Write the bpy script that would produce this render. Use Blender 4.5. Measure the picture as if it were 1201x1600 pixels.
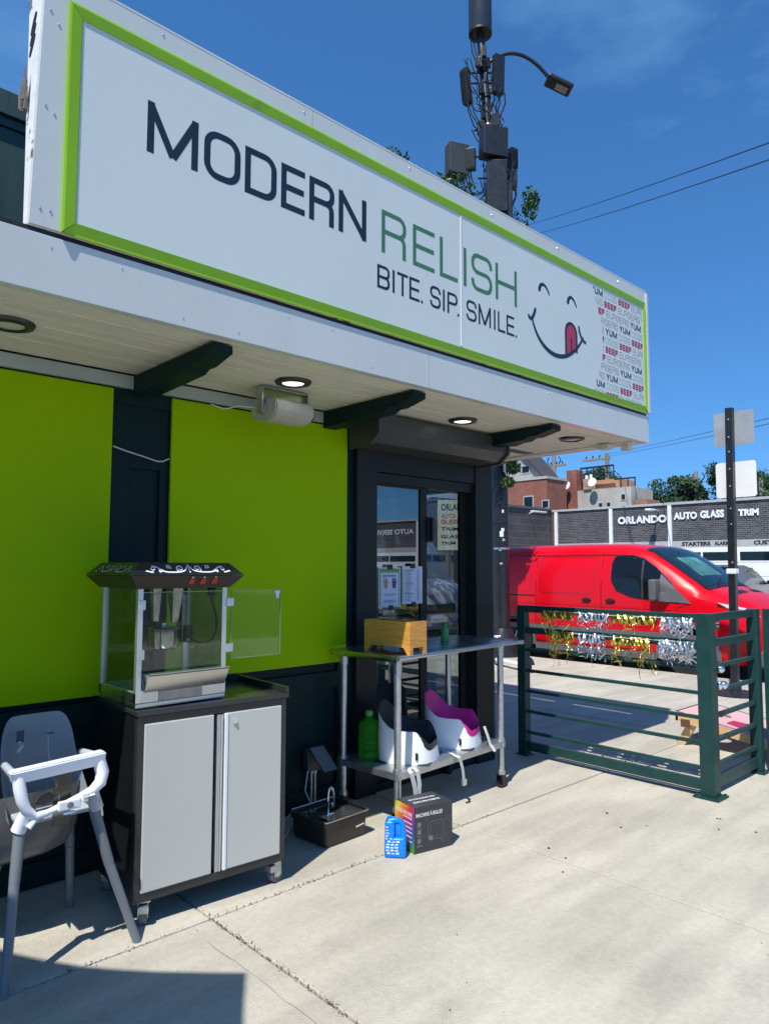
import bpy, bmesh, math, random
from mathutils import Vector, Matrix, noise
R = math.radians
random.seed(11)
S = bpy.context.scene
for o in list(bpy.data.objects): bpy.data.objects.remove(o)
COL = S.collection

# ------------------------------------------------------------------ camera, sky, sun, exposure
yaw, pit, rol = R(46.9), R(4.33), R(0.16)
f = Vector((math.cos(yaw)*math.cos(pit), math.sin(yaw)*math.cos(pit), math.sin(pit)))
r = Vector((math.sin(yaw), -math.cos(yaw), 0)); u = r.cross(f)
r2 = math.cos(rol)*r + math.sin(rol)*u; u2 = -math.sin(rol)*r + math.cos(rol)*u
cam = bpy.data.objects.new('camera', bpy.data.cameras.new('camera')); COL.objects.link(cam)
cam.matrix_world = Matrix(((r2.x, u2.x, -f.x, 0), (r2.y, u2.y, -f.y, 0), (r2.z, u2.z, -f.z, 1.45), (0, 0, 0, 1)))
cam.data.sensor_fit = 'VERTICAL'; cam.data.sensor_height = 36; cam.data.lens = 36*1113.6/1600
cam.data.clip_start = 0.05; cam.data.clip_end = 3000
S.camera = cam
S.render.resolution_x = 768; S.render.resolution_y = 1024

SUNDIR = Vector((0.55, 0.235, -1.0)).normalized()          # the way the light travels
elev = math.asin(-SUNDIR.z); azs = math.atan2(-SUNDIR.y, -SUNDIR.x)
W = bpy.data.worlds.new('World'); S.world = W; W.use_nodes = True
nt = W.node_tree; nt.nodes.clear()
sky = nt.nodes.new('ShaderNodeTexSky'); sky.sky_type = 'NISHITA'; sky.sun_disc = False
sky.sun_elevation = elev; sky.sun_rotation = math.pi/2 - azs
sky.air_density = 1.0; sky.dust_density = 0.05; sky.ozone_density = 3.0; sky.altitude = 200
tc = nt.nodes.new('ShaderNodeTexCoord')
mp = nt.nodes.new('ShaderNodeMapping'); mp.inputs['Scale'].default_value = (1.0, 2.2, 5.0); mp.inputs['Rotation'].default_value = (0.3, 0.5, 0.4)
ns = nt.nodes.new('ShaderNodeTexNoise'); ns.inputs['Scale'].default_value = 1.7; ns.inputs['Detail'].default_value = 7; ns.inputs['Roughness'].default_value = 0.55
cr = nt.nodes.new('ShaderNodeValToRGB'); cr.color_ramp.elements[0].position = 0.56; cr.color_ramp.elements[1].position = 0.9
cr.color_ramp.elements[1].color = (0.36, 0.36, 0.36, 1)
mx = nt.nodes.new('ShaderNodeMixRGB'); mx.blend_type = 'MIX'; mx.inputs[2].default_value = (5.5, 7.2, 9.0, 1)
hs = nt.nodes.new('ShaderNodeHueSaturation'); hs.inputs['Saturation'].default_value = 1.14; hs.inputs['Value'].default_value = 1.28
tn = nt.nodes.new('ShaderNodeMixRGB'); tn.blend_type = 'MULTIPLY'; tn.inputs[0].default_value = 1; tn.inputs[2].default_value = (0.65, 1.0, 1.20, 1)
bg = nt.nodes.new('ShaderNodeBackground'); bg.inputs['Strength'].default_value = 0.10
wo = nt.nodes.new('ShaderNodeOutputWorld')
L = nt.links.new
# the haze-white band right at the horizon is hidden by roofs in the photo: start a few degrees above it
sx = nt.nodes.new('ShaderNodeSeparateXYZ'); cx_ = nt.nodes.new('ShaderNodeCombineXYZ'); mz = nt.nodes.new('ShaderNodeMath'); mz.operation = 'MULTIPLY_ADD'; mz.inputs[1].default_value = 0.9; mz.inputs[2].default_value = 0.13
ab = nt.nodes.new('ShaderNodeMath'); ab.operation = 'MAXIMUM'; ab.inputs[1].default_value = 0.0; nv = nt.nodes.new('ShaderNodeVectorMath'); nv.operation = 'NORMALIZE'
L(tc.outputs['Generated'], sx.inputs[0]); L(sx.outputs[0], cx_.inputs[0]); L(sx.outputs[1], cx_.inputs[1]); L(sx.outputs[2], ab.inputs[0]); L(ab.outputs[0], mz.inputs[0]); L(mz.outputs[0], cx_.inputs[2]); L(cx_.outputs[0], nv.inputs[0]); L(nv.outputs[0], sky.inputs['Vector'])
L(tc.outputs['Generated'], mp.inputs['Vector']); L(mp.outputs[0], ns.inputs['Vector']); L(ns.outputs[0], cr.inputs[0])
L(cr.outputs[0], mx.inputs[0]); L(sky.outputs[0], hs.inputs['Color']); L(hs.outputs[0], mx.inputs[1]); L(mx.outputs[0], tn.inputs[1]); L(tn.outputs[0], bg.inputs[0]); L(bg.outputs[0], wo.inputs[0])
sd = bpy.data.lights.new('sun', 'SUN'); sd.energy = 5.0; sd.angle = R(0.53); sd.color = (1.0, 0.955, 0.87)
so = bpy.data.objects.new('sun', sd); COL.objects.link(so); so.rotation_euler = SUNDIR.to_track_quat('-Z', 'Y').to_euler()
S.view_settings.view_transform = 'Standard'; S.view_settings.look = 'None'
S.view_settings.exposure = 0.25; S.view_settings.gamma = 1.0; S.view_settings.use_curve_mapping = False

# ------------------------------------------------------------------ materials
MATS = {}
def mat(name, col, rough=0.6, metal=0.0, var=0.08, scale=6.0, bump=0.0, bscale=60.0, spec=0.5, coat=0.0, stretch=(1, 1, 1), dirt=None, emit=0.0, rnd=0.0, objc=False):
    if name in MATS: return MATS[name]
    m = bpy.data.materials.new(name); m.use_nodes = True; N = m.node_tree; b = N.nodes['Principled BSDF']
    l = N.links.new
    b.inputs['Roughness'].default_value = rough; b.inputs['Metallic'].default_value = metal
    b.inputs['Specular IOR Level'].default_value = spec; b.inputs['Coat Weight'].default_value = coat
    g = N.nodes.new('ShaderNodeNewGeometry'); tcn = N.nodes.new('ShaderNodeTexCoord')
    mpn = N.nodes.new('ShaderNodeMapping'); mpn.inputs['Scale'].default_value = stretch
    l(tcn.outputs['Object'] if objc else g.outputs['Position'], mpn.inputs[0])
    n1 = N.nodes.new('ShaderNodeTexNoise'); n1.inputs['Scale'].default_value = scale; n1.inputs['Detail'].default_value = 6; n1.inputs['Roughness'].default_value = 0.6
    l(mpn.outputs[0], n1.inputs['Vector'])
    mr = N.nodes.new('ShaderNodeMapRange'); mr.inputs[1].default_value = 0.3; mr.inputs[2].default_value = 0.7
    mr.inputs[3].default_value = 1-var; mr.inputs[4].default_value = 1+var; l(n1.outputs[0], mr.inputs[0])
    vm = N.nodes.new('ShaderNodeVectorMath'); vm.operation = 'SCALE'; vm.inputs[0].default_value = col[:3]
    l(mr.outputs[0], vm.inputs['Scale']); out = vm.outputs[0]
    if rnd:
        oi = N.nodes.new('ShaderNodeObjectInfo'); m2 = N.nodes.new('ShaderNodeMapRange'); m2.inputs[3].default_value = 1-rnd; m2.inputs[4].default_value = 1+rnd
        l(oi.outputs['Random'], m2.inputs[0]); v2 = N.nodes.new('ShaderNodeVectorMath'); v2.operation = 'SCALE'; l(out, v2.inputs[0]); l(m2.outputs[0], v2.inputs['Scale']); out = v2.outputs[0]
    if dirt:
        n2 = N.nodes.new('ShaderNodeTexNoise'); n2.inputs['Scale'].default_value = dirt[1]; n2.inputs['Detail'].default_value = 9; n2.inputs['Roughness'].default_value = 0.7
        l(mpn.outputs[0], n2.inputs['Vector'])
        c2 = N.nodes.new('ShaderNodeMapRange'); c2.inputs[1].default_value = dirt[2]; c2.inputs[2].default_value = dirt[2]+dirt[4] if len(dirt) > 4 else dirt[2]+0.12
        c2.inputs[4].default_value = dirt[3]; l(n2.outputs[0], c2.inputs[0])
        mm = N.nodes.new('ShaderNodeMixRGB'); l(c2.outputs[0], mm.inputs[0]); l(out, mm.inputs[1]); mm.inputs[2].default_value = (*dirt[0], 1); out = mm.outputs[0]
    l(out, b.inputs['Base Color'])
    rr = N.nodes.new('ShaderNodeMapRange'); rr.inputs[1].default_value = 0.3; rr.inputs[2].default_value = 0.7
    rr.inputs[3].default_value = max(0.02, rough*0.85); rr.inputs[4].default_value = min(1, rough*1.15); l(n1.outputs[0], rr.inputs[0]); l(rr.outputs[0], b.inputs['Roughness'])
    if bump:
        n3 = N.nodes.new('ShaderNodeTexNoise'); n3.inputs['Scale'].default_value = bscale; n3.inputs['Detail'].default_value = 4
        l(mpn.outputs[0], n3.inputs['Vector']); bp = N.nodes.new('ShaderNodeBump'); bp.inputs['Strength'].default_value = bump; bp.inputs['Distance'].default_value = 0.01
        l(n3.outputs[0], bp.inputs['Height']); l(bp.outputs[0], b.inputs['Normal'])
    if emit:
        b.inputs['Emission Color'].default_value = (*col[:3], 1); b.inputs['Emission Strength'].default_value = emit
    MATS[name] = m; return m
def glassmat(name, tint, refl, rough=0.0, blend=0.5):
    m = bpy.data.materials.new(name); m.use_nodes = True; N = m.node_tree; N.nodes.clear(); l = N.links.new
    t = N.nodes.new('ShaderNodeBsdfTransparent'); t.inputs[0].default_value = (*tint, 1)
    g = N.nodes.new('ShaderNodeBsdfGlossy'); g.inputs['Roughness'].default_value = rough
    fr = N.nodes.new('ShaderNodeLayerWeight'); fr.inputs['Blend'].default_value = blend
    mr = N.nodes.new('ShaderNodeMapRange'); mr.inputs[3].default_value = refl; mr.inputs[4].default_value = min(1, refl+0.7); l(fr.outputs['Fresnel'], mr.inputs[0])
    ms = N.nodes.new('ShaderNodeMixShader'); o = N.nodes.new('ShaderNodeOutputMaterial')
    l(mr.outputs[0], ms.inputs[0]); l(t.outputs[0], ms.inputs[1]); l(g.outputs[0], ms.inputs[2]); l(ms.outputs[0], o.inputs[0])
    MATS[name] = m; return m
def brickmat(name, c1, c2, mort, sc, bw=0.5, rh=0.25, axis='YZ', bump=0.4, msize=0.02):
    m = bpy.data.materials.new(name); m.use_nodes = True; N = m.node_tree; b = N.nodes['Principled BSDF']; l = N.links.new
    g = N.nodes.new('ShaderNodeNewGeometry'); sp = N.nodes.new('ShaderNodeSeparateXYZ'); cb = N.nodes.new('ShaderNodeCombineXYZ')
    l(g.outputs['Position'], sp.inputs[0]); l(sp.outputs[axis[0]], cb.inputs[0]); l(sp.outputs[axis[1]], cb.inputs[1])
    t = N.nodes.new('ShaderNodeTexBrick'); t.inputs['Color1'].default_value = (*c1, 1); t.inputs['Color2'].default_value = (*c2, 1); t.inputs['Mortar'].default_value = (*mort, 1)
    t.inputs['Scale'].default_value = sc; t.inputs['Brick Width'].default_value = bw; t.inputs['Row Height'].default_value = rh; t.inputs['Mortar Size'].default_value = msize; t.inputs['Bias'].default_value = -0.1
    l(cb.outputs[0], t.inputs['Vector'])
    n = N.nodes.new('ShaderNodeTexNoise'); n.inputs['Scale'].default_value = 1.3; n.inputs['Detail'].default_value = 8; l(g.outputs['Position'], n.inputs['Vector'])
    mr = N.nodes.new('ShaderNodeMapRange'); mr.inputs[3].default_value = 0.65; mr.inputs[4].default_value = 1.35; l(n.outputs[0], mr.inputs[0])
    v = N.nodes.new('ShaderNodeVectorMath'); v.operation = 'SCALE'; l(t.outputs[0], v.inputs[0]); l(mr.outputs[0], v.inputs['Scale']); l(v.outputs[0], b.inputs['Base Color'])
    bp = N.nodes.new('ShaderNodeBump'); bp.inputs['Strength'].default_value = bump; bp.inputs['Distance'].default_value = 0.02; bp.invert = True; l(t.outputs[1], bp.inputs['Height']); l(bp.outputs[0], b.inputs['Normal'])
    b.inputs['Roughness'].default_value = 0.85; MATS[name] = m; return m

concrete = mat('concrete', (0.435, 0.405, 0.337), 0.85, var=0.14, scale=1.1, bump=0.5, bscale=140, dirt=((0.27, 0.25, 0.21), 3.1, 0.58, 0.45, 0.16), rnd=0.05)
def upgrade_concrete(m):                                    # small dark specks and fine mottling on top of the broad tone
    N = m.node_tree; l = N.links.new; b = N.nodes['Principled BSDF']; src = b.inputs['Base Color'].links[0].from_socket
    g = N.nodes.new('ShaderNodeNewGeometry')
    v = N.nodes.new('ShaderNodeTexVoronoi'); v.inputs['Scale'].default_value = 7.0; v.inputs['Randomness'].default_value = 1.0; l(g.outputs['Position'], v.inputs['Vector'])
    c = N.nodes.new('ShaderNodeMapRange'); c.inputs[1].default_value = 0.028; c.inputs[2].default_value = 0.045; c.inputs[3].default_value = 0.75; c.inputs[4].default_value = 0.0; l(v.outputs['Distance'], c.inputs[0])
    nn = N.nodes.new('ShaderNodeTexNoise'); nn.inputs['Scale'].default_value = 1.1; l(g.outputs['Position'], nn.inputs['Vector'])
    c3 = N.nodes.new('ShaderNodeMapRange'); c3.inputs[1].default_value = 0.5; c3.inputs[2].default_value = 0.6; l(nn.outputs[0], c3.inputs[0])
    mu = N.nodes.new('ShaderNodeMath'); mu.operation = 'MULTIPLY'; l(c.outputs[0], mu.inputs[0]); l(c3.outputs[0], mu.inputs[1])
    mm = N.nodes.new('ShaderNodeMixRGB'); l(mu.outputs[0], mm.inputs[0]); l(src, mm.inputs[1]); mm.inputs[2].default_value = (0.05, 0.045, 0.04, 1)
    n4 = N.nodes.new('ShaderNodeTexNoise'); n4.inputs['Scale'].default_value = 34; n4.inputs['Detail'].default_value = 8; n4.inputs['Roughness'].default_value = 0.75; l(g.outputs['Position'], n4.inputs['Vector'])
    mr = N.nodes.new('ShaderNodeMapRange'); mr.inputs[1].default_value = 0.25; mr.inputs[2].default_value = 0.75; mr.inputs[3].default_value = 0.84; mr.inputs[4].default_value = 1.14; l(n4.outputs[0], mr.inputs[0])
    # long faint trowel / wear streaks
    mp_ = N.nodes.new('ShaderNodeMapping'); mp_.inputs['Scale'].default_value = (0.5, 3.0, 1); mp_.inputs['Rotation'].default_value = (0, 0, 0.35); l(g.outputs['Position'], mp_.inputs[0])
    n5 = N.nodes.new('ShaderNodeTexNoise'); n5.inputs['Scale'].default_value = 2.2; n5.inputs['Detail'].default_value = 5; l(mp_.outputs[0], n5.inputs['Vector'])
    m5 = N.nodes.new('ShaderNodeMapRange'); m5.inputs[1].default_value = 0.35; m5.inputs[2].default_value = 0.68; m5.inputs[3].default_value = 0.88; m5.inputs[4].default_value = 1.08; l(n5.outputs[0], m5.inputs[0])
    mt = N.nodes.new('ShaderNodeMath'); mt.operation = 'MULTIPLY'; l(mr.outputs[0], mt.inputs[0]); l(m5.outputs[0], mt.inputs[1])
    vs = N.nodes.new('ShaderNodeVectorMath'); vs.operation = 'SCALE'; l(mm.outputs[0], vs.inputs[0]); l(mt.outputs[0], vs.inputs['Scale']); l(vs.outputs[0], b.inputs['Base Color'])
upgrade_concrete(concrete)
jointm = mat('joint_dirt', (0.10, 0.085, 0.065), 0.95, var=0.4, scale=30, bump=0.5)
asphalt = mat('asphalt', (0.055, 0.055, 0.057), 0.9, var=0.2, scale=2, bump=0.6, bscale=120, dirt=((0.09, 0.09, 0.088), 0.7, 0.55, 0.5))
lotm = mat('lot_concrete', (0.30, 0.28, 0.25), 0.9, var=0.12, scale=0.6, bump=0.3)
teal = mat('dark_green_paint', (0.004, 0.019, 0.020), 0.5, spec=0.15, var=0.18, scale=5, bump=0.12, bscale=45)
tealf = mat('dark_green_fence_paint', (0.013, 0.050, 0.047), 0.42, spec=0.25, var=0.15, scale=8, bump=0.08, bscale=70, dirt=((0.15, 0.17, 0.16), 26, 0.70, 0.7, 0.05))
tealb = mat('dark_green_board', (0.020, 0.062, 0.055), 0.6, var=0.15, scale=5, bump=0.15, stretch=(6, 1, 0.5))
lime = mat('lime_panel', (0.275, 0.46, 0.0), 0.55, var=0.04, scale=1.2, spec=0.08, dirt=((0.16, 0.27, 0.01), 1.4, 0.58, 0.35, 0.3))
limef = mat('lime_frame', (0.25, 0.48, 0.008), 0.35, var=0.05, scale=3, dirt=((0.12, 0.22, 0.02), 4, 0.62, 0.5))
white = mat('white_metal_sheet', (0.53, 0.565, 0.56), 0.28, var=0.035, scale=2.2, dirt=((0.44, 0.475, 0.475), 2.6, 0.58, 0.5, 0.2), stretch=(1, 1, 0.35), bump=0.05, bscale=6)
signw = mat('sign_face', (0.575, 0.635, 0.62), 0.30, var=0.02, scale=1.2)
whitep = mat('peeling_white_paint', (0.80, 0.80, 0.78), 0.55, var=0.04, scale=6, dirt=((0.13, 0.115, 0.10), 7.5, 0.60, 0.95, 0.02), bump=0.3, bscale=20)
soff = mat('soffit_boards', (0.64, 0.61, 0.54), 0.6, var=0.10, scale=5, stretch=(0.5, 6, 1), bump=0.2, bscale=12, rnd=0.04)
frieze = mat('frieze_paint', (0.34, 0.40, 0.385), 0.6, var=0.06)
black = mat('black_plastic', (0.012, 0.012, 0.014), 0.45, var=0.15)
blackm = mat('black_metal', (0.016, 0.018, 0.022), 0.35, var=0.2, scale=10)
darkframe = mat('dark_bronze_frame', (0.018, 0.020, 0.020), 0.4, var=0.1, spec=0.2)
shut = mat('shutter_box_metal', (0.045, 0.048, 0.050), 0.35, metal=0.0, var=0.03)
steel = mat('stainless_steel', (0.55, 0.56, 0.56), 0.28, metal=1.0, var=0.08, scale=3, stretch=(1, 8, 8))
galv = mat('galvanised_steel', (0.50, 0.52, 0.53), 0.38, metal=0.9, var=0.14, scale=30)
kettlem = mat('kettle_metal', (0.28, 0.28, 0.28), 0.16, metal=1.0, var=0.35, scale=25)
chrome = mat('chrome', (0.8, 0.8, 0.8), 0.08, metal=1.0, var=0.02)
alu = mat('aluminium', (0.62, 0.64, 0.65), 0.35, metal=0.85, var=0.05)
navy = mat('sign_navy_vinyl', (0.012, 0.022, 0.035), 0.35, var=0.03)
sgreen = mat('sign_green_vinyl', (0.055, 0.175, 0.085), 0.35, var=0.03)
crimson = mat('sign_crimson_vinyl', (0.36, 0.008, 0.06), 0.4, var=0.03)
tongue = mat('sign_tongue_vinyl', (0.42, 0.03, 0.075), 0.4, var=0.03)
mauve = mat('sign_mauve_vinyl', (0.33, 0.27, 0.30), 0.4, var=0.03)
greyteal = mat('sign_greyteal_vinyl', (0.27, 0.40, 0.39), 0.4, var=0.03)
lampw = mat('lamp_glow', (1.0, 0.98, 0.86), 0.4, emit=2.2, var=0.0)
lampoff = mat('lamp_lens_unlit', (0.5, 0.5, 0.46), 0.4)
cartd = mat('cart_charcoal', (0.026, 0.025, 0.026), 0.38, var=0.08, dirt=((0.07, 0.07, 0.07), 15, 0.66, 0.4))
cartg = mat('cart_grey_door', (0.53, 0.52, 0.46), 0.38, var=0.02, scale=2)
plastw = mat('white_plastic', (0.78, 0.79, 0.80), 0.35, var=0.02)
hcgrey = mat('highchair_blue_grey', (0.40, 0.46, 0.52), 0.45, var=0.04)
hcleg = mat('highchair_leg_grey', (0.16, 0.175, 0.185), 0.4, var=0.04)
wood = mat('planter_wood', (0.60, 0.28, 0.055), 0.45, var=0.30, scale=9, stretch=(0.7, 0.7, 9), bump=0.15, bscale=9, coat=0.2)
rwood = mat('raw_wood', (0.62, 0.42, 0.20), 0.6, var=0.2, scale=8)
orangep = mat('brown_paint', (0.12, 0.06, 0.04), 0.6)
vanred = mat('van_red_paint', (0.62, 0.0005, 0.008), 0.32, var=0.03, scale=2, coat=0.25, spec=0.3)
vangrey = mat('van_grey_cladding', (0.10, 0.105, 0.11), 0.6)
tyre = mat('tyre_rubber', (0.022, 0.022, 0.022), 0.85, var=0.2)
rim = mat('wheel_rim', (0.38, 0.39, 0.40), 0.35, metal=0.7)
carglass = mat('dark_car_glass', (0.006, 0.008, 0.010), 0.05, spec=0.45, var=0.0)
shieldg = mat('windshield_glass', (0.05, 0.12, 0.15), 0.05, spec=0.9, coat=0.6, var=0.3, scale=3)
chrlight = mat('headlight_lens', (0.5, 0.52, 0.54), 0.12, spec=0.8)
pink = mat('booster_magenta', (0.62, 0.012, 0.24), 0.55, var=0.04)
boostblk = mat('booster_black_pad', (0.010, 0.014, 0.022), 0.5, var=0.1)
bluej = mat('blue_jug', (0.0, 0.20, 0.72), 0.3, var=0.04)
webbing = mat('grey_webbing', (0.48, 0.48, 0.46), 0.7, var=0.08, scale=40)
boxd = mat('dark_carton', (0.035, 0.036, 0.042), 0.45, var=0.08)
printw = mat('white_print', (0.78, 0.78, 0.78), 0.5, var=0.02)
printg = mat('grey_print', (0.16, 0.16, 0.17), 0.5, var=0.05)
foilg = mat('gold_foil', (0.83, 0.62, 0.12), 0.16, metal=1.0, var=0.1, bump=0.8, bscale=60)
foils = mat('silver_foil', (0.86, 0.87, 0.88), 0.13, metal=1.0, var=0.06, bump=0.8, bscale=60)
leafm = mat('leaf_green', (0.045, 0.105, 0.018), 0.55, var=0.45, scale=2.5)
leafd = mat('leaf_dark_green', (0.030, 0.070, 0.022), 0.6, var=0.45, scale=0.8)
bark = mat('bark', (0.09, 0.07, 0.05), 0.9, var=0.3, scale=8, stretch=(1, 1, 0.2), bump=0.6)
polewood = mat('pole_wood', (0.28, 0.23, 0.18), 0.85, var=0.2, stretch=(1, 1, 0.1))
interior = mat('interior_dark', (0.012, 0.012, 0.013), 0.8, spec=0.1)
paper = mat('paper', (0.55, 0.58, 0.70), 0.6, var=0.02)
papergreen = mat('paper_green', (0.13, 0.30, 0.10), 0.6)
papertxt = mat('paper_ink', (0.10, 0.11, 0.16), 0.6)
garagew = mat('garage_white', (0.78, 0.79, 0.78), 0.55, var=0.03)
bandm = mat('sign_band_grey', (0.42, 0.42, 0.42), 0.6)
brickd = brickmat('dark_painted_brick', (0.030, 0.030, 0.034), (0.085, 0.083, 0.09), (0.19, 0.19, 0.20), 2.6, 0.5, 0.19, 'YZ', msize=0.022)
brickdx = brickmat('dark_painted_brick_side', (0.065, 0.06, 0.062), (0.08, 0.075, 0.078), (0.115, 0.11, 0.11), 1.0, 0.8, 0.30, 'XZ', msize=0.014)
brickr = brickmat('red_brick', (0.30, 0.085, 0.05), (0.22, 0.065, 0.04), (0.30, 0.22, 0.18), 3.0, 0.5, 0.2, 'YZ')
brickrx = brickmat('red_brick_side', (0.30, 0.085, 0.05), (0.22, 0.065, 0.04), (0.30, 0.22, 0.18), 3.0, 0.5, 0.2, 'XZ')
G_left = glassmat('reflective_window_glass', (0.30, 0.34, 0.36), 0.22, 0.0, 0.3)
G_right = glassmat('tinted_window_glass', (0.62, 0.66, 0.68), 0.03, 0.0, 0.15)
G_side = glassmat('side_window_glass', (0.88, 0.9, 0.9), 0.02, 0.0, 0.15)
G_clear = glassmat('clear_acrylic', (0.93, 0.96, 0.95), 0.035, 0.02, 0.2)
G_edge = mat('acrylic_edge', (0.22, 0.32, 0.18), 0.2)
G_shield = glassmat('van_windshield', (0.55, 0.75, 0.72), 0.14, 0.0, 0.25)
def greenglass():
    m = mat('green_bottle_plastic', (0.10, 0.55, 0.04), 0.12); b = m.node_tree.nodes['Principled BSDF']; b.inputs['Transmission Weight'].default_value = 0.75; b.inputs['IOR'].default_value = 1.2; return m
greenb = greenglass()
smoke = glassmat('smoked_tray_plastic', (0.42, 0.42, 0.40), 0.05, 0.15, 0.2)

# ------------------------------------------------------------------ mesh helpers
def place(name, me, m, parent=None, label=None, kind=None, smooth=None):
    o = bpy.data.objects.new(name, me); COL.objects.link(o)
    if m is not None:
        me.materials.clear(); me.materials.append(m)
    if parent is not None: o.parent = parent
    if label: o['label'] = label
    if kind: o['kind'] = kind
    return o
def wloc(p):
    v = Vector((0, 0, 0))
    while p is not None: v += p.location; p = p.parent
    return v
class G:
    def __init__(s): s.b = bmesh.new()
    def box(s, x0, x1, y0, y1, z0, z1, bev=0.0, M=None, seg=2):
        t = bmesh.new(); bmesh.ops.create_cube(t, size=1)
        for v in t.verts: v.co = Vector(((x0+x1)/2+v.co.x*(x1-x0), (y0+y1)/2+v.co.y*(y1-y0), (z0+z1)/2+v.co.z*(z1-z0)))
        if bev: bmesh.ops.bevel(t, geom=t.edges[:], offset=bev, segments=seg, affect='EDGES', profile=0.6, clamp_overlap=True)
        return s.add(t, M)
    def add(s, t, M=None):
        if M is not None: bmesh.ops.transform(t, matrix=M, verts=t.verts)
        me = bpy.data.meshes.new('tmp'); t.to_mesh(me); t.free(); s.b.from_mesh(me); bpy.data.meshes.remove(me); return s
    def tube(s, pts, rad, seg=10, cap=True, flat=None):
        pts = [Vector(p) for p in pts]; n = len(pts); b = s.b
        rr = rad if isinstance(rad, (list, tuple)) else [rad]*n
        prev = None; rings = []
        for i in range(n):
            d = (pts[min(i+1, n-1)]-pts[max(i-1, 0)]).normalized()
            if prev is None:
                a = Vector((0, 0, 1)) if abs(d.z) < 0.9 else Vector((1, 0, 0)); nx = d.cross(a).normalized()
            else: nx = (prev - d*prev.dot(d)).normalized()
            prev = nx; ny = d.cross(nx)
            k = flat if flat else 1.0
            rings.append([b.verts.new(pts[i] + nx*math.cos(2*math.pi*j/seg)*rr[i] + ny*math.sin(2*math.pi*j/seg)*rr[i]*k) for j in range(seg)])
        for i in range(n-1):
            for j in range(seg):
                b.faces.new((rings[i][j], rings[i][(j+1) % seg], rings[i+1][(j+1) % seg], rings[i+1][j]))
        if cap:
            b.faces.new(rings[0][::-1]); b.faces.new(rings[-1])
        return s
    def cyl(s, p0, p1, r0, r1=None, seg=20): return s.tube([p0, p1], [r0, r0 if r1 is None else r1], seg)
    def lathe(s, prof, c=(0, 0, 0), seg=24, M=None):
        t = bmesh.new(); rings = []
        for (rad, z) in prof:
            rings.append([t.verts.new((c[0]+math.cos(2*math.pi*j/seg)*max(rad, 1e-4), c[1]+math.sin(2*math.pi*j/seg)*max(rad, 1e-4), c[2]+z)) for j in range(seg)])
        for i in range(len(rings)-1):
            for j in range(seg): t.faces.new((rings[i][j], rings[i][(j+1) % seg], rings[i+1][(j+1) % seg], rings[i+1][j]))
        t.faces.new(rings[0][::-1]); t.faces.new(rings[-1])
        return s.add(t, M)
    def prism(s, pts, fn, a, bb):            # polygon in 2-D, extruded; fn(u, v, w) -> point
        b = s.b; A = [b.verts.new(fn(p[0], p[1], a)) for p in pts]; B = [b.verts.new(fn(p[0], p[1], bb)) for p in pts]
        b.faces.new(A); b.faces.new(B[::-1]); n = len(pts)
        for i in range(n): b.faces.new((A[i], B[i], B[(i+1) % n], A[(i+1) % n]))
        return s
    def hull(s, A, B):                       # two equal rings joined
        b = s.b; A = [b.verts.new(p) for p in A]; B = [b.verts.new(p) for p in B]; n = len(A)
        b.faces.new(A[::-1]); b.faces.new(B)
        for i in range(n): b.faces.new((A[i], A[(i+1) % n], B[(i+1) % n], B[i]))
        return s
    def quad(s, *p): s.b.faces.new([s.b.verts.new(q) for q in p]); return s
    def out(s, name, m, parent=None, smooth=False, label=None, kind=None, local=False, merge=False):
        if merge: bmesh.ops.remove_doubles(s.b, verts=s.b.verts, dist=1e-5)
        bmesh.ops.recalc_face_normals(s.b, faces=s.b.faces)
        if parent is not None and not local:
            w = wloc(parent)
            for v in s.b.verts: v.co -= w
        me = bpy.data.meshes.new(name); s.b.to_mesh(me); s.b.free()
        if smooth:
            for p in me.polygons: p.use_smooth = True
            try: me.set_sharp_from_angle(angle=R(38))
            except Exception: pass
        return place(name, me, m, parent, label, kind)
def thing(name, label, cat, loc=(0, 0, 0), group=None, rz=0):
    o = bpy.data.objects.new(name, None); COL.objects.link(o); o.location = loc; o.rotation_euler.z = rz
    o.empty_display_size = 0.1; o['label'] = label; o['category'] = cat
    if group: o['group'] = group
    return o
def tag(o, label, cat, group=None):
    o['label'] = label; o['category'] = cat
    if group: o['group'] = group
    return o
def copy_tree(o, parent=None):
    c = o.copy(); COL.objects.link(c); c.parent = parent
    for ch in list(o.children): copy_tree(ch, c)
    return c
def pts_arc(cx, cy, rx, ry, a0, a1, n): return [(cx+rx*math.cos(R(a0+(a1-a0)*i/n)), cy+ry*math.sin(R(a0+(a1-a0)*i/n))) for i in range(n+1)]
def ribbon(g, pts, w, fn, a, b, closed=False):      # stroke of width w along 2-D points with mitred joints
    g.strokes = getattr(g, 'strokes', 0)+1; a -= 0.00012*g.strokes        # every stroke a hair above the one before
    P = [Vector(p) for p in pts]; n = len(P); Lf = []; Rt = []
    for i in range(n):
        if closed: p0, p1, p2 = P[i-1], P[i], P[(i+1) % n]
        else: p0, p1, p2 = P[max(i-1, 0)], P[i], P[min(i+1, n-1)]
        d1 = (p1-p0); d2 = (p2-p1)
        if d1.length < 1e-9: d1 = d2
        if d2.length < 1e-9: d2 = d1
        d1 = d1.normalized(); d2 = d2.normalized(); n1 = Vector((-d1.y, d1.x)); n2 = Vector((-d2.y, d2.x)); m = (n1+n2)
        m = m.normalized() if m.length > 1e-6 else n1
        k = (w[i] if isinstance(w, list) else w)/2/max(0.35, m.dot(n1)); Lf.append(p1+m*k); Rt.append(p1-m*k)
    rng = range(n if closed else n-1)
    for i in rng:
        j = (i+1) % n
        q = [Lf[i], Lf[j], Rt[j], Rt[i]]
        A = [g.b.verts.new(fn(p.x, p.y, a)) for p in q]; g.b.faces.new(A)
    return g
FONTCACHE = {}
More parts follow.
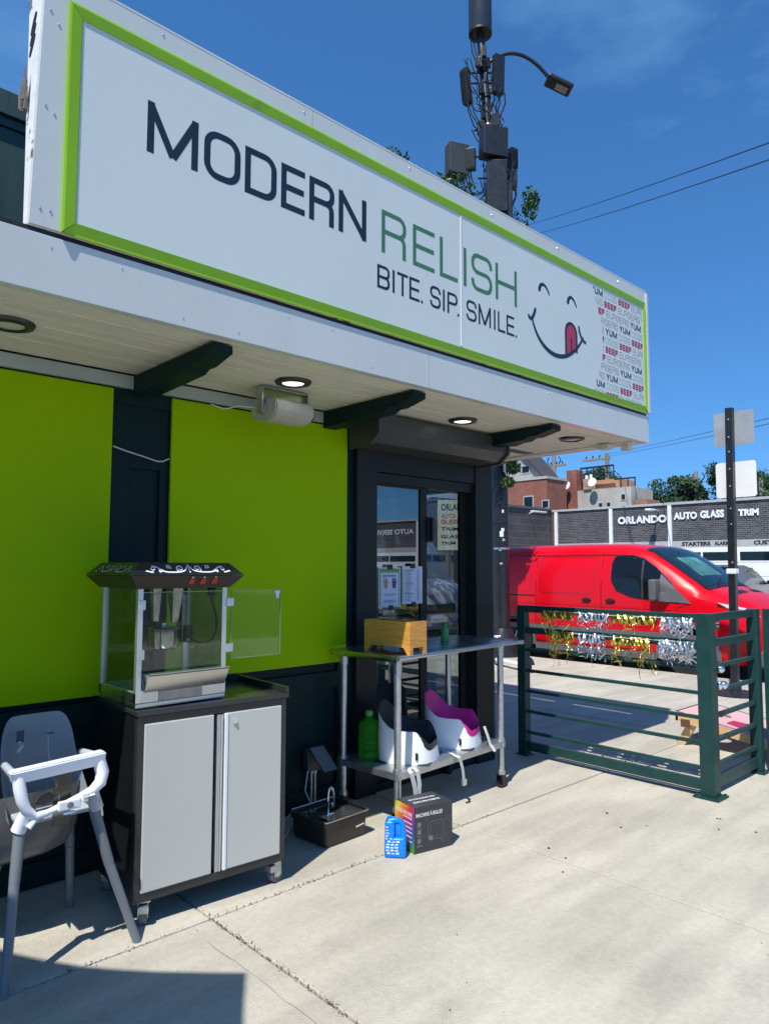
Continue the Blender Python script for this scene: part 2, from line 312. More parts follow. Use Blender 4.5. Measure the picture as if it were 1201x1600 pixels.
def text_mesh(body, bold=0.0):
    k = (body, bold)
    if k in FONTCACHE: return FONTCACHE[k].copy()
    c = bpy.data.curves.new('t', 'FONT'); c.body = body; c.size = 1; c.offset = bold; c.resolution_u = 3; c.fill_mode = 'FRONT'
    o = bpy.data.objects.new('t', c); COL.objects.link(o); dg = bpy.context.evaluated_depsgraph_get(); me = bpy.data.meshes.new_from_object(o.evaluated_get(dg))
    bpy.data.objects.remove(o); bpy.data.curves.remove(c); FONTCACHE[k] = me; return me.copy()
def text(name, body, m, parent, org, U, V, w, h, bold=0.0, clip=None):     # fitted to w x h metres, lower-left corner at org
    me = text_mesh(body, bold); b = bmesh.new(); b.from_mesh(me); bpy.data.meshes.remove(me)
    xs = [v.co.x for v in b.verts]; ys = [v.co.y for v in b.verts]; x0, x1, y0, y1 = min(xs), max(xs), min(ys), max(ys)
    U = Vector(U).normalized(); V = Vector(V).normalized(); org = Vector(org); wl = wloc(parent) if parent else Vector()
    for v in b.verts: v.co = Vector(((v.co.x-x0)/(x1-x0)*w, (v.co.y-y0)/(y1-y0)*h, 0))
    if clip:
        for (co, no) in clip: bmesh.ops.bisect_plane(b, geom=b.verts[:]+b.edges[:]+b.faces[:], plane_co=co, plane_no=no, clear_outer=True)
    if not b.faces: b.free(); return None
    for v in b.verts: v.co = org+U*v.co.x+V*v.co.y-wl
    me = bpy.data.meshes.new(name); b.to_mesh(me); b.free(); return place(name, me, m, parent)
XZ = lambda y0: (lambda a, b, w: Vector((a, y0+w, b)))
YZ = lambda x0: (lambda a, b, w: Vector((x0+w, a, b)))
XY = lambda z0: (lambda a, b, w: Vector((a, b, z0+w)))
# ------------------------------------------------------------------ ground, pavement, road
def structure(o): o['kind'] = 'structure'; return o
g = G(); g.quad((-400, -600, -0.14), (900, -600, -0.14), (900, 900, -0.14), (-400, 900, -0.14)); structure(g.out('ground', mat('terrain', (0.10, 0.10, 0.07), 0.95, var=0.3, scale=0.05)))
g = G(); g.quad((9.7, -120, -0.13), (21.5, -120, -0.13), (21.5, 160, -0.13), (9.7, 160, -0.13)); road = structure(g.out('road', asphalt))
g = G()
for k in range(-8, 14): g.quad((15.5, k*6, -0.124), (15.62, k*6, -0.124), (15.62, k*6+3, -0.124), (15.5, k*6+3, -0.124))
g.out('lane_marking', mat('road_paint', (0.62, 0.58, 0.25), 0.7, var=0.2, scale=12), road, kind='stuff')
g = G(); g.box(21.5, 28.6, -60, 60, -0.13, 0.03, 0.01); lot = structure(g.out('parking_lot', lotm))
bed = G(); bed.box(-7.8, 9.4, -6.6, 15.1, -0.13, -0.012); pave = structure(bed.out('pavement', jointm))
XJ = [1.57+1.56*k for k in range(-6, 6)]; YJ = [2.71-3.11*3, 2.71-3.11*2, 2.71-3.11, 2.71]+[2.71+1.555*k for k in range(1, 9)]
slabme = {}
for i in range(len(XJ)-1):
    for j in range(len(YJ)-1):
        hy = round((YJ[j+1]-YJ[j])/2-0.004, 4)
        if hy not in slabme:
            g = G(); g.box(-0.776, 0.776, -hy, hy, -0.08, 0, 0.007, seg=2); o = g.out('paving_slab', concrete, pave, local=True); slabme[hy] = o.data
        else: o = place('paving_slab', slabme[hy], None, pave)
        o.location = ((XJ[i]+XJ[i+1])/2, (YJ[j]+YJ[j+1])/2, random.uniform(-0.0015, 0.0015))
kb = G(); kb.box(9.4, 9.412, -6.6, 15.1, -0.12, -0.02); kerb = structure(kb.out('kerb', jointm))
kme = None
for j in range(9):
    if kme is None:
        g = G(); g.box(-0.145, 0.145, -1.195, 1.195, -0.14, 0.0, 0.015); o = g.out('kerbstone', concrete, kerb, local=True); kme = o.data
    else: o = place('kerbstone', kme, None, kerb)
    o.location = (9.56, -5.4+2.4*j, 0)
# dry grit and leaf crumbs lying in the joint by the cart
g = G()
for k in range(420):
    if random.random() < 0.5: x = random.uniform(0.2, 3.4); y = 2.71+random.gauss(0, 0.012)
    else: x = 1.57+random.gauss(0, 0.012); y = random.uniform(1.2, 3.0)
    a = random.uniform(0, 6.3); s_ = random.uniform(0.002, 0.006); v = Vector((math.cos(a), math.sin(a), 0))*s_; w = Vector((-v.y, v.x, 0))*0.5
    p = Vector((x, y, 0.001)); g.b.faces.new([g.b.verts.new(q) for q in (p-v, p-w+Vector((0, 0, 0.003)), p+v, p+w)])
gr = g.out('joint_grit', jointm, None, kind='stuff'); gr['label'] = 'brown grit and crumbs lying in the pavement joints in front of the cart'; gr['category'] = 'grit'
g = G()
for (x, y, n) in ((4.2, 1.6, 5), (3.6, 1.9, 4), (5.2, 1.4, 8), (4.6, 1.0, 7), (2.6, 1.6, 4)):
    for k in range(n):
        px_ = x+random.gauss(0, 0.5); py_ = y+random.gauss(0, 0.35); s_ = random.uniform(0.004, 0.011); a = random.uniform(0, 6.3)
        ring = [(px_+math.cos(a+q*1.05)*s_*random.uniform(0.6, 1.2), py_+math.sin(a+q*1.05)*s_*random.uniform(0.6, 1.2), 0.0035) for q in range(6)]
        g.b.faces.new([g.b.verts.new(p) for p in ring])
gm = g.out('gum_spots', mat('gum', (0.035, 0.03, 0.028), 0.8), None, kind='stuff'); gm['label'] = 'small dark gum spots scattered on the sunlit pavement'; gm['category'] = 'gum spots'

# ------------------------------------------------------------------ the restaurant building
B = thing('restaurant_building', 'single storey dark green restaurant building with white canopy and lime panels', 'building', (0, 3.5, 0))
g = G(); g.box(-4, 2.98, 3.5, 3.62, 0, 2.403); wall = g.out('front_wall', teal, B)
def stile(x0, x1, z0, z1): 
    g = G(); g.box(x0, x1, 3.478, 3.5, z0, z1, 0.003); return g.out('wall_trim', teal, wall)
for a, b_ in ((-1.0, -0.88), (0.22, 0.34), (1.36, 1.50), (1.66, 1.76), (2.86, 2.98)): stile(a, b_, 0.12, 2.26)
for a, b_ in ((-0.88, 0.22), (0.34, 1.36), (1.76, 2.86)):
    stile(a, b_, 0.70, 0.80); stile(a, b_, 0.02, 0.12)
stile(1.50, 1.66, 1.94, 2.26); stile(1.50, 1.66, 0.02, 0.5)
g = G(); g.box(-4, 2.98, 3.47, 3.5, 2.26, 2.335, 0.003); g.out('head_rail', teal, wall)
g = G(); g.box(-4, 4.44, 3.44, 3.47, 2.336, 2.400, 0.002); g.out('frieze_board', frieze, B)
# lime boards over the shuttered windows
for x0, x1, z0 in ((-0.6, 1.395, 0.83), (1.708, 2.905, 0.858)):
    g = G(); g.box(x0, x1, 3.452, 3.470, z0, 2.325, 0.002); g.out('lime_panel', lime, B)
g = G(); g.tube([(1.40, 3.45, 2.035), (1.47, 3.46, 2.02), (1.56, 3.455, 2.00), (1.63, 3.46, 1.985), (1.66, 3.455, 1.985), (1.70, 3.46, 2.005)], 0.004, 6); g.out('loose_wire', webbing, B, smooth=True)
# storefront: posts, head, sliding panes, inner room with a side window
g = G(); g.box(2.98, 3.155, 3.44, 3.60, 0, 2.25, 0.004); g.out('storefront_post', darkframe, B)
g = G(); g.box(4.16, 4.345, 3.44, 3.60, 0, 2.25, 0.004); g.out('storefront_post', darkframe, B)
g = G(); g.box(4.346, 4.37, 3.44, 3.60, 0, 2.335, 0.003); g.out('corner_post', blackm, B)
g = G(); g.box(3.155, 4.16, 3.45, 3.60, 2.075, 2.25, 0.004); g.box(3.155, 4.16, 3.475, 3.60, 2.005, 2.073, 0.003); g.out('storefront_head', darkframe, B)
g = G(); g.box(3.155, 4.16, 3.46, 3.60, 0.0, 0.05, 0.003); g.out('sill', darkframe, B)
lp = G(); lp.box(3.155, 3.18, 3.50, 3.53, 0.05, 2.005); lp.box(3.625, 3.69, 3.50, 3.535, 0.05, 2.005, 0.002); lp.box(3.18, 3.625, 3.50, 3.53, 0.05, 0.11); lp.box(3.18, 3.625, 3.50, 3.53, 1.99, 2.005); lp.box(3.18, 3.625, 3.502, 3.53, 0.86, 0.90)
sl = lp.out('sliding_sash', darkframe, B)
g = G(); g.box(3.18, 3.625, 3.512, 3.518, 0.11, 1.99); g.out('pane', G_left, sl)
rp = G(); rp.box(3.69, 3.72, 3.54, 3.57, 0.05, 2.005); rp.box(4.10, 4.16, 3.54, 3.57, 0.05, 2.005, 0.002); rp.box(3.72, 4.10, 3.54, 3.57, 0.86, 0.90); rp.box(3.72, 4.10, 3.54, 3.57, 0.05, 0.10)
rs = rp.out('sliding_sash', darkframe, B)
g = G(); g.box(3.72, 4.10, 3.552, 3.557, 0.10, 2.003); g.out('pane', G_right, rs)
g = G(); g.box(3.685, 3.745, 3.485, 3.50, 1.62, 1.80, 0.006); g.box(3.70, 3.725, 3.455, 3.487, 1.63, 1.79, 0.006); g.out('door_handle', black, rs)
g = G()
g.box(-4, 4.30, 7.9, 8.0, 0, 2.403); g.box(-4, -3.9, 3.62, 7.9, 0, 2.403)
g.box(4.30, 4.37, 4.90, 7.9, 0, 2.403); g.box(4.30, 4.37, 3.66, 4.90, 2.05, 2.403)
g.out('side_wall', teal, B)
g = G(); g.box(2.9, 2.96, 3.62, 5.5, 0, 2.4); g.box(2.96, 4.30, 5.0, 5.06, 0, 2.4); g.out('partition', interior, B)
g = G(); g.box(2.96, 4.30, 3.62, 5.0, 2.3, 2.39); g.out('ceiling', interior, B)
g = G(); g.box(2.96, 4.30, 3.60, 5.0, 0.001, 0.02); g.out('inner_floor', interior, B)
g = G()
for y in (3.62, 4.86): g.box(4.31, 4.36, y, y+0.03, 0.02, 2.05)
g.box(4.31, 4.36, 3.65, 4.86, 0.02, 0.08); g.box(4.31, 4.36, 3.65, 4.86, 0.84, 0.87)
sw = g.out('side_window', darkframe, B)
g = G(); g.box(4.335, 4.34, 3.65, 4.86, 0.08, 2.05); g.out('pane', G_side, sw)
# roller shutter box
sb_ = G(); sb_.prism([(3.43, 2.400), (3.17, 2.385), (3.17, 2.275), (3.24, 2.215), (3.43, 2.205)], lambda a, b, w: Vector((w, a, b)), 2.925, 4.19)
sbx = sb_.out('shutter_box', shut, B)
for xx in (2.905, 4.19):
    g = G(); g.prism([(3.435, 2.402), (3.155, 2.388), (3.155, 2.265), (3.235, 2.198), (3.435, 2.19)], lambda a, b, w: Vector((w, a, b)), xx, xx+0.02)
    for (yy, zz) in ((3.22, 2.33), (3.30, 2.34), (3.37, 2.28)): g.cyl((xx-0.004, yy, zz), (xx, yy, zz), 0.006, seg=8)
    g.out('end_plate', shut, sbx)
g = G(); g.cyl((4.17, 3.18, 2.20), (4.17, 3.18, 2.14), 0.012, seg=10); g.cyl((4.17, 3.18, 2.15), (4.19, 3.17, 2.11), 0.007, seg=8); g.out('crank_eye', galv, sbx, smooth=True)

# canopy: fascia, soffit boards, brackets, parapet carrying the sign
can = G(); can.box(-4, 5.235, 2.594, 2.640, 2.405, 2.612, 0.002); can.box(5.195, 5.235, 2.641, 8.0, 2.405, 2.612, 0.002)
fas = can.out('fascia', white, B)
g = G()
for x in (0.25, 2.75, 4.35): g.box(x, x+0.0015, 2.5925, 2.594, 2.407, 2.61)
g.out('fascia_seam', mat('seam_gap', (0.35, 0.38, 0.40), 0.5), fas, kind='stuff')
g = G()
for x in [0.30+0.255*k for k in range(20)]:
    zz = 2.44 if (int(x*10) % 2) else 2.57
    g.lathe([(0.0035, 0), (0.003, 0.002), (0.0005, 0.0025)], seg=8, M=Matrix.Translation((x, 2.594, zz)) @ Matrix.Rotation(R(90), 4, 'X'))
g.out('screw', alu, fas, kind='stuff')
g = G(); g.box(-4, 5.22, 2.606, 2.72, 2.613, 2.634); g.out('gap_strip', black, B)
N_ = 7; bw = (3.44-2.642)/N_
for k in range(N_):
    y0 = 2.642+bw*k; z = 2.4075-0.002*(k % 2)
    g = G(); g.box(-4, 5.05, y0+0.003, y0+bw-0.003, z, z+0.014, 0.004); g.out('soffit_board', soff, B)
for k in range(5):
    x0 = 4.46+0.118*k; g = G(); g.box(x0+0.0015, x0+0.1165, 3.445, 8.0, 2.4075-0.002*(k % 2), 2.42, 0.0025); g.out('soffit_board', soff, B)
g = G(); g.box(5.055, 5.193, 2.645, 8.0, 2.400, 2.425, 0.003); g.out('soffit_edge_board', soff, B)
g = G(); g.box(4.98, 5.06, 2.80, 2.90, 2.36, 2.40, 0.006, M=None); g.box(5.10, 5.17, 2.70, 2.76, 2.35, 2.40, 0.006); g.out('corner_block', soff, B)
g = G(); g.box(-4, 5.19, 2.645, 8.0, 2.43, 2.60); g.out('canopy_deck', interior, B)
for xb in (1.49, 2.70, 4.02):
    g = G(); g.prism([(3.44, 2.399), (2.665, 2.399), (2.665, 2.365), (2.80, 2.335), (2.86, 2.335), (2.90, 2.318), (3.44, 2.300)], lambda a, b, w: Vector((w, a, b)), xb, xb+0.10)
    g.out('bracket', teal, B)
g = G(); g.box(-4, 5.0, 3.5, 3.60, 2.404, 3.50); up = g.out('upper_wall', tealb, B)
g = G(); g.box(-4, 5.0, 3.455, 3.60, 3.505, 3.62, 0.003); g.box(-4, 5.0, 3.475, 3.50, 3.46, 3.503, 0.003); g.out('upper_ledge', tealb, up)
for k in range(12):
    g = G(); g.box(-3+0.42*k, -3+0.42*k+0.416, 3.484, 3.4995, 2.43, 3.455, 0.002); g.out('upper_board', tealb, up)
# parapet box
pb = G()
for (d, z) in ((0.035, 2.635), (0.115, 3.585)): pass
A_ = [Vector((0.727, 2.602, 2.635)), Vector((5.235, 2.602, 2.635)), Vector((5.235, 2.70, 2.635)), Vector((0.727, 2.640, 2.635))]
B_ = [Vector((0.752, 2.602, 3.585)), Vector((5.235, 2.602, 3.585)), Vector((5.235, 2.70, 3.585)), Vector((0.752, 2.765, 3.585))]
pb.hull(A_, B_); par = pb.out('parapet', whitep, B)
segs = [(0.732, 1.95), (1.953, 3.2), (3.203, 4.3), (4.303, 5.232)]
for a, b_ in segs:
    g = G(); aa = a+(0.025 if a < 1 else 0); g.hull([Vector((a, 2.590, 2.637)), Vector((b_, 2.590, 2.637)), Vector((b_, 2.6015, 2.637)), Vector((a, 2.6015, 2.637))], [Vector((aa, 2.590, 3.600)), Vector((b_, 2.590, 3.600)), Vector((b_, 2.6015, 3.600)), Vector((aa, 2.6015, 3.600))])
    g.out('parapet_sheet', white, par)
g = G(); g.box(0.76, 5.235, 2.589, 2.72, 3.601, 3.612, 0.002); g.box(5.215, 5.245, 2.580, 2.601, 2.637, 3.59, 0.003); g.box(5.236, 5.243, 2.602, 8.0, 2.637, 3.6); g.out('parapet_trim', white, par)
for k in range(3):
    g = G(); z = 3.425-0.042*k; pts = [(math.cos(R(t))*0.042, math.sin(R(t))*0.009) for t in range(0, 360, 20)]
    ca, sa = math.cos(R(52)), math.sin(R(52)); xx = 0.7495+(z-3.585)*0.0263-0.002
    g.prism([(2.680-p[0]*ca-p[1]*sa, z+p[0]*sa-p[1]*ca) for p in pts], YZ(xx-0.0), 0, 0.012); g.out('vent_slot', black, par)
g = G()
for (x, z) in ((0.775, 3.44), (0.77, 3.08), (0.765, 2.70), (0.805, 3.40), (0.80, 3.06), (0.80, 2.70), (1.20, 3.575), (1.9, 3.57), (2.6, 3.575), (3.3, 3.56), (4.0, 3.575), (4.8, 3.57)):
    g.lathe([(0.0055, 0), (0.004, 0.003), (0.0005, 0.0035)], seg=8, M=Matrix.Translation((x, 2.590, z)) @ Matrix.Rotation(R(90), 4, 'X'))
g.out('screw', alu, par, kind='stuff')
# splintered old board behind the end of the parapet
g = G()
for k in range(9):
    x = 0.724+random.uniform(-0.004, 0.004); y = 2.665+0.012*k*0.5+random.uniform(-.004, .004); z0 = 3.10+random.uniform(-0.03, 0.03); z1 = z0+random.uniform(0.07, 0.15)
    g.tube([(x, y, z0), (x+random.uniform(-.004, .004), y+random.uniform(-.004, .004), (z0+z1)/2), (x+random.uniform(-.006, .006), y+random.uniform(-.006, .006), z1)], [0.007, 0.006, 0.001], 5)
g.out('splintered_wood', mat('weathered_wood', (0.16, 0.14, 0.125), 0.9, var=0.4, scale=30, stretch=(1, 1, 0.2)), par)

# the sign
SG = thing('shop_sign', 'long white shop sign in a lime green frame reading MODERN RELISH BITE. SIP. SMILE.', 'sign', (3.0, 2.59, 2.63))
for a, b_ in ((0.885, 3.003), (3.009, 5.165)):
    g = G(); g.box(a, b_, 2.583, 2.5885, 2.67, 3.47, 0.0012); g.out('sign_panel', signw, SG)
g = G(); g.box(3.002, 3.010, 2.5795, 2.5825, 2.69, 3.45); g.out('seam_strip', plastw, SG)
# frame: four mitred lengths, outer lip high, sloping down towards the face
X0, X1, Z0, Z1 = 0.835, 5.185, 2.632, 3.505
def frame_len(p0, p1, inn0, inn1, dz=0.015, di=0.011):
    g = G(); yo, yi = 2.589-dz, 2.589-di
    def sec(p, i): return [Vector((p[0], 2.589, p[1])), Vector((p[0], yo, p[1])), Vector((p[0]+(i[0]-p[0])*0.18, yo-(0.002 if dz > di else 0), p[1]+(i[1]-p[1])*0.18)), Vector((i[0], yi, i[1])), Vector((i[0], 2.589, i[1]))]
    g.hull(sec(p0, inn0), sec(p1, inn1)); return g.out('frame_length', limef, SG)
w = 0.047
frame_len((X0, Z0), (X0, Z1), (X0+w, Z0+w), (X0+w, Z1-w))
frame_len((X0+0.002, Z1), (X1-0.002, Z1), (X0+w+0.002, Z1-w), (X1-w*0.6, Z1-w))
frame_len((X1, Z1), (X1, Z0), (X1-w*0.6, Z1-w), (X1-w*0.6, Z0+w))
frame_len((X1-0.002, Z0), (X0+0.002, Z0), (X1-w*0.6, Z0+w), (X0+w+0.002, Z0+w), 0.006, 0.014)
# lettering, drawn with constant-width strokes
def sq(x0, x1, y0, y1, rad, n=5):
    P = []
    for (cx, cy, a0) in ((x1-rad[0], y1-rad[1], 0), (x0+rad[0], y1-rad[1], 90), (x0+rad[0], y0+rad[1], 180), (x1-rad[0], y0+rad[1], 270)): P += pts_arc(cx, cy, rad[0], rad[1], a0, a0+90, n)
    return P
def glyph(ch, x0, x1, z0, z1, t, g, fn, a=0, b=0):
    l, rr, bo, to = x0+t/2, x1-t/2, z0+t/2, z1-t/2; m = (z0+z1)/2; W_ = rr-l; H_ = to-bo; cr_ = min(W_, H_)*0.36
    S_ = lambda pts, closed=False: ribbon(g, pts, t, fn, a, b, closed)
    if ch == 'M': S_([(l, z0), (l, z1)]); S_([(rr, z0), (rr, z1)]); ribbon(g, [(l-t*0.1, z1-t*0.3), ((l+rr)/2, z0+t*0.5)], t*1.05, fn, a, b); ribbon(g, [(rr+t*0.1, z1-t*0.3), ((l+rr)/2, z0+t*0.5)], t*1.05, fn, a, b)
    elif ch == 'U': S_([(l, z1)]+pts_arc(l+cr_, bo+cr_, cr_, cr_, 180, 270, 5)+pts_arc(rr-cr_, bo+cr_, cr_, cr_, 270, 360, 5)+[(rr, z1)])
    elif ch == 'Y': S_([((l+rr)/2, z0), ((l+rr)/2, m)]); S_([(l, z1), ((l+rr)/2, m-t*0.2)]); S_([(rr, z1), ((l+rr)/2, m-t*0.2)])
    elif ch == 'F': S_([(rr+t/2, to), (l, to), (l, z0)]); S_([(l, m), (rr+t*0.2, m)])
    elif ch == 'G': S_([(rr, to-cr_*0.9)]+pts_arc(rr-cr_, to-cr_, cr_, cr_, 0, 90, 4)+pts_arc(l+cr_, to-cr_, cr_, cr_, 90, 180, 4)+pts_arc(l+cr_, bo+cr_, cr_, cr_, 180, 270, 4)+pts_arc(rr-cr_, bo+cr_, cr_, cr_, 270, 360, 4)+[(rr, m), ((l+rr)/2, m)])
    elif ch == 'O': S_(sq(l, rr, bo, to, (cr_, cr_)), True)
    elif ch == 'D': S_([(l, bo), (rr-cr_, bo)]+pts_arc(rr-cr_, bo+cr_, cr_, cr_, -90, 0, 5)+pts_arc(rr-cr_, to-cr_, cr_, cr_, 0, 90, 5)+[(l, to)], True)
    elif ch == 'E': S_([(rr+t/2, to), (l, to), (l, bo), (rr+t/2, bo)]); S_([(l, m), (rr+t*0.3, m)])
    elif ch == 'L': S_([(l, z1), (l, bo), (rr+t/2, bo)])
    elif ch == 'I': ribbon(g, [((x0+x1)/2, z0), ((x0+x1)/2, z1)], t, fn, a, b)
    elif ch == 'T': S_([(x0, to), (x1, to)]); S_([((x0+x1)/2, z0), ((x0+x1)/2, to-t*0.3)])
    elif ch == 'H': S_([(l, z0), (l, z1)]); S_([(rr, z0), (rr, z1)]); S_([(l+t/2, m), (rr-t/2, m)])
    elif ch == 'N': S_([(l, z0), (l, z1)]); S_([(rr, z0), (rr, z1)]); ribbon(g, [(l-t*0.1, z1-t*0.4), (rr+t*0.1, z0+t*0.4)], t*1.1, fn, a, b)
    elif ch in 'RP':
        c2 = min(W_, (to-m))*0.42; S_([(l, z0), (l, to), (rr-c2, to)]+pts_arc(rr-c2, to-c2, c2, c2, 90, 0, 4)+pts_arc(rr-c2, m+c2, c2, c2, 0, -90, 4)+[(l+t/2, m)])
        if ch == 'R': c3 = c2*0.8; S_([(rr-c2-c3*0.6, m), (rr-c3-t*0.1, m)]+pts_arc(rr-c3-t*0.1, m-c3, c3, c3, 90, 0, 4)+[(rr-t*0.1, z0)])
    elif ch == 'B':
        for (p, q) in ((m, to), (bo, m)):
            c2 = (q-p)*0.42; S_([(l, p), (rr-c2, p)]+pts_arc(rr-c2, p+c2, c2, c2, -90, 0, 4)+pts_arc(rr-c2, q-c2, c2, c2, 0, 90, 4)+[(l, q)])
        S_([(l, z0), (l, z1)])
    elif ch == 'S':
        c2 = min(W_, m-bo)*0.45
        S_([(rr, to-c2*1.25)]+pts_arc(rr-c2, to-c2, c2, c2, 0, 90, 4)+pts_arc(l+c2, to-c2, c2, c2, 90, 180, 4)+pts_arc(l+c2, m+c2, c2, c2, 180, 270, 4)+pts_arc(rr-c2, m-c2, c2, c2, 90, 0, 4)+pts_arc(rr-c2, bo+c2, c2, c2, 0, -90, 4)+pts_arc(l+c2, bo+c2, c2, c2, 270, 180, 4)+[(l, bo+c2*1.25)])
    elif ch == '.': ribbon(g, [((x0+x1)/2, z0), ((x0+x1)/2, z0+t)], t, fn, a, b)
FS = XZ(2.58265)
for ch, a, b_ in (('M', 1.142, 1.361), ('O', 1.388, 1.562), ('D', 1.584, 1.749), ('E', 1.773, 1.906), ('R', 1.931, 2.082), ('N', 2.108, 2.287)):
    g = G(); glyph(ch, a, b_, 3.062, 3.272, 0.0295, g, FS); g.out('sign_letter', navy, SG)
for ch, a, b_ in (('R', 2.391, 2.568), ('E', 2.618, 2.787), ('L', 2.829, 2.978), ('I', 3.028, 3.056), ('S', 3.098, 3.290), ('H', 3.322, 3.533)):
    g = G(); glyph(ch, a, b_, 3.046, 3.272, 0.0250, g, FS); g.out('sign_letter', sgreen, SG)
for ch, a, b_ in (('B', 2.362, 2.449), ('I', 2.469, 2.484), ('T', 2.502, 2.581), ('E', 2.591, 2.668), ('.', 2.678, 2.695), ('S', 2.750, 2.836), ('I', 2.853, 2.868), ('P', 2.890, 2.976), ('.', 2.974, 2.991), ('S', 3.052, 3.143), ('M', 3.160, 3.274), ('I', 3.302, 3.318), ('L', 3.340, 3.412), ('E', 3.425, 3.502), ('.', 3.514, 3.531)):
    g = G(); glyph(ch, a, b_, 2.853, 2.975, 0.0152, g, FS); g.out('sign_letter', navy, SG)
# smiling face
def stroke_out(name, pts, wd, m, y=2.58265, caps=True):
    g = G(); ribbon(g, pts, wd, XZ(y), 0, 0)
    if caps:
        for k, e in ((0, pts[0]), (-1, pts[-1])):
            ww = (wd[k] if isinstance(wd, list) else wd)/2; g.b.faces.new([g.b.verts.new((e[0]+math.cos(t*0.628)*ww, y-0.00005, e[1]+math.sin(t*0.628)*ww)) for t in range(10)])
    return g.out(name, m, SG)
def bez(p0, p1, p2, p3, n=18): return [tuple((1-t)**3*a+3*(1-t)**2*t*b+3*(1-t)*t*t*c+t**3*d for a, b, c, d in zip(p0, p1, p2, p3)) for t in [i/n for i in range(n+1)]]
stroke_out('face_eye', bez((3.775, 3.228), (3.785, 3.285), (3.845, 3.29), (3.885, 3.222), 10), [0.03, .028, .026, .024, .022, .021, .02, .019, .018, .016, .013], navy)
stroke_out('face_eye', bez((4.105, 3.228), (4.115, 3.285), (4.17, 3.29), (4.208, 3.222), 10), [0.03, .028, .026, .024, .022, .021, .02, .019, .018, .016, .013], navy)
tp = [(4.072, 2.866), (4.072, 3.02)]+pts_arc(4.138, 3.02, 0.066, 0.068, 180, 0, 10)+[(4.204, 2.905)]
g = G(); g.b.faces.new([g.b.verts.new((p[0], 2.58265, p[1])) for p in tp]); g.out('face_tongue', tongue, SG)
stroke_out('face_tongue_outline', tp, 0.022, navy, 2.5824)
stroke_out('face_tongue_line', [(4.137, 2.885), (4.138, 2.985)], 0.017, navy, 2.5822)
stroke_out('face_smile', bez((3.690, 3.02), (3.76, 2.80), (4.08, 2.74), (4.285, 3.020), 24), [0.016+0.014*math.sin(math.pi*i/24) for i in range(25)], navy, 2.5820)
stroke_out('face_smile', bez((3.655, 3.025), (3.67, 3.00), (3.70, 3.01), (3.725, 3.085), 8), 0.022, navy, 2.5818)
stroke_out('face_smile', bez((4.235, 3.085), (4.24, 3.04), (4.27, 3.00), (4.315, 2.995), 8), 0.022, navy, 2.5818)
# word pattern at the right end
PER = [('YUM', 0.160, navy, 0.0105), ('DOGS', 0.172, greyteal, 0.0042), ('BEEF', 0.170, crimson, 0.0115), ('BURGERS', 0.325, mauve, 0.0042)]
ANCH = [(4.783, 2), (4.58, 2), (4.955, 0), (4.79, 0), (4.59, 0), (4.788, 2), (4.586, 2), (4.957, 0), (4.79, 0), (4.588, 0), (4.786, 2), (4.583, 2)]
LEFT = [4.43, 4.455, 4.49, 4.525, 4.54, 4.548, 4.548, 4.535, 4.52, 4.49, 4.45, 4.42]
for k in range(12):
    zb = 3.385-0.0668*k; ax, ai = ANCH[k]; x = ax; i = ai
    while x > LEFT[k]: i = (i-1) % 4; x -= PER[i][1]+0.026
    while x < 5.15:
        wd, ww, m, bo = PER[i]
        if x+ww > LEFT[k]:
            g = G(); gap = 0.007; uw = [1.25 if c == 'M' else 1.0 for c in wd]; un = (ww-gap*(len(wd)-1))/sum(uw); xx = x
            for c, q in zip(wd, uw): glyph(c, xx, xx+un*q, zb, zb+0.047, bo*(0.85 if c == 'M' else 1), g, XZ(2.58265)); xx += un*q+gap
            for co, no in (((LEFT[k], 0, 0), (-1, 0, 0)), ((5.138, 0, 0), (1, 0, 0)), ((0, 0, 3.455), (0, 0, 1)), ((0, 0, 2.682), (0, 0, -1))): bmesh.ops.bisect_plane(g.b, geom=g.b.verts[:]+g.b.edges[:]+g.b.faces[:], plane_co=co, plane_no=no, clear_outer=True)
            if g.b.faces: g.out('sign_word', m, SG)
            else: g.b.free()
        x += ww+0.026; i = (i+1) % 4

# ceiling lights under the canopy
LD = ['unlit round recessed ceiling light near the left edge of the canopy', 'lit round recessed ceiling light just above the grey horn speaker', 'lit round recessed ceiling light in front of the roller shutter box', 'unlit round recessed ceiling light nearest the right end of the canopy', 'round recessed ceiling light half hidden behind the third bracket']
for (x, y, on), ld in zip(((0.80, 3.03, 0), (2.145, 2.99, 1), (3.525, 3.02, 1), (4.623, 2.895, 0), (4.45, 3.33, 0)), LD):
    t = thing('ceiling_light', ld, 'ceiling light', (x, y, 2.405), 'ceiling lights under the canopy')
    g = G(); g.lathe([(0.055, -0.006), (0.068, -0.018), (0.090, -0.012), (0.096, 0.0)], seg=32); g.out('trim_ring', blackm, t, smooth=True, local=True)
    g = G(); g.lathe([(0.056, -0.009), (0.03, -0.014), (0.002, -0.015)], seg=28); g.out('lens', lampw if on else lampoff, t, smooth=True, local=True)
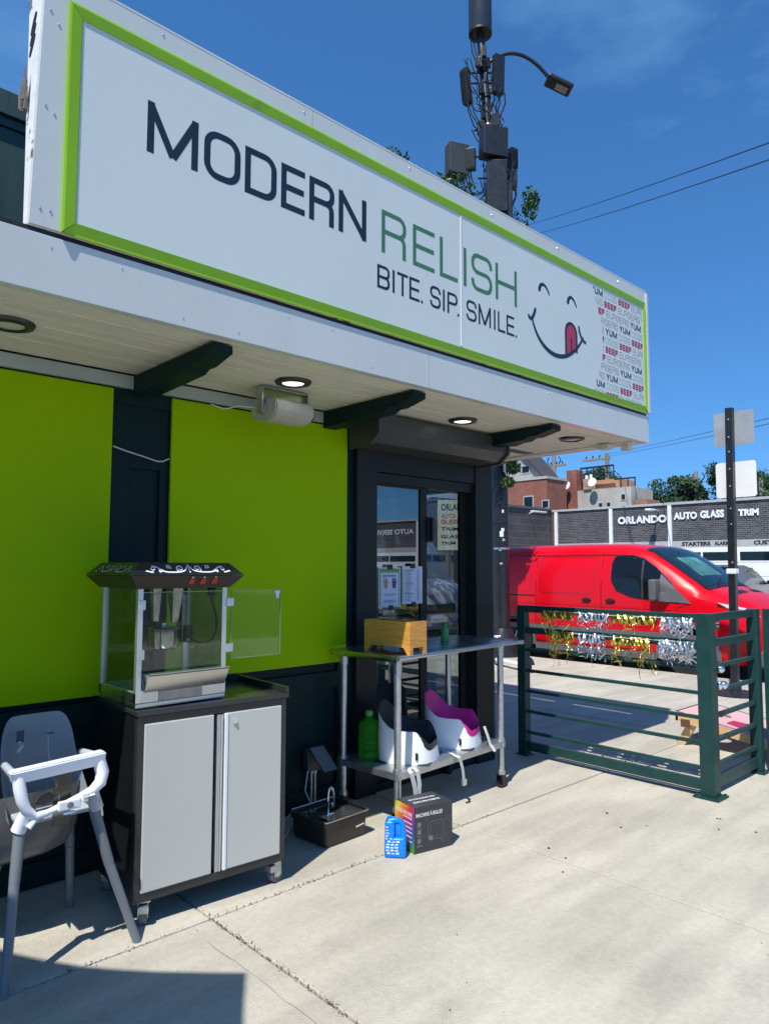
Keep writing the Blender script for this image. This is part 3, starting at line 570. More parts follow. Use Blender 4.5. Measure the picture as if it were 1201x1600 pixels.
# horn speaker
t = thing('horn_speaker', 'off-white box speaker hung from the soffit on a bracket above the lime panel', 'speaker', (2.2, 3.2, 2.4))
prof = [(3.17, 2.345), (3.10, 2.335), (3.055, 2.31), (3.05, 2.255), (3.085, 2.225), (3.16, 2.215), (3.27, 2.235), (3.30, 2.28), (3.27, 2.335)]
g = G(); g.prism(prof, lambda a, b, w: Vector((w, a, b)), 2.085, 2.335); bmesh.ops.bevel(g.b, geom=g.b.edges[:], offset=0.008, segments=2, affect='EDGES'); sp_ = g.out('speaker_body', mat('speaker_plastic', (0.42, 0.41, 0.36), 0.5, dirt=((0.2, 0.19, 0.16), 9, 0.62, 0.5)), t, smooth=True)
g = G(); g.box(2.055, 2.065, 3.14, 3.20, 2.26, 2.40, 0.003); g.box(2.352, 2.362, 3.14, 3.20, 2.28, 2.40, 0.003); g.box(2.065, 2.352, 3.14, 3.20, 2.392, 2.40, 0.002)
for xx in (2.066, 2.340): g.cyl((xx, 3.17, 2.285), (xx+0.016, 3.17, 2.285), 0.035, seg=18)
g.out('bracket', galv, t, smooth=True)
g = G(); g.tube([(2.09, 3.25, 2.30), (2.03, 3.33, 2.315), (1.98, 3.40, 2.30), (1.93, 3.45, 2.33)], 0.003, 6); g.out('cable', printw, t)
t = thing('flood_sensor', 'small round dark sensor head on the frieze right of the speaker', 'sensor', (2.56, 3.42, 2.35))
g = G(); g.lathe([(0.02, -0.03), (0.034, -0.028), (0.038, 0.0), (0.034, 0.03), (0.02, 0.035)], (0, 0, 0), seg=12, M=Matrix.Rotation(R(90), 4, 'X')); g.out('sensor_head', black, t, local=True, smooth=True)
g = G(); g.box(-0.07, 0.05, 0.0, 0.03, 0.028, 0.036); g.out('mount_plate', black, t, local=True)
# hairline cracks in the slabs, weeds in the joints
g = G()
for (x0, y0, dx, dy, n) in ((1.467, 2.56, 0.0, -0.05, 14), (6.2, 1.5, 0.05, 0.05, 8)):
    p = Vector((x0, y0)); pts = [tuple(p)]
    for k in range(n): p = p+Vector((dx+random.gauss(0, 0.003), dy+random.gauss(0, 0.003))); pts.append(tuple(p))
    ribbon(g, pts, [0.0008+0.0012*random.random() for _ in pts], XY(0.0032), 0, 0)
tag(g.out('hairline_cracks', mat('crack_dark', (0.24, 0.215, 0.18), 0.9), None, kind='stuff'), 'hairline cracks wandering over the pavement slabs', 'cracks')
g = G()
for k in range(150):
    if k % 3: x = 1.57+random.gauss(0, 0.006); y = random.uniform(1.9, 2.72)
    else: x = random.uniform(1.0, 3.2); y = 2.7125+random.gauss(0, 0.005)
    for q in range(3):
        a = random.uniform(0, 6.3); h_ = random.uniform(0.004, 0.014); d = Vector((math.cos(a), math.sin(a), 0))*0.5*h_
        g.b.faces.new([g.b.verts.new(v) for v in (Vector((x-0.001, y, -0.004)), Vector((x+0.001, y, -0.004)), Vector((x, y, h_))+d)])
tag(g.out('joint_weeds', mat('dry_weed', (0.10, 0.09, 0.03), 0.9, var=0.4, scale=30), None, kind='stuff'), 'tiny dry weeds growing in the pavement joints', 'weeds')
# ------------------------------------------------------------------ popcorn cart
def rot_local(x, y, rz): return Matrix.Translation((x, y, 0)) @ Matrix.Rotation(rz, 4, 'Z')
t = thing('popcorn_cart', 'charcoal metal cart cabinet with two pale grey doors standing on casters under the popcorn machine', 'cart', (1.285, 2.83, 0), rz=R(-3.5))
Wc, Dc = 0.70, 0.47
g = G(); g.box(0, Wc, 0.03, Dc, 0.10, 0.835, 0.003); g.out('cabinet', mat('cabinet_side_shaded', (0.010, 0.011, 0.012), 0.3), t, local=True)  # near black: the shade on the cart's side is put into its colour
g = G(); g.box(0, 0.026, 0, 0.03, 0.10, 0.835, 0.002); g.box(Wc-0.026, Wc, 0, 0.03, 0.10, 0.835, 0.002); g.box(0.026, Wc-0.026, 0, 0.03, 0.10, 0.135, 0.002); g.box(0.026, Wc-0.026, 0, 0.03, 0.805, 0.835, 0.002); g.out('front_frame', cartd, t, local=True)
g = G(); g.box(-0.006, Wc+0.012, -0.008, Dc+0.01, 0.836, 0.858, 0.004); g.box(Wc-0.004, Wc+0.012, -0.004, Dc, 0.858, 0.885, 0.003); g.box(0.35, Wc+0.012, Dc-0.005, Dc+0.01, 0.858, 0.895, 0.003); g.out('cart_top', mat('cart_top_dark', (0.03, 0.03, 0.03), 0.18, var=0.1), t, local=True)
d = G(); d.box(0.028, 0.333, -0.006, 0.026, 0.137, 0.803, 0.004); dl = d.out('door', cartg, t, local=True)
d = G(); d.box(0.402, Wc-0.028, -0.006, 0.026, 0.137, 0.803, 0.004); dr = d.out('door', cartg, t, local=True)
g = G(); g.box(0.385, 0.4005, -0.010, 0.02, 0.137, 0.803, 0.003); g.out('door_edge', plastw, dr, local=True)
g = G(); g.box(0.350, 0.357, -0.004, 0.02, 0.137, 0.80, 0.001); g.box(0.3585, 0.3655, -0.004, 0.02, 0.137, 0.80, 0.001); g.box(0.367, 0.376, -0.006, 0.02, 0.137, 0.80, 0.001); g.out('astragal', alu, t, local=True)
g = G(); g.cyl((0.43, -0.006, 0.765), (0.43, -0.012, 0.765), 0.011, seg=16); g.cyl((0.43, -0.012, 0.765), (0.43, -0.016, 0.765), 0.006, seg=12); g.out('lock', chrome, dr, local=True, smooth=True)
for (x, y, a) in ((0.055, 0.035, 70), (Wc-0.03, 0.035, 20), (0.055, Dc-0.05, 40), (Wc-0.05, Dc-0.05, 10)):
    M = Matrix.Translation((x, y, 0)) @ Matrix.Rotation(R(a), 4, 'Z')
    g = G(); g.box(-0.03, 0.03, -0.028, 0.028, 0.094, 0.0995, 0.001, M); g.box(-0.022, 0.024, -0.020, -0.016, 0.03, 0.094, 0.001, M); g.box(-0.022, 0.024, 0.016, 0.020, 0.03, 0.094, 0.001, M); g.box(-0.045, -0.01, -0.022, 0.022, 0.055, 0.085, 0.006, M)
    cs = g.out('caster', galv, t, local=True)
    g = G(); g.cyl(M @ Vector((0.004, -0.014, 0.0375)), M @ Vector((0.004, 0.014, 0.0375)), 0.0375, seg=24); g.out('wheel', mat('caster_rubber', (0.13, 0.13, 0.13), 0.5), cs, local=True, smooth=True)
    g = G(); g.cyl(M @ Vector((0.004, -0.0205, 0.0375)), M @ Vector((0.004, 0.0205, 0.0375)), 0.013, seg=14); g.out('hub', alu, cs, local=True, smooth=True)

# ------------------------------------------------------------------ popcorn machine
PX0, PX1, PY0, PY1 = 1.285, 1.700, 2.86, 3.24
t = thing('popcorn_machine', 'glass sided popcorn machine with black scrollwork canopy and open side door', 'popcorn machine', (1.49, 3.05, 0.859))
g = G(); g.box(PX0, PX1, PY0, PY1, 0.862, 0.882, 0.003); g.box(PX0, PX0+0.012, PY0, PY1, 0.882, 0.925, 0.002); g.box(PX1-0.012, PX1, PY0, PY1, 0.882, 0.925, 0.002); g.box(PX0+0.012, PX1-0.012, PY1-0.012, PY1, 0.882, 0.925, 0.002); g.box(PX0+0.012, PX1-0.012, PY0, PY0+0.006, 0.882, 0.935, 0.002); g.out('base_tray', steel, t)
g = G(); g.box(PX0+0.10, PX0+0.30, PY0-0.004, PY0, 0.885, 0.925, 0.001); g.out('drawer_front', mat('dull_steel', (0.32, 0.30, 0.27), 0.4, metal=0.8, var=0.25, scale=14), t)
for x, y in ((PX0, PY0), (PX1-0.022, PY0), (PX0, PY1-0.022), (PX1-0.022, PY1-0.022)):
    g = G(); g.box(x, x+0.022, y-0.001, y+0.003, 0.884, 1.352, 0.0008); xs = x if x < 1.5 else x+0.0185; g.box(xs, xs+0.0035, y+0.003, y+0.022, 0.884, 1.352, 0.0008); g.out('corner_post', alu, t)
panes = [((PX0+0.004, PY0+0.022, 0.925), (PX0+0.007, PY1-0.022, 1.35)), ((PX0+0.022, PY1-0.008, 0.925), (PX1-0.022, PY1-0.005, 1.35)), ((PX0+0.022, PY0+0.005, 1.00), (PX1-0.022, PY0+0.008, 1.335)), ((PX1-0.007, PY0+0.022, 0.925), (PX1-0.004, PY1-0.022, 1.35))]
for a, b_ in panes:
    g = G(); g.box(a[0], b_[0], a[1], b_[1], a[2], b_[2]); g.out('glass_panel', G_clear, t)
g = G(); g.box(PX0+0.022, PX1-0.022, PY0+0.0045, PY0+0.0085, 0.998, 1.0005); g.box(PX0+0.022, PX1-0.022, PY0+0.0045, PY0+0.0085, 1.335, 1.338); g.box(PX0+0.003, PX0+0.008, PY0+0.022, PY1-0.022, 0.925, 0.929); g.out('glass_edge', G_edge, t)
# tilting serving flap
fl = G(); fl.prism([(PY0-0.002, 0.925), (PY0+0.004, 0.925), (PY0-0.035, 0.998), (PY0-0.047, 1.004), (PY0-0.047, 1.000), (PY0-0.040, 0.994)], lambda a, b, w: Vector((w, a, b)), PX0+0.035, PX1-0.005)
fl.out('serving_flap', steel, t)
g = G(); g.hull([Vector((PX0+0.035, PY0, 0.925)), Vector((PX0+0.035, PY0-0.044, 1.002)), Vector((PX0+0.035, PY0+0.01, 1.002))], [Vector((PX0+0.038, PY0, 0.925)), Vector((PX0+0.030, PY0-0.044, 1.002)), Vector((PX0+0.030, PY0+0.01, 1.002))]); g.out('flap_cheek', steel, t)
# canopy: two sloping tiers
def ringr(e, z): return [Vector((PX0-e, PY0-e, z)), Vector((PX1+e, PY0-e, z)), Vector((PX1+e, PY1+e, z)), Vector((PX0-e, PY1+e, z))]
g = G(); g.hull(ringr(0.004, 1.462), ringr(0.056, 1.408)); g.out('canopy_upper', mat('canopy_black_gloss', (0.010, 0.012, 0.014), 0.25), t)
g = G(); g.hull(ringr(0.0555, 1.406), ringr(0.010, 1.352)); g.out('canopy_lower', mat('canopy_dark_brown_metal', (0.028, 0.024, 0.022), 0.35, metal=0.3), t)
for k in range(3):
    x = 1.505+0.055*k; n = Vector((0, -0.054, -0.0455)).normalized(); c = Vector((x, PY0-0.036, 1.383)); V_ = Vector((0, -0.0455, 0.054)).normalized()
    g = G(); M = Matrix((( 1, 0, 0, c.x), (0, V_.y, n.y, c.y), (0, V_.z, n.z, c.z), (0, 0, 0, 1))); g.box(-0.013, 0.013, -0.015, 0.015, -0.001, 0.004, 0.001, M); g.out('red_switch', mat('red_switch_plastic', (0.42, 0.01, 0.006), 0.3), t)
    g = G(); g.box(-0.004, 0.004, 0.017, 0.024, -0.001, 0.001, 0, M); g.out('switch_legend', printw, t)
# scrollwork on the upper slopes
def scroll(fn, Ls, m, name):
    g = G()
    def spiral(cx, cy, r0, r1, a0, turns, n=22): return [(cx+(r0+(r1-r0)*i/n)*math.cos(R(a0)+turns*2*math.pi*i/n), cy+(r0+(r1-r0)*i/n)*math.sin(R(a0)+turns*2*math.pi*i/n)) for i in range(n+1)]
    for s_ in (-1, 1):
        q = lambda P: [(Ls/2+s_*x, y) for x, y in P]
        W1 = 0.0062
        ribbon(g, q(bez((0.008, 0.040), (0.012, 0.02), (0.03, 0.008), (0.10, 0.012), 14)+bez((0.10, 0.012), (0.135, 0.016), (0.13, 0.042), (0.165, 0.042), 10)), W1, fn, 0, 0)
        ribbon(g, q(spiral(0.040, 0.030, 0.004, 0.017, 20, -1.2)), W1*0.9, fn, 0, 0)
        ribbon(g, q(spiral(0.092, 0.038, 0.003, 0.011, 200, 1.1)), W1*0.8, fn, 0, 0)
        ribbon(g, q(spiral(0.128, 0.020, 0.003, 0.010, 0, -1.2)), W1*0.8, fn, 0, 0)
        ribbon(g, q(spiral(0.165, 0.030, 0.003, 0.012, 90, -1.0)), W1, fn, 0, 0)
        ribbon(g, q(bez((0.165, 0.012), (0.18, 0.008), (0.185, 0.02), (0.197, 0.016), 8)), W1, fn, 0, 0)
    ribbon(g, [(Ls/2, 0.022), (Ls/2, 0.050)], [0.003, 0.007], fn, 0, 0); ribbon(g, [(Ls/2, 0.008), (Ls/2, 0.016)], 0.005, fn, 0, 0)
    return g.out(name, m, t)
sl_ = Vector((0, 0.052, 0.054)); Ls_ = sl_.length; sl_.normalize(); nn_ = Vector((0, -0.054, 0.052)).normalized()
scroll(lambda a, b, w: Vector((PX0+a, PY0-0.056, 1.408)) + sl_*(b*1.1+0.005) + nn_*(0.0012-w), PX1-PX0, plastw, 'scrollwork')
sx_ = Vector((0.052, 0, 0.054)).normalized(); nx_ = Vector((-0.054, 0, 0.052)).normalized()
scroll(lambda a, b, w: Vector((PX0-0.056, PY0-0.02+a*0.95, 1.408)) + sx_*(b*1.1+0.005) + nx_*(0.0012-w), PY1-PY0+0.02, mat('scroll_dull', (0.30, 0.32, 0.30), 0.5), 'scrollwork')
# kettle, hangers, motor, cord
g = G(); g.lathe([(0.055, 0), (0.066, 0.006), (0.070, 0.03), (0.070, 0.082), (0.074, 0.086), (0.074, 0.09)], (1.50, 3.06, 1.075), 32); kt = g.out('kettle', kettlem, t, smooth=True)
g = G(); g.lathe([(0.072, 0), (0.066, 0.008), (0.01, 0.014)], (1.50, 3.06, 1.1655), 32); g.cyl((1.50, 3.06, 1.178), (1.50, 3.06, 1.19), 0.012); g.out('kettle_lid', steel, kt, smooth=True)
g = G(); g.hull([Vector(p) for p in ((1.435, 3.04, 1.35), (1.475, 3.04, 1.35), (1.475, 3.08, 1.35), (1.435, 3.08, 1.35))], [Vector(p) for p in ((1.445, 3.05, 1.20), (1.468, 3.05, 1.20), (1.468, 3.07, 1.20), (1.445, 3.07, 1.20))]); g.out('hanger', kettlem, t)
g = G(); g.hull([Vector(p) for p in ((1.525, 3.03, 1.35), (1.58, 3.03, 1.35), (1.58, 3.09, 1.35), (1.525, 3.09, 1.35))], [Vector(p) for p in ((1.535, 3.05, 1.19), (1.56, 3.05, 1.19), (1.56, 3.07, 1.19), (1.535, 3.07, 1.19))]); g.out('hanger', kettlem, t)
g = G(); g.box(1.572, 1.60, 3.03, 3.09, 1.10, 1.35, 0.004); g.out('support_arm', kettlem, t)
g = G(); g.box(1.577, 1.610, 2.995, 3.03, 1.12, 1.175, 0.004); g.tube([(1.565, 3.03, 1.12), (1.60, 3.0, 1.10), (1.60, 2.99, 1.16)], 0.003, 6); g.out('kettle_plug', black, t)
g = G(); g.tube([(1.60, 2.99, 1.115), (1.62, 2.95, 1.10), (1.66, 2.93, 1.105), (1.685, 2.92, 1.15), (1.68, 2.915, 1.22), (1.655, 2.91, 1.29), (1.65, 2.91, 1.33)], 0.0045, 8); g.box(1.637, 1.665, 2.90, 2.925, 1.315, 1.355, 0.005); g.out('power_cord', black, t, smooth=True)
# open door on the right with hinges and latch
dr_ = G(); dr_.box(1.728, 2.000, 2.868, 2.871, 1.03, 1.335); dd = dr_.out('side_door', G_clear, t)
g = G(); g.box(1.728, 1.730, 2.8665, 2.8725, 1.03, 1.335); g.box(1.9985, 2.0005, 2.8665, 2.8725, 1.03, 1.335); g.box(1.73, 1.9985, 2.8665, 2.8725, 1.028, 1.030); g.box(1.73, 1.9985, 2.8665, 2.8725, 1.335, 1.337); g.out('door_edge', G_edge, dd)
for z in (1.08, 1.285):
    g = G(); g.box(1.698, 1.716, 2.850, 2.862, z-0.018, z+0.018, 0.002); g.box(1.719, 1.738, 2.860, 2.866, z-0.018, z+0.018, 0.002); g.cyl((1.7175, 2.858, z-0.02), (1.7175, 2.858, z+0.02), 0.004, seg=8); g.out('hinge', alu, dd)
for z in (1.08, 1.285):
    g = G(); g.box(PX0-0.003, PX0+0.030, PY0-0.008, PY0-0.0015, z-0.02, z+0.02, 0.002); g.cyl((PX0+0.012, PY0-0.010, z-0.02), (PX0+0.012, PY0-0.010, z+0.02), 0.004, seg=8); g.out('hinge', alu, t)
g = G(); g.box(1.960, 1.993, 2.860, 2.868, 1.322, 1.332, 0.002); g.prism([(1.965, 1.322), (1.990, 1.322), (1.985, 1.295), (1.972, 1.295)], XZ(2.862), 0, 0.005); g.out('latch', alu, dd)

# ------------------------------------------------------------------ high chair
t = thing('high_chair', 'blue-grey toddler high chair with white tray frame and splayed grey legs', 'high chair', (0.98, 2.9, 0))
def leg(p0, p1, p2, r0=0.021, r1=0.016):
    g = G(); g.tube([p0, p1], [r0, r0*0.92], 12); lg = g.out('leg', hcleg, t, smooth=True)
    g = G(); g.tube([p1, p2], [r0*0.88, r1], 12); g.out('leg_tip', hcleg, lg, smooth=True); return lg
leg((0.845, 2.80, 0.52), (0.825, 2.77, 0.34), (0.785, 2.70, 0.0)); leg((1.105, 2.80, 0.53), (1.165, 2.785, 0.31), (1.268, 2.745, 0.0))
leg((0.87, 3.06, 0.52), (0.86, 3.10, 0.30), (0.83, 3.22, 0.0)); leg((1.10, 3.06, 0.52), (1.13, 3.10, 0.30), (1.18, 3.21, 0.0))
# seat shell: rounded back curving forward into the side wings
g = G(); NB = 26; NZ = 14; rows = []
for j in range(NZ+1):
    v = j/NZ; row = []
    for i in range(NB+1):
        a = -1+2*i/NB; top = 0.345*(1-0.30*max(0, abs(a)-0.45)**2/0.3025)*(1-0.13*abs(a)**6)
        z = 0.50+top*v; hw = 0.152+0.004*math.sin(math.pi*v)-0.012*v
        x = 0.99+hw*math.copysign(1-(1-abs(a))**1.5, a); y = 3.12-(0.17*(1-v)**1.4+0.055)*(abs(a)**2.6)+0.02*v
        row.append(g.b.verts.new((x, y, z)))
    rows.append(row)
for j in range(NZ):
    for i in range(NB): g.b.faces.new((rows[j][i], rows[j][i+1], rows[j+1][i+1], rows[j+1][i]))
bmesh.ops.solidify(g.b, geom=g.b.faces[:], thickness=0.012)
sh = g.out('seat_back', hcgrey, t, smooth=True)
g = G(); g.box(0.86, 1.12, 2.86, 3.09, 0.495, 0.515, 0.008); g.out('seat_pan', hcgrey, t)
for (x, z, w, h) in ((0.905, 0.75, 0.028, 0.045), (1.02, 0.765, 0.026, 0.006)):
    g = G(); g.box(x, x+w, 3.083, 3.090, z, z+h, 0.002); g.out('harness_slot', mat('slot_dark', (0.03, 0.045, 0.06), 0.6), sh)
g = G(); g.tube([(1.022, 3.084, 0.765), (1.024, 3.075, 0.70), (1.035, 3.06, 0.62), (1.045, 3.02, 0.56), (1.03, 2.95, 0.53)], 0.011, 8, flat=0.2); g.tube([(0.915, 3.084, 0.755), (0.925, 3.07, 0.74), (0.91, 3.075, 0.715)], 0.011, 8, flat=0.2); g.out('harness_strap', hcgrey, t, smooth=True)
g = G(); g.prism([(0.93, 0.545), (0.955, 0.575), (0.985, 0.582), (1.005, 0.565), (1.0, 0.545), (0.965, 0.535)], XZ(2.93), 0, 0.02); g.out('crotch_pad', mat('pad_dark', (0.02, 0.025, 0.035), 0.6), t)
# white tray frame: rounded loop facing the camera with arm rests going back
def bevbar(g, pts, w, h): g.tube(pts, w, 10, flat=h/w)
g = G(); loop = [(0.805, 2.775, 0.705), (0.86, 2.76, 0.705), (0.96, 2.755, 0.712), (1.05, 2.758, 0.722), (1.125, 2.775, 0.728)]
g.hull([Vector((0.795, 2.755, 0.722)), Vector((1.132, 2.755, 0.740)), Vector((1.132, 2.81, 0.740)), Vector((0.795, 2.81, 0.722))], [Vector((0.81, 2.765, 0.676)), Vector((1.13, 2.765, 0.690)), Vector((1.13, 2.81, 0.690)), Vector((0.81, 2.81, 0.676))])
bmesh.ops.bevel(g.b, geom=g.b.edges[:], offset=0.006, segments=2, affect='EDGES'); g.out('tray_bar', plastw, t, smooth=True)
g = G(); g.tube([(0.825, 2.782, 0.71), (0.83, 2.772, 0.66), (0.838, 2.768, 0.62), (0.852, 2.767, 0.585), (0.885, 2.765, 0.552), (0.93, 2.765, 0.558), (0.99, 2.765, 0.575), (1.04, 2.766, 0.590), (1.085, 2.768, 0.602), (1.115, 2.77, 0.625), (1.125, 2.778, 0.66), (1.112, 2.785, 0.71)], [0.020, 0.022, 0.021, 0.019, 0.015, 0.012, 0.012, 0.013, 0.018, 0.023, 0.025, 0.024], 12); g.out('tray_loop', plastw, t, smooth=True)
for (a, b_) in (((0.815, 2.79, 0.705), (0.845, 3.02, 0.69)), ((1.12, 2.79, 0.715), (1.135, 3.02, 0.69))):
    g = G(); g.tube([a, b_], [0.016, 0.014], 10); g.out('arm_rest', hcgrey, t, smooth=True)
for (a, b_, c) in (((0.86, 2.772, 0.585), (0.850, 2.79, 0.54), (0.838, 2.797, 0.505)), ((1.09, 2.772, 0.602), (1.10, 2.79, 0.565), (1.115, 2.797, 0.525))):
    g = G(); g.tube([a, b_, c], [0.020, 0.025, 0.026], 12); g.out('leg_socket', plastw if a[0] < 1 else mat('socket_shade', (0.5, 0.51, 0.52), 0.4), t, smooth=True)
g = G(); g.tube([(0.86, 2.76, 0.52), (0.89, 2.765, 0.550), (0.93, 2.76, 0.562), (0.98, 2.758, 0.572)], [0.012, 0.010, 0.009, 0.009], 8); g.out('front_strut', plastw, t, smooth=True)
g = G(); g.box(0.955, 1.035, 2.738, 2.756, 0.558, 0.592, 0.005, seg=2); bk = g.out('buckle', plastw, t)
g = G(); g.cyl((0.995, 2.738, 0.576), (0.995, 2.732, 0.576), 0.011, seg=18); g.out('buckle_button', hcleg, bk, smooth=True)
g = G(); g.box(0.975, 1.015, 2.742, 2.754, 0.542, 0.551, 0.002); g.box(1.04, 1.062, 2.740, 2.755, 0.575, 0.604, 0.003); g.out('buckle_clip', plastw, bk)
g = G(); g.tube([(1.045, 2.748, 0.59), (1.085, 2.744, 0.594), (1.105, 2.742, 0.57), (1.115, 2.745, 0.53), (1.118, 2.747, 0.51)], 0.010, 8, flat=0.25); g.out('waist_strap', webbing, t, smooth=True)
g = G(); g.box(0.955, 1.02, 2.80, 2.804, 0.49, 0.70, 0.001); g.out('acrylic_guard', smoke, t)
# smoked tub behind
tub = G(); rings = []
for (z, e) in ((0.315, 0.62), (0.335, 0.80), (0.40, 0.93), (0.50, 1.0), (0.58, 1.02)):
    rings.append([(0.90+0.27*e*math.copysign(abs(math.cos(R(a)))**0.7, math.cos(R(a))), 3.12+0.15*e*math.copysign(abs(math.sin(R(a)))**0.8, math.sin(R(a))), z) for a in range(0, 360, 12)])
vr = [[tub.b.verts.new(p) for p in rg] for rg in rings]
for i in range(len(vr)-1):
    for j in range(30): tub.b.faces.new((vr[i][j], vr[i][(j+1) % 30], vr[i+1][(j+1) % 30], vr[i+1][j]))
tub.b.faces.new(vr[0][::-1])
o = tub.out('storage_basket', mat('smoked_plastic', (0.15, 0.14, 0.125), 0.25, var=0.1), t, smooth=True)

# ------------------------------------------------------------------ steel work table and what stands on it
TR = R(3.6); TM = Matrix.Translation((2.785, 2.860, 0)) @ Matrix.Rotation(TR, 4, 'Z')
t = thing('work_table', 'stainless steel work table with lower shelf in front of the sliding window', 'table', (2.785, 2.860, 0), rz=TR)
TW, TD, TZ = 1.275, 0.56, 0.948
g = G(); g.box(0, TW, 0, TD, TZ-0.004, TZ, 0.0015); g.tube([(0.004, 0.008, TZ-0.013), (TW-0.004, 0.008, TZ-0.013)], 0.0125, 12); g.box(0, 0.004, 0.01, TD, TZ-0.034, TZ-0.002, 0.001); g.box(TW-0.004, TW, 0.01, TD, TZ-0.034, TZ-0.002, 0.001); g.out('tabletop', steel, t, local=True, smooth=True)
g = G(); g.box(0.25, TW-0.25, 0.22, 0.32, TZ-0.05, TZ-0.006, 0.003); g.out('stiffener', galv, t, local=True)
LEGS = ((0.06, 0.06), (TW-0.20, 0.06), (0.06, TD-0.06), (TW-0.20, TD-0.06))
for (x, y) in LEGS:
    g = G(); g.cyl((x, y, 0.095), (x, y, TZ-0.005), 0.0205, seg=20); g.cyl((x, y, TZ-0.09), (x, y, TZ-0.03), 0.025, seg=16); g.cyl((x, y, 0.262), (x, y, 0.318), 0.026, seg=18); g.cyl((x, y, 0.085), (x, y, 0.11), 0.027, seg=18); lg = g.out('leg', galv, t, local=True, smooth=True)
    g = G(); g.cyl((x, y-0.016, 0.034), (x, y+0.016, 0.034), 0.034, seg=20); g.box(x-0.02, x+0.02, y-0.024, y-0.02, 0.02, 0.085); g.box(x-0.02, x+0.02, y+0.02, y+0.024, 0.02, 0.085); g.box(x-0.024, x+0.024, y-0.024, y+0.024, 0.08, 0.087, 0.002); g.box(x+0.02, x+0.05, y-0.012, y+0.012, 0.05, 0.062, 0.003); g.out('caster', black, lg, local=True, smooth=True)
sx0, sx1, sy0, sy1 = 0.04, TW-0.18, 0.04, TD-0.04
g = G(); g.box(sx0, sx1, sy0, sy1, 0.296, 0.300, 0.001); g.box(sx0, sx1, sy0-0.003, sy0, 0.262, 0.3005, 0.001); g.box(sx0, sx1, sy1, sy1+0.003, 0.262, 0.3005, 0.001); g.box(sx0-0.003, sx0, sy0, sy1, 0.262, 0.3005, 0.001); g.box(sx1, sx1+0.003, sy0, sy1, 0.262, 0.3005, 0.001); g.out('shelf', galv, t, local=True)

# wooden planter
pt = thing('wooden_planter', 'varnished wooden planter box on feet at the left end of the steel table', 'planter', (2.88, 3.05, TZ), rz=R(0))
PM = Matrix.Translation((2.880, 2.866, TZ)) @ Matrix.Rotation(R(4), 4, 'Z')
pw, pdp, ph = 0.150, 0.36, 0.185
for name, (a, b_, c, d_) in (('side_board', (0, 0.014, 0, pdp)), ('side_board', (pw-0.014, pw, 0, pdp)), ('end_board', (0.014, pw-0.014, 0, 0.014)), ('end_board', (0.014, pw-0.014, pdp-0.014, pdp))):
    g = G(); g.box(a, b_, c, d_, 0.038, ph, 0.002, PM); g.out(name, wood, pt)
for (a, c) in ((0, 0), (pw-0.03, 0), (0, pdp-0.05), (pw-0.03, pdp-0.05)):
    g = G(); g.prism([(c if c == 0 else c, 0.038), (c+0.05, 0.038), (c+(0.02 if c == 0 else 0.05), 0.0), (c if c == 0 else c+0.03, 0.0)], lambda u_, v_, w_: PM @ Vector((w_, u_, v_)), a+0.001, a+0.029); g.out('foot', wood, pt)
g = G(); g.box(0.014, pw-0.014, 0.014, pdp-0.014, ph-0.03, ph-0.02, 0, PM); g.out('inner_liner', mat('planter_liner', (0.02, 0.05, 0.05), 0.7), pt)

t = thing('soap_bottle', 'small green squeeze bottle on the steel table before the right pane', 'bottle', (3.60, 3.25, TZ))
g = G(); g.lathe([(0.026, 0), (0.030, 0.006), (0.029, 0.03), (0.022, 0.055), (0.026, 0.075), (0.018, 0.092)], (0, 0, 0), 20); g.out('bottle_body', mat('green_soap', (0.05, 0.30, 0.07), 0.25), t, local=True, smooth=True)
g = G(); g.lathe([(0.017, 0.092), (0.019, 0.10), (0.018, 0.118), (0.010, 0.125)], (0, 0, 0), 16); g.out('bottle_cap', mat('green_cap', (0.04, 0.22, 0.05), 0.3), t, local=True, smooth=True)
t = thing('napkin_box', 'dark navy napkin box beside the wooden planter on the steel table', 'box', (3.22, 3.18, TZ))
g = G(); g.box(-0.06, 0.08, -0.05, 0.06, 0, 0.115, 0.006); bx_ = g.out('box_body', mat('navy_box', (0.012, 0.03, 0.07), 0.35), t, local=True)
g = G(); g.box(-0.03, 0.05, -0.052, -0.0502, 0.02, 0.05); g.out('box_slot', black, bx_, local=True)
g = G(); g.box(-0.075, -0.062, -0.05, -0.03, 0.0, 0.022, 0.003); g.out('white_tab', plastw, t, local=True)

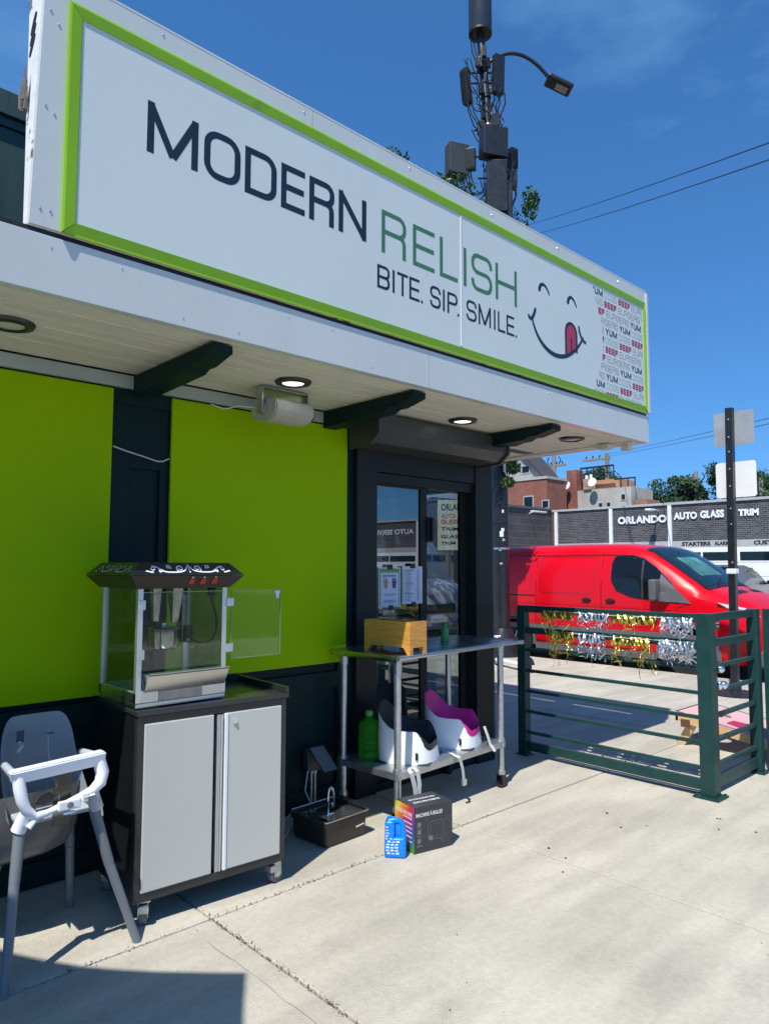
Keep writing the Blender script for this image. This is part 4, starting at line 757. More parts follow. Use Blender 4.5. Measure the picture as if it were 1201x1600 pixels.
# menus clipped to the window
def menu(name, label, x0, x1, z0, z1, green):
    t = thing(name, label, 'menu', ((x0+x1)/2, 3.49, z0), 'menus clipped to the left window pane')
    g = G(); g.box(x0, x1, 3.490, 3.492, z0, z1); bdy = g.out('sleeve', paper if not green else mat('sleeve_pale', (0.50, 0.58, 0.55), 0.3), t)
    if green:
        g = G(); g.box(x0+0.010, x1-0.012, 3.4885, 3.4895, z1-0.034, z1-0.008); g.box(x0+0.010, x0+0.016, 3.4885, 3.4895, z0+0.01, z1-0.034); g.box(x1-0.018, x1-0.012, 3.4885, 3.4895, z0+0.01, z1-0.034); g.out('green_border', papergreen, t)
        g = G(); g.box(x0+0.022, x1-0.024, 3.4882, 3.4892, z0+0.014, z1-0.038); g.out('sheet', paper, t)
        g = G()
        for k in range(9): g.box(x0+0.034+0.014*k, x0+0.044+0.014*k, 3.4875, 3.488, z1-0.062, z1-0.050)
        for k, zz in enumerate((0.085, 0.078, 0.045, 0.038, 0.031)): g.box(x0+0.04+0.008*(k % 2), x1-0.045-0.01*(k % 3), 3.4875, 3.488, z0+zz, z0+zz+0.003)
        g.out('print_lines', papertxt, t, kind='stuff')
        for k, c in enumerate(((0.30, 0.22, 0.12), (0.05, 0.05, 0.12))):
            xc = x0+0.062+0.078*k; zc = z0+0.155; g = G(); g.prism([(xc-0.022, zc+0.02), (xc-0.012, zc-0.03), (xc+0.012, zc-0.03), (xc+0.022, zc+0.02)], XZ(3.4875), 0, 0.0006)
            g.prism([(xc-0.020, zc+0.022), (xc-0.016, zc+0.05), (xc-0.006, zc+0.024), (xc+0.004, zc+0.045), (xc+0.020, zc+0.022)], XZ(3.4875), 0, 0.0006); g.out('drink_picture', mat('drink_print%d' % k, c, 0.5), t)
    else:
        g = G(); g.box(x0+0.008, x0+0.014, 3.489, 3.4898, z0+0.02, z1-0.02); g.out('green_stripe', papergreen, t)
        g = G()
        for k in range(23):
            z = z1-0.030-0.0094*k; big = k in (0, 10, 17)
            g.box(x0+0.028, x0+0.028+(0.085 if big else random.uniform(0.045, 0.07)), 3.489, 3.4896, z, z+(0.005 if big else 0.003)); g.box(x1-0.055, x1-0.035, 3.489, 3.4896, z, z+0.0035)
        g.out('print_lines', papertxt, t, kind='stuff')
    for (xc, zc, w_) in (((x0+x1)/2, z1+0.004, 0.045), ((x0+x1)/2+0.01, z0-0.004, 0.038)):
        g = G(); g.box(xc-w_/2, xc+w_/2, 3.482, 3.494, zc-0.018, zc+0.016, 0.003); g.out('binder_clip', black, t)
menu('drinks_menu', 'green bordered drinks menu clipped inside the left window pane', 3.215, 3.418, 1.175, 1.440, True)
menu('price_list', 'white typed price list clipped inside the left window pane', 3.432, 3.632, 1.190, 1.448, False)

# booster seats
def booster(name, label, x, y, rz, pad, strap):
    t = thing(name, label, 'booster seat', (x, y, 0.301), 'booster seats on the lower table shelf', rz)
    NA = 48; W_, D_ = 0.178, 0.165
    def rimz(a):                      # a=90 is the back
        s_ = math.sin(a); k = max(0, s_); return 0.185+0.135*(k**1.5)-0.085*min(1, max(0, (-s_-0.35)/0.55))**1.2
    def pt(a, e, z): 
        c, s_ = math.cos(a), math.sin(a); q = 0.62
        return Vector((W_*e*math.copysign(abs(c)**q, c), D_*e*math.copysign(abs(s_)**q, s_)+(0.02*z/0.3 if s_ > 0 else 0), z))
    g = G(); rows = []
    for (e, fz) in ((1.04, 0.0), (1.03, 0.15), (1.0, 0.45), (0.965, 0.75), (0.945, 0.95), (0.935, 1.0), (0.915, 1.0)):
        rows.append([g.b.verts.new(pt(2*math.pi*j/NA, e*(1-0.0*fz), max(0, rimz(2*math.pi*j/NA)*fz))) for j in range(NA)])
    for i in range(len(rows)-1):
        for j in range(NA): g.b.faces.new((rows[i][j], rows[i][(j+1) % NA], rows[i+1][(j+1) % NA], rows[i+1][j]))
    g.b.faces.new(rows[0][::-1]); sh = g.out('shell', plastw, t, local=True, smooth=True)
    g = G(); rows = []
    fr = [g.b.verts.new(pt(2*math.pi*j/NA, 0.90+0.075*min(1, max(0, -math.sin(2*math.pi*j/NA)-0.3)*2.2), rimz(2*math.pi*j/NA)*(1-0.30*min(1, max(0, -math.sin(2*math.pi*j/NA)-0.3)*2.2)))) for j in range(NA)]
    rows.append(fr)
    for (e, fz, ab) in ((0.955, 1.0, 0.006), (0.90, 1.0, 0.003), (0.80, 0.80, 0.0), (0.68, 0.55, 0.0), (0.55, 0, 0.080), (0.30, 0, 0.070), (0.05, 0, 0.068)):
        rows.append([g.b.verts.new(pt(2*math.pi*j/NA, e, (rimz(2*math.pi*j/NA)*fz+ab) if fz else ab)) for j in range(NA)])
    for i in range(len(rows)-1):
        for j in range(NA): g.b.faces.new((rows[i][j], rows[i][(j+1) % NA], rows[i+1][(j+1) % NA], rows[i+1][j]))
    g.b.faces.new(rows[-1]); g.out('seat_pad', pad, t, local=True, smooth=True)
    g = G(); g.box(-W_*0.99, W_*0.99, -D_*1.0, D_*1.0, -0.0005, 0.006, 0.004); g.out('base_gasket', black, t, local=True)
    g = G(); g.box(-W_-0.006, -W_+0.004, -0.10, -0.085, 0.03, 0.07, 0.002); g.out('side_slot', black, t, local=True)
    for pp in strap:
        g = G(); wl = wloc(t); Mi = Matrix.Rotation(-rz, 4, 'Z'); g.tube([Mi @ (Vector(p)-wl) for p in pp], 0.0125, 8, flat=0.16); g.out('strap', webbing, t, local=True, smooth=True)
    return t
bl = booster('booster_seat', 'white booster seat with black pad on the left of the table shelf', 3.125, 3.115, R(30), boostblk, [[(2.95, 2.93, 0.306), (2.91, 2.90, 0.306), (2.905, 2.878, 0.295), (2.925, 2.872, 0.22), (2.945, 2.875, 0.13)], [(2.98, 2.94, 0.306), (2.96, 2.91, 0.306), (2.955, 2.878, 0.295), (2.965, 2.872, 0.22), (2.955, 2.875, 0.12)]])
br = booster('booster_seat', 'white booster seat with magenta pad on the right of the table shelf', 3.585, 3.165, R(26), pink, [[(3.36, 2.99, 0.306), (3.34, 2.945, 0.306), (3.355, 2.912, 0.295), (3.375, 2.905, 0.22), (3.385, 2.905, 0.15)], [(3.68, 2.985, 0.42), (3.68, 2.955, 0.36), (3.69, 2.945, 0.31), (3.70, 2.935, 0.295), (3.70, 2.915, 0.27)]])
g = G(); g.box(3.365, 3.40, 2.895, 2.912, 0.125, 0.165, 0.003); o = g.out('buckle', alu, None); o.data.transform(Matrix.Rotation(-R(26), 4, 'Z') @ Matrix.Translation(-Vector(wloc(br)))); o.parent = br
# ribbed green bottle
t = thing('refill_bottle', 'ribbed translucent green bottle on the lower shelf left of the booster seats', 'bottle', (2.93, 3.26, 0.3005))
pr = [(0.060, 0.0), (0.066, 0.006), (0.066, 0.04)]
for k in range(8): pr += [(0.062, 0.05+0.017*k), (0.067, 0.0585+0.017*k)]
pr += [(0.064, 0.19), (0.060, 0.205), (0.035, 0.228), (0.022, 0.236), (0.020, 0.25)]
g = G(); g.lathe(pr, (0, 0, 0), 28); g.out('bottle_body', greenb, t, local=True, smooth=True)
g = G(); g.lathe([(0.023, 0.2505), (0.024, 0.254), (0.024, 0.276), (0.022, 0.279)], (0, 0, 0), 20); g.out('bottle_cap', mat('lime_cap', (0.12, 0.42, 0.06), 0.35), t, local=True, smooth=True)

# ------------------------------------------------------------------ things on the pavement
# drinking fountain tub
t = thing('fountain_tub', 'dark brown box-shaped water fountain with chrome tap by the wall', 'water fountain', (2.50, 3.10, 0), rz=R(3))
g = G()
def rr_(w, d, r_, z, n=5): return [Vector((p[0], p[1], z)) for p in sq(-w, w, -d, d, (r_, r_), n)]
secs = [rr_(0.140, 0.130, 0.02, 0.004), rr_(0.146, 0.136, 0.02, 0.02), rr_(0.150, 0.140, 0.02, 0.100), rr_(0.160, 0.148, 0.024, 0.102), rr_(0.162, 0.150, 0.024, 0.132)]
for a, b_ in zip(secs[:-1], secs[1:]):
    A = [g.b.verts.new(p) for p in a]; B2 = [g.b.verts.new(p) for p in b_]; n = len(A)
    for i in range(n): g.b.faces.new((A[i], A[(i+1) % n], B2[(i+1) % n], B2[i]))
g.b.faces.new([g.b.verts.new(p) for p in secs[0]][::-1]); g.out('tub', mat('tub_brown', (0.030, 0.022, 0.019), 0.4, var=0.15, dirt=((0.07, 0.06, 0.055), 14, 0.62, 0.5)), t, local=True, smooth=True, merge=True)
g = G(); g.tube([tuple(p) for p in rr_(0.159, 0.147, 0.022, 0.134)]+[tuple(rr_(0.159, 0.147, 0.022, 0.134)[0])], 0.005, 8); g.out('steel_rim', steel, t, local=True, smooth=True)
g = G(); A = [g.b.verts.new(p) for p in rr_(0.157, 0.145, 0.022, 0.118)]; g.b.faces.new(A); g.out('basin', mat('basin_dark_glossy', (0.03, 0.035, 0.032), 0.06, spec=0.8), t, local=True)
g = G(); g.lathe([(0.032, 0), (0.030, 0.006), (0.012, 0.008)], (-0.005, 0.0, 0.119), 24); g.tube([(-0.01, 0, 0.12), (-0.01, 0, 0.215), (-0.006, 0, 0.238), (0.008, 0, 0.248), (0.022, 0, 0.238), (0.028, 0, 0.205), (0.030, 0, 0.15)], [0.006, 0.006, 0.007, 0.007, 0.007, 0.006, 0.005], 10); g.out('tap', chrome, t, local=True, smooth=True)
g = G()
for k in range(7): g.box(0.065+0.0085*k, 0.071+0.0085*k, -0.1425, -0.1402, 0.058+0.0008*k, 0.065+0.0008*k)
g.out('maker_mark', printw, t, local=True, kind='stuff')
g = G(); g.lathe([(0.016, 0), (0.012, 0.012)], (0.10, 0.09, 0.119), 18); g.out('float_knob', chrome, t, local=True, smooth=True)
# outdoor socket box with conduits
t = thing('outdoor_socket', 'grey weatherproof socket box with open lid and two conduits on the wall', 'socket box', (2.66, 3.48, 0.03))
g = G(); g.box(2.60, 2.70, 3.43, 3.477, 0.24, 0.37, 0.006); g.out('socket_body', mat('socket_grey', (0.05, 0.055, 0.055), 0.5), t)
g = G(); g.hull([Vector(p) for p in ((2.60, 3.40, 0.375), (2.70, 3.40, 0.375), (2.70, 3.41, 0.385), (2.60, 3.41, 0.385))], [Vector(p) for p in ((2.63, 3.31, 0.262), (2.73, 3.31, 0.262), (2.73, 3.325, 0.258), (2.63, 3.325, 0.258))]); g.out('lid', mat('lid_grey', (0.085, 0.105, 0.12), 0.4), t)
for x in (2.645, 2.672):
    g = G(); g.cyl((x, 3.455, 0.0), (x, 3.455, 0.24), 0.0085, seg=12); g.cyl((x, 3.455, 0.222), (x, 3.455, 0.24), 0.013, seg=12); g.out('conduit', galv, t, smooth=True)
t0 = G(); t0.tube([(2.60, 3.43, 0.25), (2.56, 3.40, 0.15), (2.57, 3.33, 0.06), (2.50, 3.30, 0.02), (2.40, 3.30, 0.03), (2.30, 3.22, 0.01), (2.15, 3.25, 0.008)], 0.0045, 8); t0.tube([(2.44, 3.27, 0.09), (2.40, 3.30, 0.10), (2.35, 3.31, 0.05), (2.33, 3.25, 0.01)], 0.004, 8)
tag(t0.out('power_cable', webbing, None, smooth=True, kind=None), 'thin grey cable looping on the ground behind the fountain tub', 'cable')

# bubble machine carton
t = thing('bubble_machine_box', 'black carton with rainbow side panel lettered MACHINE A BULLES', 'carton', (2.645, 2.60, 0), rz=math.atan2(-0.046, 0.235))
bw_, bd_, bh_ = 0.240, 0.180, 0.228
g = G(); g.box(0.0007, bw_, 0, bd_, 0, bh_, 0.0015); g.out('carton', boxd, t, local=True)
rb = bpy.data.materials.new('rainbow_print'); rb.use_nodes = True; N = rb.node_tree
tcx = N.nodes.new('ShaderNodeTexCoord'); spx = N.nodes.new('ShaderNodeSeparateXYZ'); N.links.new(tcx.outputs['Object'], spx.inputs[0])
ma = N.nodes.new('ShaderNodeMath'); ma.operation = 'MULTIPLY_ADD'; ma.inputs[1].default_value = -2.6; ma.inputs[2].default_value = 0.42; N.links.new(spx.outputs['Z'], ma.inputs[0])
mb_ = N.nodes.new('ShaderNodeMath'); mb_.operation = 'MULTIPLY_ADD'; mb_.inputs[1].default_value = -2.9; N.links.new(spx.outputs['Y'], mb_.inputs[0]); 
ma.inputs[2].default_value = 1.12; N.links.new(ma.outputs[0], mb_.inputs[2])
crx = N.nodes.new('ShaderNodeValToRGB'); els = crx.color_ramp.elements; els[0].position = 0.0; els[0].color = (0.04, 0.30, 0.05, 1); els[1].position = 1.0; els[1].color = (0.06, 0.30, 0.06, 1)
for p_, c_ in ((0.13, (0.75, 0.60, 0.05, 1)), (0.28, (0.80, 0.25, 0.03, 1)), (0.45, (0.70, 0.03, 0.04, 1)), (0.62, (0.28, 0.04, 0.25, 1)), (0.78, (0.06, 0.05, 0.32, 1)), (0.9, (0.03, 0.10, 0.22, 1))):
    e = els.new(p_); e.color = c_
N.links.new(mb_.outputs[0], crx.inputs[0]); N.links.new(crx.outputs[0], N.nodes['Principled BSDF'].inputs['Base Color']); N.nodes['Principled BSDF'].inputs['Roughness'].default_value = 0.4
g = G(); g.box(-0.0008, 0.0005, 0.002, bd_-0.002, 0.002, bh_-0.002); g.out('rainbow_side', rb, t, local=True)
Mb = Matrix.Translation(t.location) @ Matrix.Rotation(t.rotation_euler.z, 4, 'Z')
def btext(body, m, o_, U, V, w_, h_, bold=0.02, nm='carton_print'):
    ob = text(nm, body, m, None, o_, U, V, w_, h_, bold); ob.parent = t; return ob
btext('MACHINE À BULLES', printw, (0.010, -0.0006, 0.178), (1, 0, 0.00), (0, 0, 1), 0.165, 0.024)
btext('MACHINE À BULLES', printw, (0.205, 0.122, bh_+0.0006), (-1, 0, 0), (0, -1, 0), 0.165, 0.022)
btext('BUBBLE MACHINE', printw, (0.205, 0.078, bh_+0.0006), (-1, 0, 0), (0, -1, 0), 0.165, 0.020)
btext('BUBBLE MACHINE', printw, (-0.0014, 0.160, 0.176), (0, -1, 0), (0, 0, 1), 0.140, 0.022)
g = G()
for k, (zz, l_) in enumerate(((0.165, .08), (0.140, .075), (0.118, .07), (0.097, .08), (0.074, .05), (0.052, .035))):
    g.box(-0.0014, -0.0011, 0.02, 0.02+l_, zz, zz+0.005)
g.out('side_print_lines', printw, t, local=True, kind='stuff')
g = G()
for zz in (0.142, 0.105, 0.062): g.box(0.018, 0.040, -0.0012, -0.0006, zz-0.012, zz+0.010); 
for zz in (0.124, 0.086, 0.042, 0.036): g.box(0.014, 0.048, -0.0012, -0.0006, zz-0.004, zz-0.001)
g.out('icon_print', printg, t, local=True, kind='stuff')
g = G(); fz = lambda a, b, w: Vector((a, -0.0010, b))
ribbon(g, sq(0.085, 0.185, 0.055, 0.145, (0.018, 0.018)), 0.004, fz, 0, 0, True); ribbon(g, sq(0.100, 0.172, 0.070, 0.130, (0.012, 0.012)), 0.0025, fz, 0, 0, True)
for (cx_, cz_, r_) in ((0.205, 0.15, 0.009), (0.21, 0.10, 0.008), (0.20, 0.06, 0.010), (0.075, 0.16, 0.006), (0.17, 0.045, 0.006), (0.185, 0.035, 0.007), (0.22, 0.13, 0.006)):
    ribbon(g, [(cx_+math.cos(a*0.5236)*r_, cz_+math.sin(a*0.5236)*r_) for a in range(12)], 0.0018, fz, 0, 0, True)
g.out('picture_print', mat('picture_grey', (0.11, 0.11, 0.115), 0.4), t, local=True, kind='stuff')
g = G(); g.prism([(0.090, 0.058), (0.108, 0.050), (0.118, 0.068), (0.100, 0.080), (0.088, 0.072)], lambda a, b, w: Vector((a, -0.0013+w, b)), 0, 0.0004); g.out('picture_print', printg, t, local=True)
g = G(); g.box(0.03, 0.215, bd_*0.5-0.0004, bd_*0.5+0.0004, bh_-0.0002, bh_+0.0003); g.out('lid_seam', black, t, local=True)

# blue bubble solution jug
t = thing('bubble_solution_jug', 'bright blue plastic jug with handle standing against the bubble machine carton', 'jug', (2.567, 2.655, 0), rz=R(-50))
jg = bmesh.new(); 
J = G()
outl = [(-0.052, 0.004), (-0.054, 0.03), (-0.054, 0.095), (-0.050, 0.150), (-0.040, 0.180), (-0.022, 0.192), (0.022, 0.192), (0.040, 0.182), (0.046, 0.160), (0.046, 0.102), (0.054, 0.088), (0.054, 0.03), (0.052, 0.004)]
hole = [(-0.002, 0.105), (0.026, 0.098), (0.028, 0.152), (0.018, 0.165), (0.002, 0.163)]
def fj(a, b, w): return Vector((a, w, b))
# body below, left column and bridge, handle: three solids joined into one surface
J.box(-0.054, 0.054, -0.034, 0.034, 0.0, 0.098, 0.014, seg=3); J.box(-0.052, -0.002, -0.033, 0.033, 0.06, 0.178, 0.014, seg=3); J.tube([(-0.03, 0, 0.168), (0.0, 0, 0.176), (0.026, 0, 0.172), (0.038, 0, 0.150), (0.040, 0, 0.115), (0.038, 0, 0.08)], [0.022, 0.017, 0.014, 0.013, 0.013, 0.018], 12)
J.box(-0.01, 0.035, -0.008, 0.008, 0.09, 0.165, 0.003)
J.out('jug_body', bluej, t, local=True, smooth=True)
g = G(); g.lathe([(0.015, 0), (0.016, 0.003), (0.015, 0.014), (0.013, 0.015)], (-0.028, 0, 0.177), 20); g.out('jug_cap', bluej, t, local=True, smooth=True)
g = G()
for k in range(10):
    z = 0.022+0.014*k; w_ = random.uniform(0.010, 0.02); x_ = -0.045 if k > 5 else random.uniform(-0.047, -0.036)
    for q in range(1 if k > 5 else 3): g.box(x_+q*0.022, x_+q*0.022+w_, -0.0350, -0.0338, z, z+random.uniform(0.004, 0.008), 0.0)
g.out('jug_label_print', mat('label_print', (0.65, 0.68, 0.80), 0.5, var=0.3, scale=90), t, local=True, kind='stuff')
# ------------------------------------------------------------------ fence
def fence_thing(label, loc): return thing('metal_fence', label, 'fence', loc, 'dark green rail fence panels')
RZ = [1.120, 0.955, 0.805, 0.645, 0.490, 0.335, 0.178, 0.075]
t = fence_thing('long dark green rail fence panel running out from the building and hung with foil fringe', (4.66, 1.97, 0)); FA = t
for k, z in enumerate(RZ):
    h = (0.026, 0.024, 0.011, 0.011, 0.011, 0.011, 0.011, 0.033)[k]
    g = G(); g.box(4.645-(0.018 if k in (0, 1, 7) else 0.012), 4.645+(0.018 if k in (0, 1, 7) else 0.012), 2.012, 3.34, z-h, z+h, 0.003); g.out('rail', tealf, t)
g = G(); g.box(4.615, 4.685, 3.34, 3.41, 0, 1.145, 0.004); g.box(4.60, 4.70, 3.325, 3.425, 0, 0.01, 0.002); g.out('post', tealf, t)
def corner_post(x, y, par, w=0.04):
    g = G(); g.box(x-w, x+w, y-w, y+w, 0.012, 1.150, 0.005); p = g.out('post', tealf, par)
    g = G(); g.box(x-w*1.75, x+w*1.75, y-w*1.75, y+w*1.75, 0.0, 0.012, 0.002)
    for a in (-1, 1):
        for b_ in (-1, 1): g.cyl((x+a*w*1.4, y+b_*w*1.4, 0.012), (x+a*w*1.4, y+b_*w*1.4, 0.02), 0.009, seg=6)
    g.out('base_plate', tealf, p); return p
cp = corner_post(4.665, 1.965, t, 0.046)
t = fence_thing('short dark green rail fence panel with steel latch balls and a No Alcohol sign', (5.0, 1.97, 0)); FB = t
for k, z in enumerate(RZ):
    h = (0.026, 0.024, 0.013, 0.013, 0.013, 0.013, 0.013, 0.036)[k]
    g = G(); g.box(4.714, 5.44, 1.955, 1.985, z-h, z+h, 0.003); g.out('rail', tealf, t)
corner_post(5.48, 1.97, t, 0.036)
for z in (0.20, 0.62, 0.93):
    g = G(); g.cyl((5.535, 1.955, z-0.04), (5.535, 1.955, z+0.04), 0.011, seg=10); g.box(5.516, 5.535, 1.95, 1.96, z-0.03, z+0.03); g.out('hinge', tealf, t, smooth=True)
g = G(); g.box(4.74, 4.815, 1.940, 1.954, 1.042, 1.108, 0.001); ns_ = g.out('notice_plate', black, t)
text('notice_text', 'No Alcohol', printw, t, (4.748, 1.9394, 1.080), (1, 0, 0), (0, 0, 1), 0.058, 0.014, 0.01)
text('notice_text', 'Beyond This Point', printw, t, (4.745, 1.9394, 1.056), (1, 0, 0), (0, 0, 1), 0.064, 0.013, 0.01)
for z in (0.80, 0.695):
    g = G(); g.cyl((4.712, 1.962, z), (4.712, 1.905, z), 0.010, seg=12)
    t_ = bmesh.new(); bmesh.ops.create_uvsphere(t_, u_segments=20, v_segments=12, radius=0.026); g.add(t_, Matrix.Translation((4.712 if z > 0.75 else 4.755, 1.90, z)))
    if z < 0.75:
        g.cyl((4.712, 1.905, z), (4.755, 1.90, z), 0.010, seg=12); t_ = bmesh.new(); bmesh.ops.create_uvsphere(t_, u_segments=16, v_segments=10, radius=0.02); g.add(t_, Matrix.Translation((4.712, 1.91, z)) @ Matrix.Diagonal((0.8, 1, 1.4, 1)))
    g.out('latch_ball', chrome, t, smooth=True)
t = fence_thing('dark green rail gate leaf swung back at the right edge', (5.56, 1.6, 0))
gdir = Vector((-0.10, -1.0, 0)).normalized()
def gp(s_, z, w=0): return Vector((5.575, 1.93, z))+gdir*s_+Vector((-gdir.y, gdir.x, 0))*w
def gbox(g, s0, s1, z0, z1, w0, w1): g.hull([gp(s0, z0, w0), gp(s1, z0, w0), gp(s1, z0, w1), gp(s0, z0, w1)], [gp(s0, z1, w0), gp(s1, z1, w0), gp(s1, z1, w1), gp(s0, z1, w1)])
for k, z in enumerate(RZ):
    h = (0.026, 0.024, 0.013, 0.013, 0.013, 0.013, 0.013, 0.036)[k]
    g = G(); gbox(g, 0.045, 1.25, z-h, z+h, -0.014, 0.014); g.out('rail', tealf, t)
for s0 in (0.0, 1.25):
    g = G(); gbox(g, s0, s0+0.045, 0.04, 1.148, -0.022, 0.022); g.out('gate_stile', tealf, t)

# foil fringe garlands hung on the two upper rails
def garland(label, z0, spans, zrand):
    t = thing('foil_garland', label, 'garland', (4.63, 2.6, z0), 'metallic foil fringe garlands on the fence')
    for (ya, yb, m, dens, l0, l1) in spans:
        g = G(); n = int(abs(yb-ya)*dens)
        # folded header band
        H = 18; pr_ = []
        for i in range(H+1):
            y = ya+(yb-ya)*i/H; sag = 0.0
            pr_.append([g.b.verts.new((4.618-0.008*random.random(), y, z0+0.024)), g.b.verts.new((4.612-0.014*random.random(), y, z0-0.004)), g.b.verts.new((4.615-0.012*random.random(), y, z0-0.028-0.02*random.random()))])
        for i in range(H):
            for k in range(2): g.b.faces.new((pr_[i][k], pr_[i+1][k], pr_[i+1][k+1], pr_[i][k+1]))
        for i in range(n):
            y = ya+(yb-ya)*random.random(); ln = random.uniform(l0, l1)*(0.35+0.75*abs(math.sin(17*y+z0*9))**3); w = random.uniform(0.003, 0.009); x = 4.613-random.random()*0.012; z = z0-0.02
            dx, dy, a = 0, random.gauss(0, 0.20 if m is foilg else 0.09), random.uniform(0, 3.1); prev = None; seg = 7; amp = random.uniform(0.003, 0.012)
            for s_ in range(seg+1):
                u_ = s_/seg; aa = a+random.gauss(0, 0.5)*s_*0.6; c = Vector((x+amp*math.sin(5*u_+a)-0.012*u_, y+dy*ln*u_*1.5+amp*math.cos(7*u_+a), z-ln*u_)); d = Vector((math.cos(aa), math.sin(aa), 0))*w/2
                cur = (g.b.verts.new(c-d), g.b.verts.new(c+d))
                if prev: g.b.faces.new((prev[0], prev[1], cur[1], cur[0]))
                prev = cur
        for i in range(int(n*0.55)):                      # strands dragged sideways into a tangle
            y = ya+(yb-ya)*random.random(); sp = random.uniform(0.05, 0.16)*random.choice((-1, 1)); z = z0-random.uniform(0.0, 0.6)*l1; w = random.uniform(0.003, 0.010); ph = random.uniform(0, 6); prev = None
            for s_ in range(9):
                u_ = s_/8; c = Vector((4.606-0.008*math.sin(6*u_+ph), min(ya, max(yb+0.01, y+sp*u_)), z-0.035*math.sin(3.1*u_)+0.012*math.sin(9*u_+ph))); d = Vector((0.3*math.cos(ph+5*u_), 0.2, math.sin(ph+3*u_))).normalized()*w/2; cur = (g.b.verts.new(c-d), g.b.verts.new(c+d))
                if prev: g.b.faces.new((prev[0], prev[1], cur[1], cur[0]))
                prev = cur
        g.out('foil_strips', m, t, kind='stuff')
    g = G(); g.tube([(4.617, spans[0][0], z0+0.02), (4.61, (spans[0][0]+spans[-1][1])/2, z0+0.012), (4.617, spans[-1][1], z0+0.02)], 0.003, 6); g.out('cord', webbing, t)
garland('upper gold and silver foil fringe garland tied along the top fence rail', 1.095, [(3.17, 2.90, foilg, 26, 0.04, 0.14), (2.86, 2.62, foils, 60, 0.03, 0.12), (2.60, 2.27, foilg, 26, 0.03, 0.12), (2.24, 2.02, foils, 170, 0.04, 0.12)], 0)
garland('lower gold and silver foil fringe garland tied along the second fence rail', 0.945, [(3.10, 2.90, foilg, 110, 0.04, 0.20), (2.86, 2.64, foils, 90, 0.04, 0.26), (2.60, 2.32, foilg, 90, 0.04, 0.24), (2.25, 2.02, foils, 220, 0.04, 0.13)], 0)
g = G()
for k in range(14):
    y = random.uniform(3.08, 3.20); prev = None; w = 0.005; x = 4.613; ln = random.uniform(0.25, 0.40); ph = random.uniform(0, 6)
    for s_ in range(12):
        u_ = s_/11; c = Vector((x-0.01*math.sin(3*u_+ph), y-0.10*math.sin(u_*2.2+ph*0.1)*u_+0.012*math.sin(9*u_+ph), 1.09-ln*u_)); d = Vector((math.cos(ph+4*u_), math.sin(ph+4*u_), 0))*w/2; cur = (g.b.verts.new(c-d), g.b.verts.new(c+d))
        if prev: g.b.faces.new((prev[0], prev[1], cur[1], cur[0]))
        prev = cur
tag(g.out('foil_tassel', foilg, None), 'loose gold foil tassel trailing down at the building end of the long fence', 'tassel')

# ------------------------------------------------------------------ cornhole board beyond the fence
t = thing('cornhole_board', 'pink and crimson cornhole board with round hole leaning on its folded wooden leg', 'game board', (6.12, 2.1, 0))
bx0, bx1, by0, by1 = 5.82, 6.42, 2.72, 1.50
def bp(u_, v_, h=0): # u along width 0..1, v from raised end 0..1
    return Vector((bx0+(bx1-bx0)*u_, by0+(by1-by0)*v_, 0.27-0.19*v_+h))
hc_ = (0.5, 0.2); hr = 0.078
g = G(); n = 32; ring = [(hc_[0]+hr/0.6*math.cos(2*math.pi*i/n), hc_[1]+hr/1.22*math.sin(2*math.pi*i/n)) for i in range(n)]
def edgept(a):
    c, s_ = math.cos(a), math.sin(a); k = 1e9
    if c > 1e-9: k = min(k, (1-hc_[0])/c)
    if c < -1e-9: k = min(k, -hc_[0]/c)
    if s_ > 1e-9: k = min(k, (1-hc_[1])/s_)
    if s_ < -1e-9: k = min(k, -hc_[1]/s_)
    return (hc_[0]+c*k, hc_[1]+s_*k)
angs = sorted(set([2*math.pi*i/n for i in range(n)]+[math.atan2(b_-hc_[1], a-hc_[0]) % (2*math.pi) for a in (0, 1) for b_ in (0, 1)]))
TI = [(hc_[0]+hr/0.6*math.cos(a), hc_[1]+hr/1.22*math.sin(a)) for a in angs]; TO = [edgept(a) for a in angs]
for h0 in (0,):
    vi = [g.b.verts.new(bp(*p)) for p in TI]; vo = [g.b.verts.new(bp(*p)) for p in TO]; wi = [g.b.verts.new(bp(*p, -0.014)) for p in TI]; wo_ = [g.b.verts.new(bp(*p, -0.014)) for p in TO]
    m_ = len(angs)
    for i in range(m_):
        j = (i+1) % m_; g.b.faces.new((vi[i], vo[i], vo[j], vi[j])); g.b.faces.new((wi[j], wo_[j], wo_[i], wi[i])); g.b.faces.new((vi[j], wi[j], wi[i], vi[i])); g.b.faces.new((vo[i], wo_[i], wo_[j], vo[j]))
g.out('deck', mat('board_pink', (0.62, 0.36, 0.36), 0.5, var=0.04), t)
g = G(); A = [bp(a, b_, 0.002) for a, b_ in ((0.16, 0.30), (0.40, 0.30), (0.72, 1.0), (0.0, 1.0), (0.0, 0.72))]; g.b.faces.new([g.b.verts.new(p) for p in A]); g.out('crimson_wedge', mat('board_crimson', (0.42, 0.01, 0.05), 0.5, var=0.03), t)
g = G()
for (a, b_) in (((0.012, 0.0), (0.012, 1.0)), ((0.988, 0.0), (0.988, 1.0)), ((0, 0.006), (1, 0.006))):
    p, q = bp(*a, 0.0025), bp(*b_, 0.0025); d = (q-p).normalized(); s_ = d.cross(Vector((0, 0, 1)))*0.006; g.b.faces.new([g.b.verts.new(v) for v in (p-s_, q-s_, q+s_, p+s_)])
g.out('border_line', mat('board_navy', (0.02, 0.02, 0.06), 0.5), t, kind='stuff')
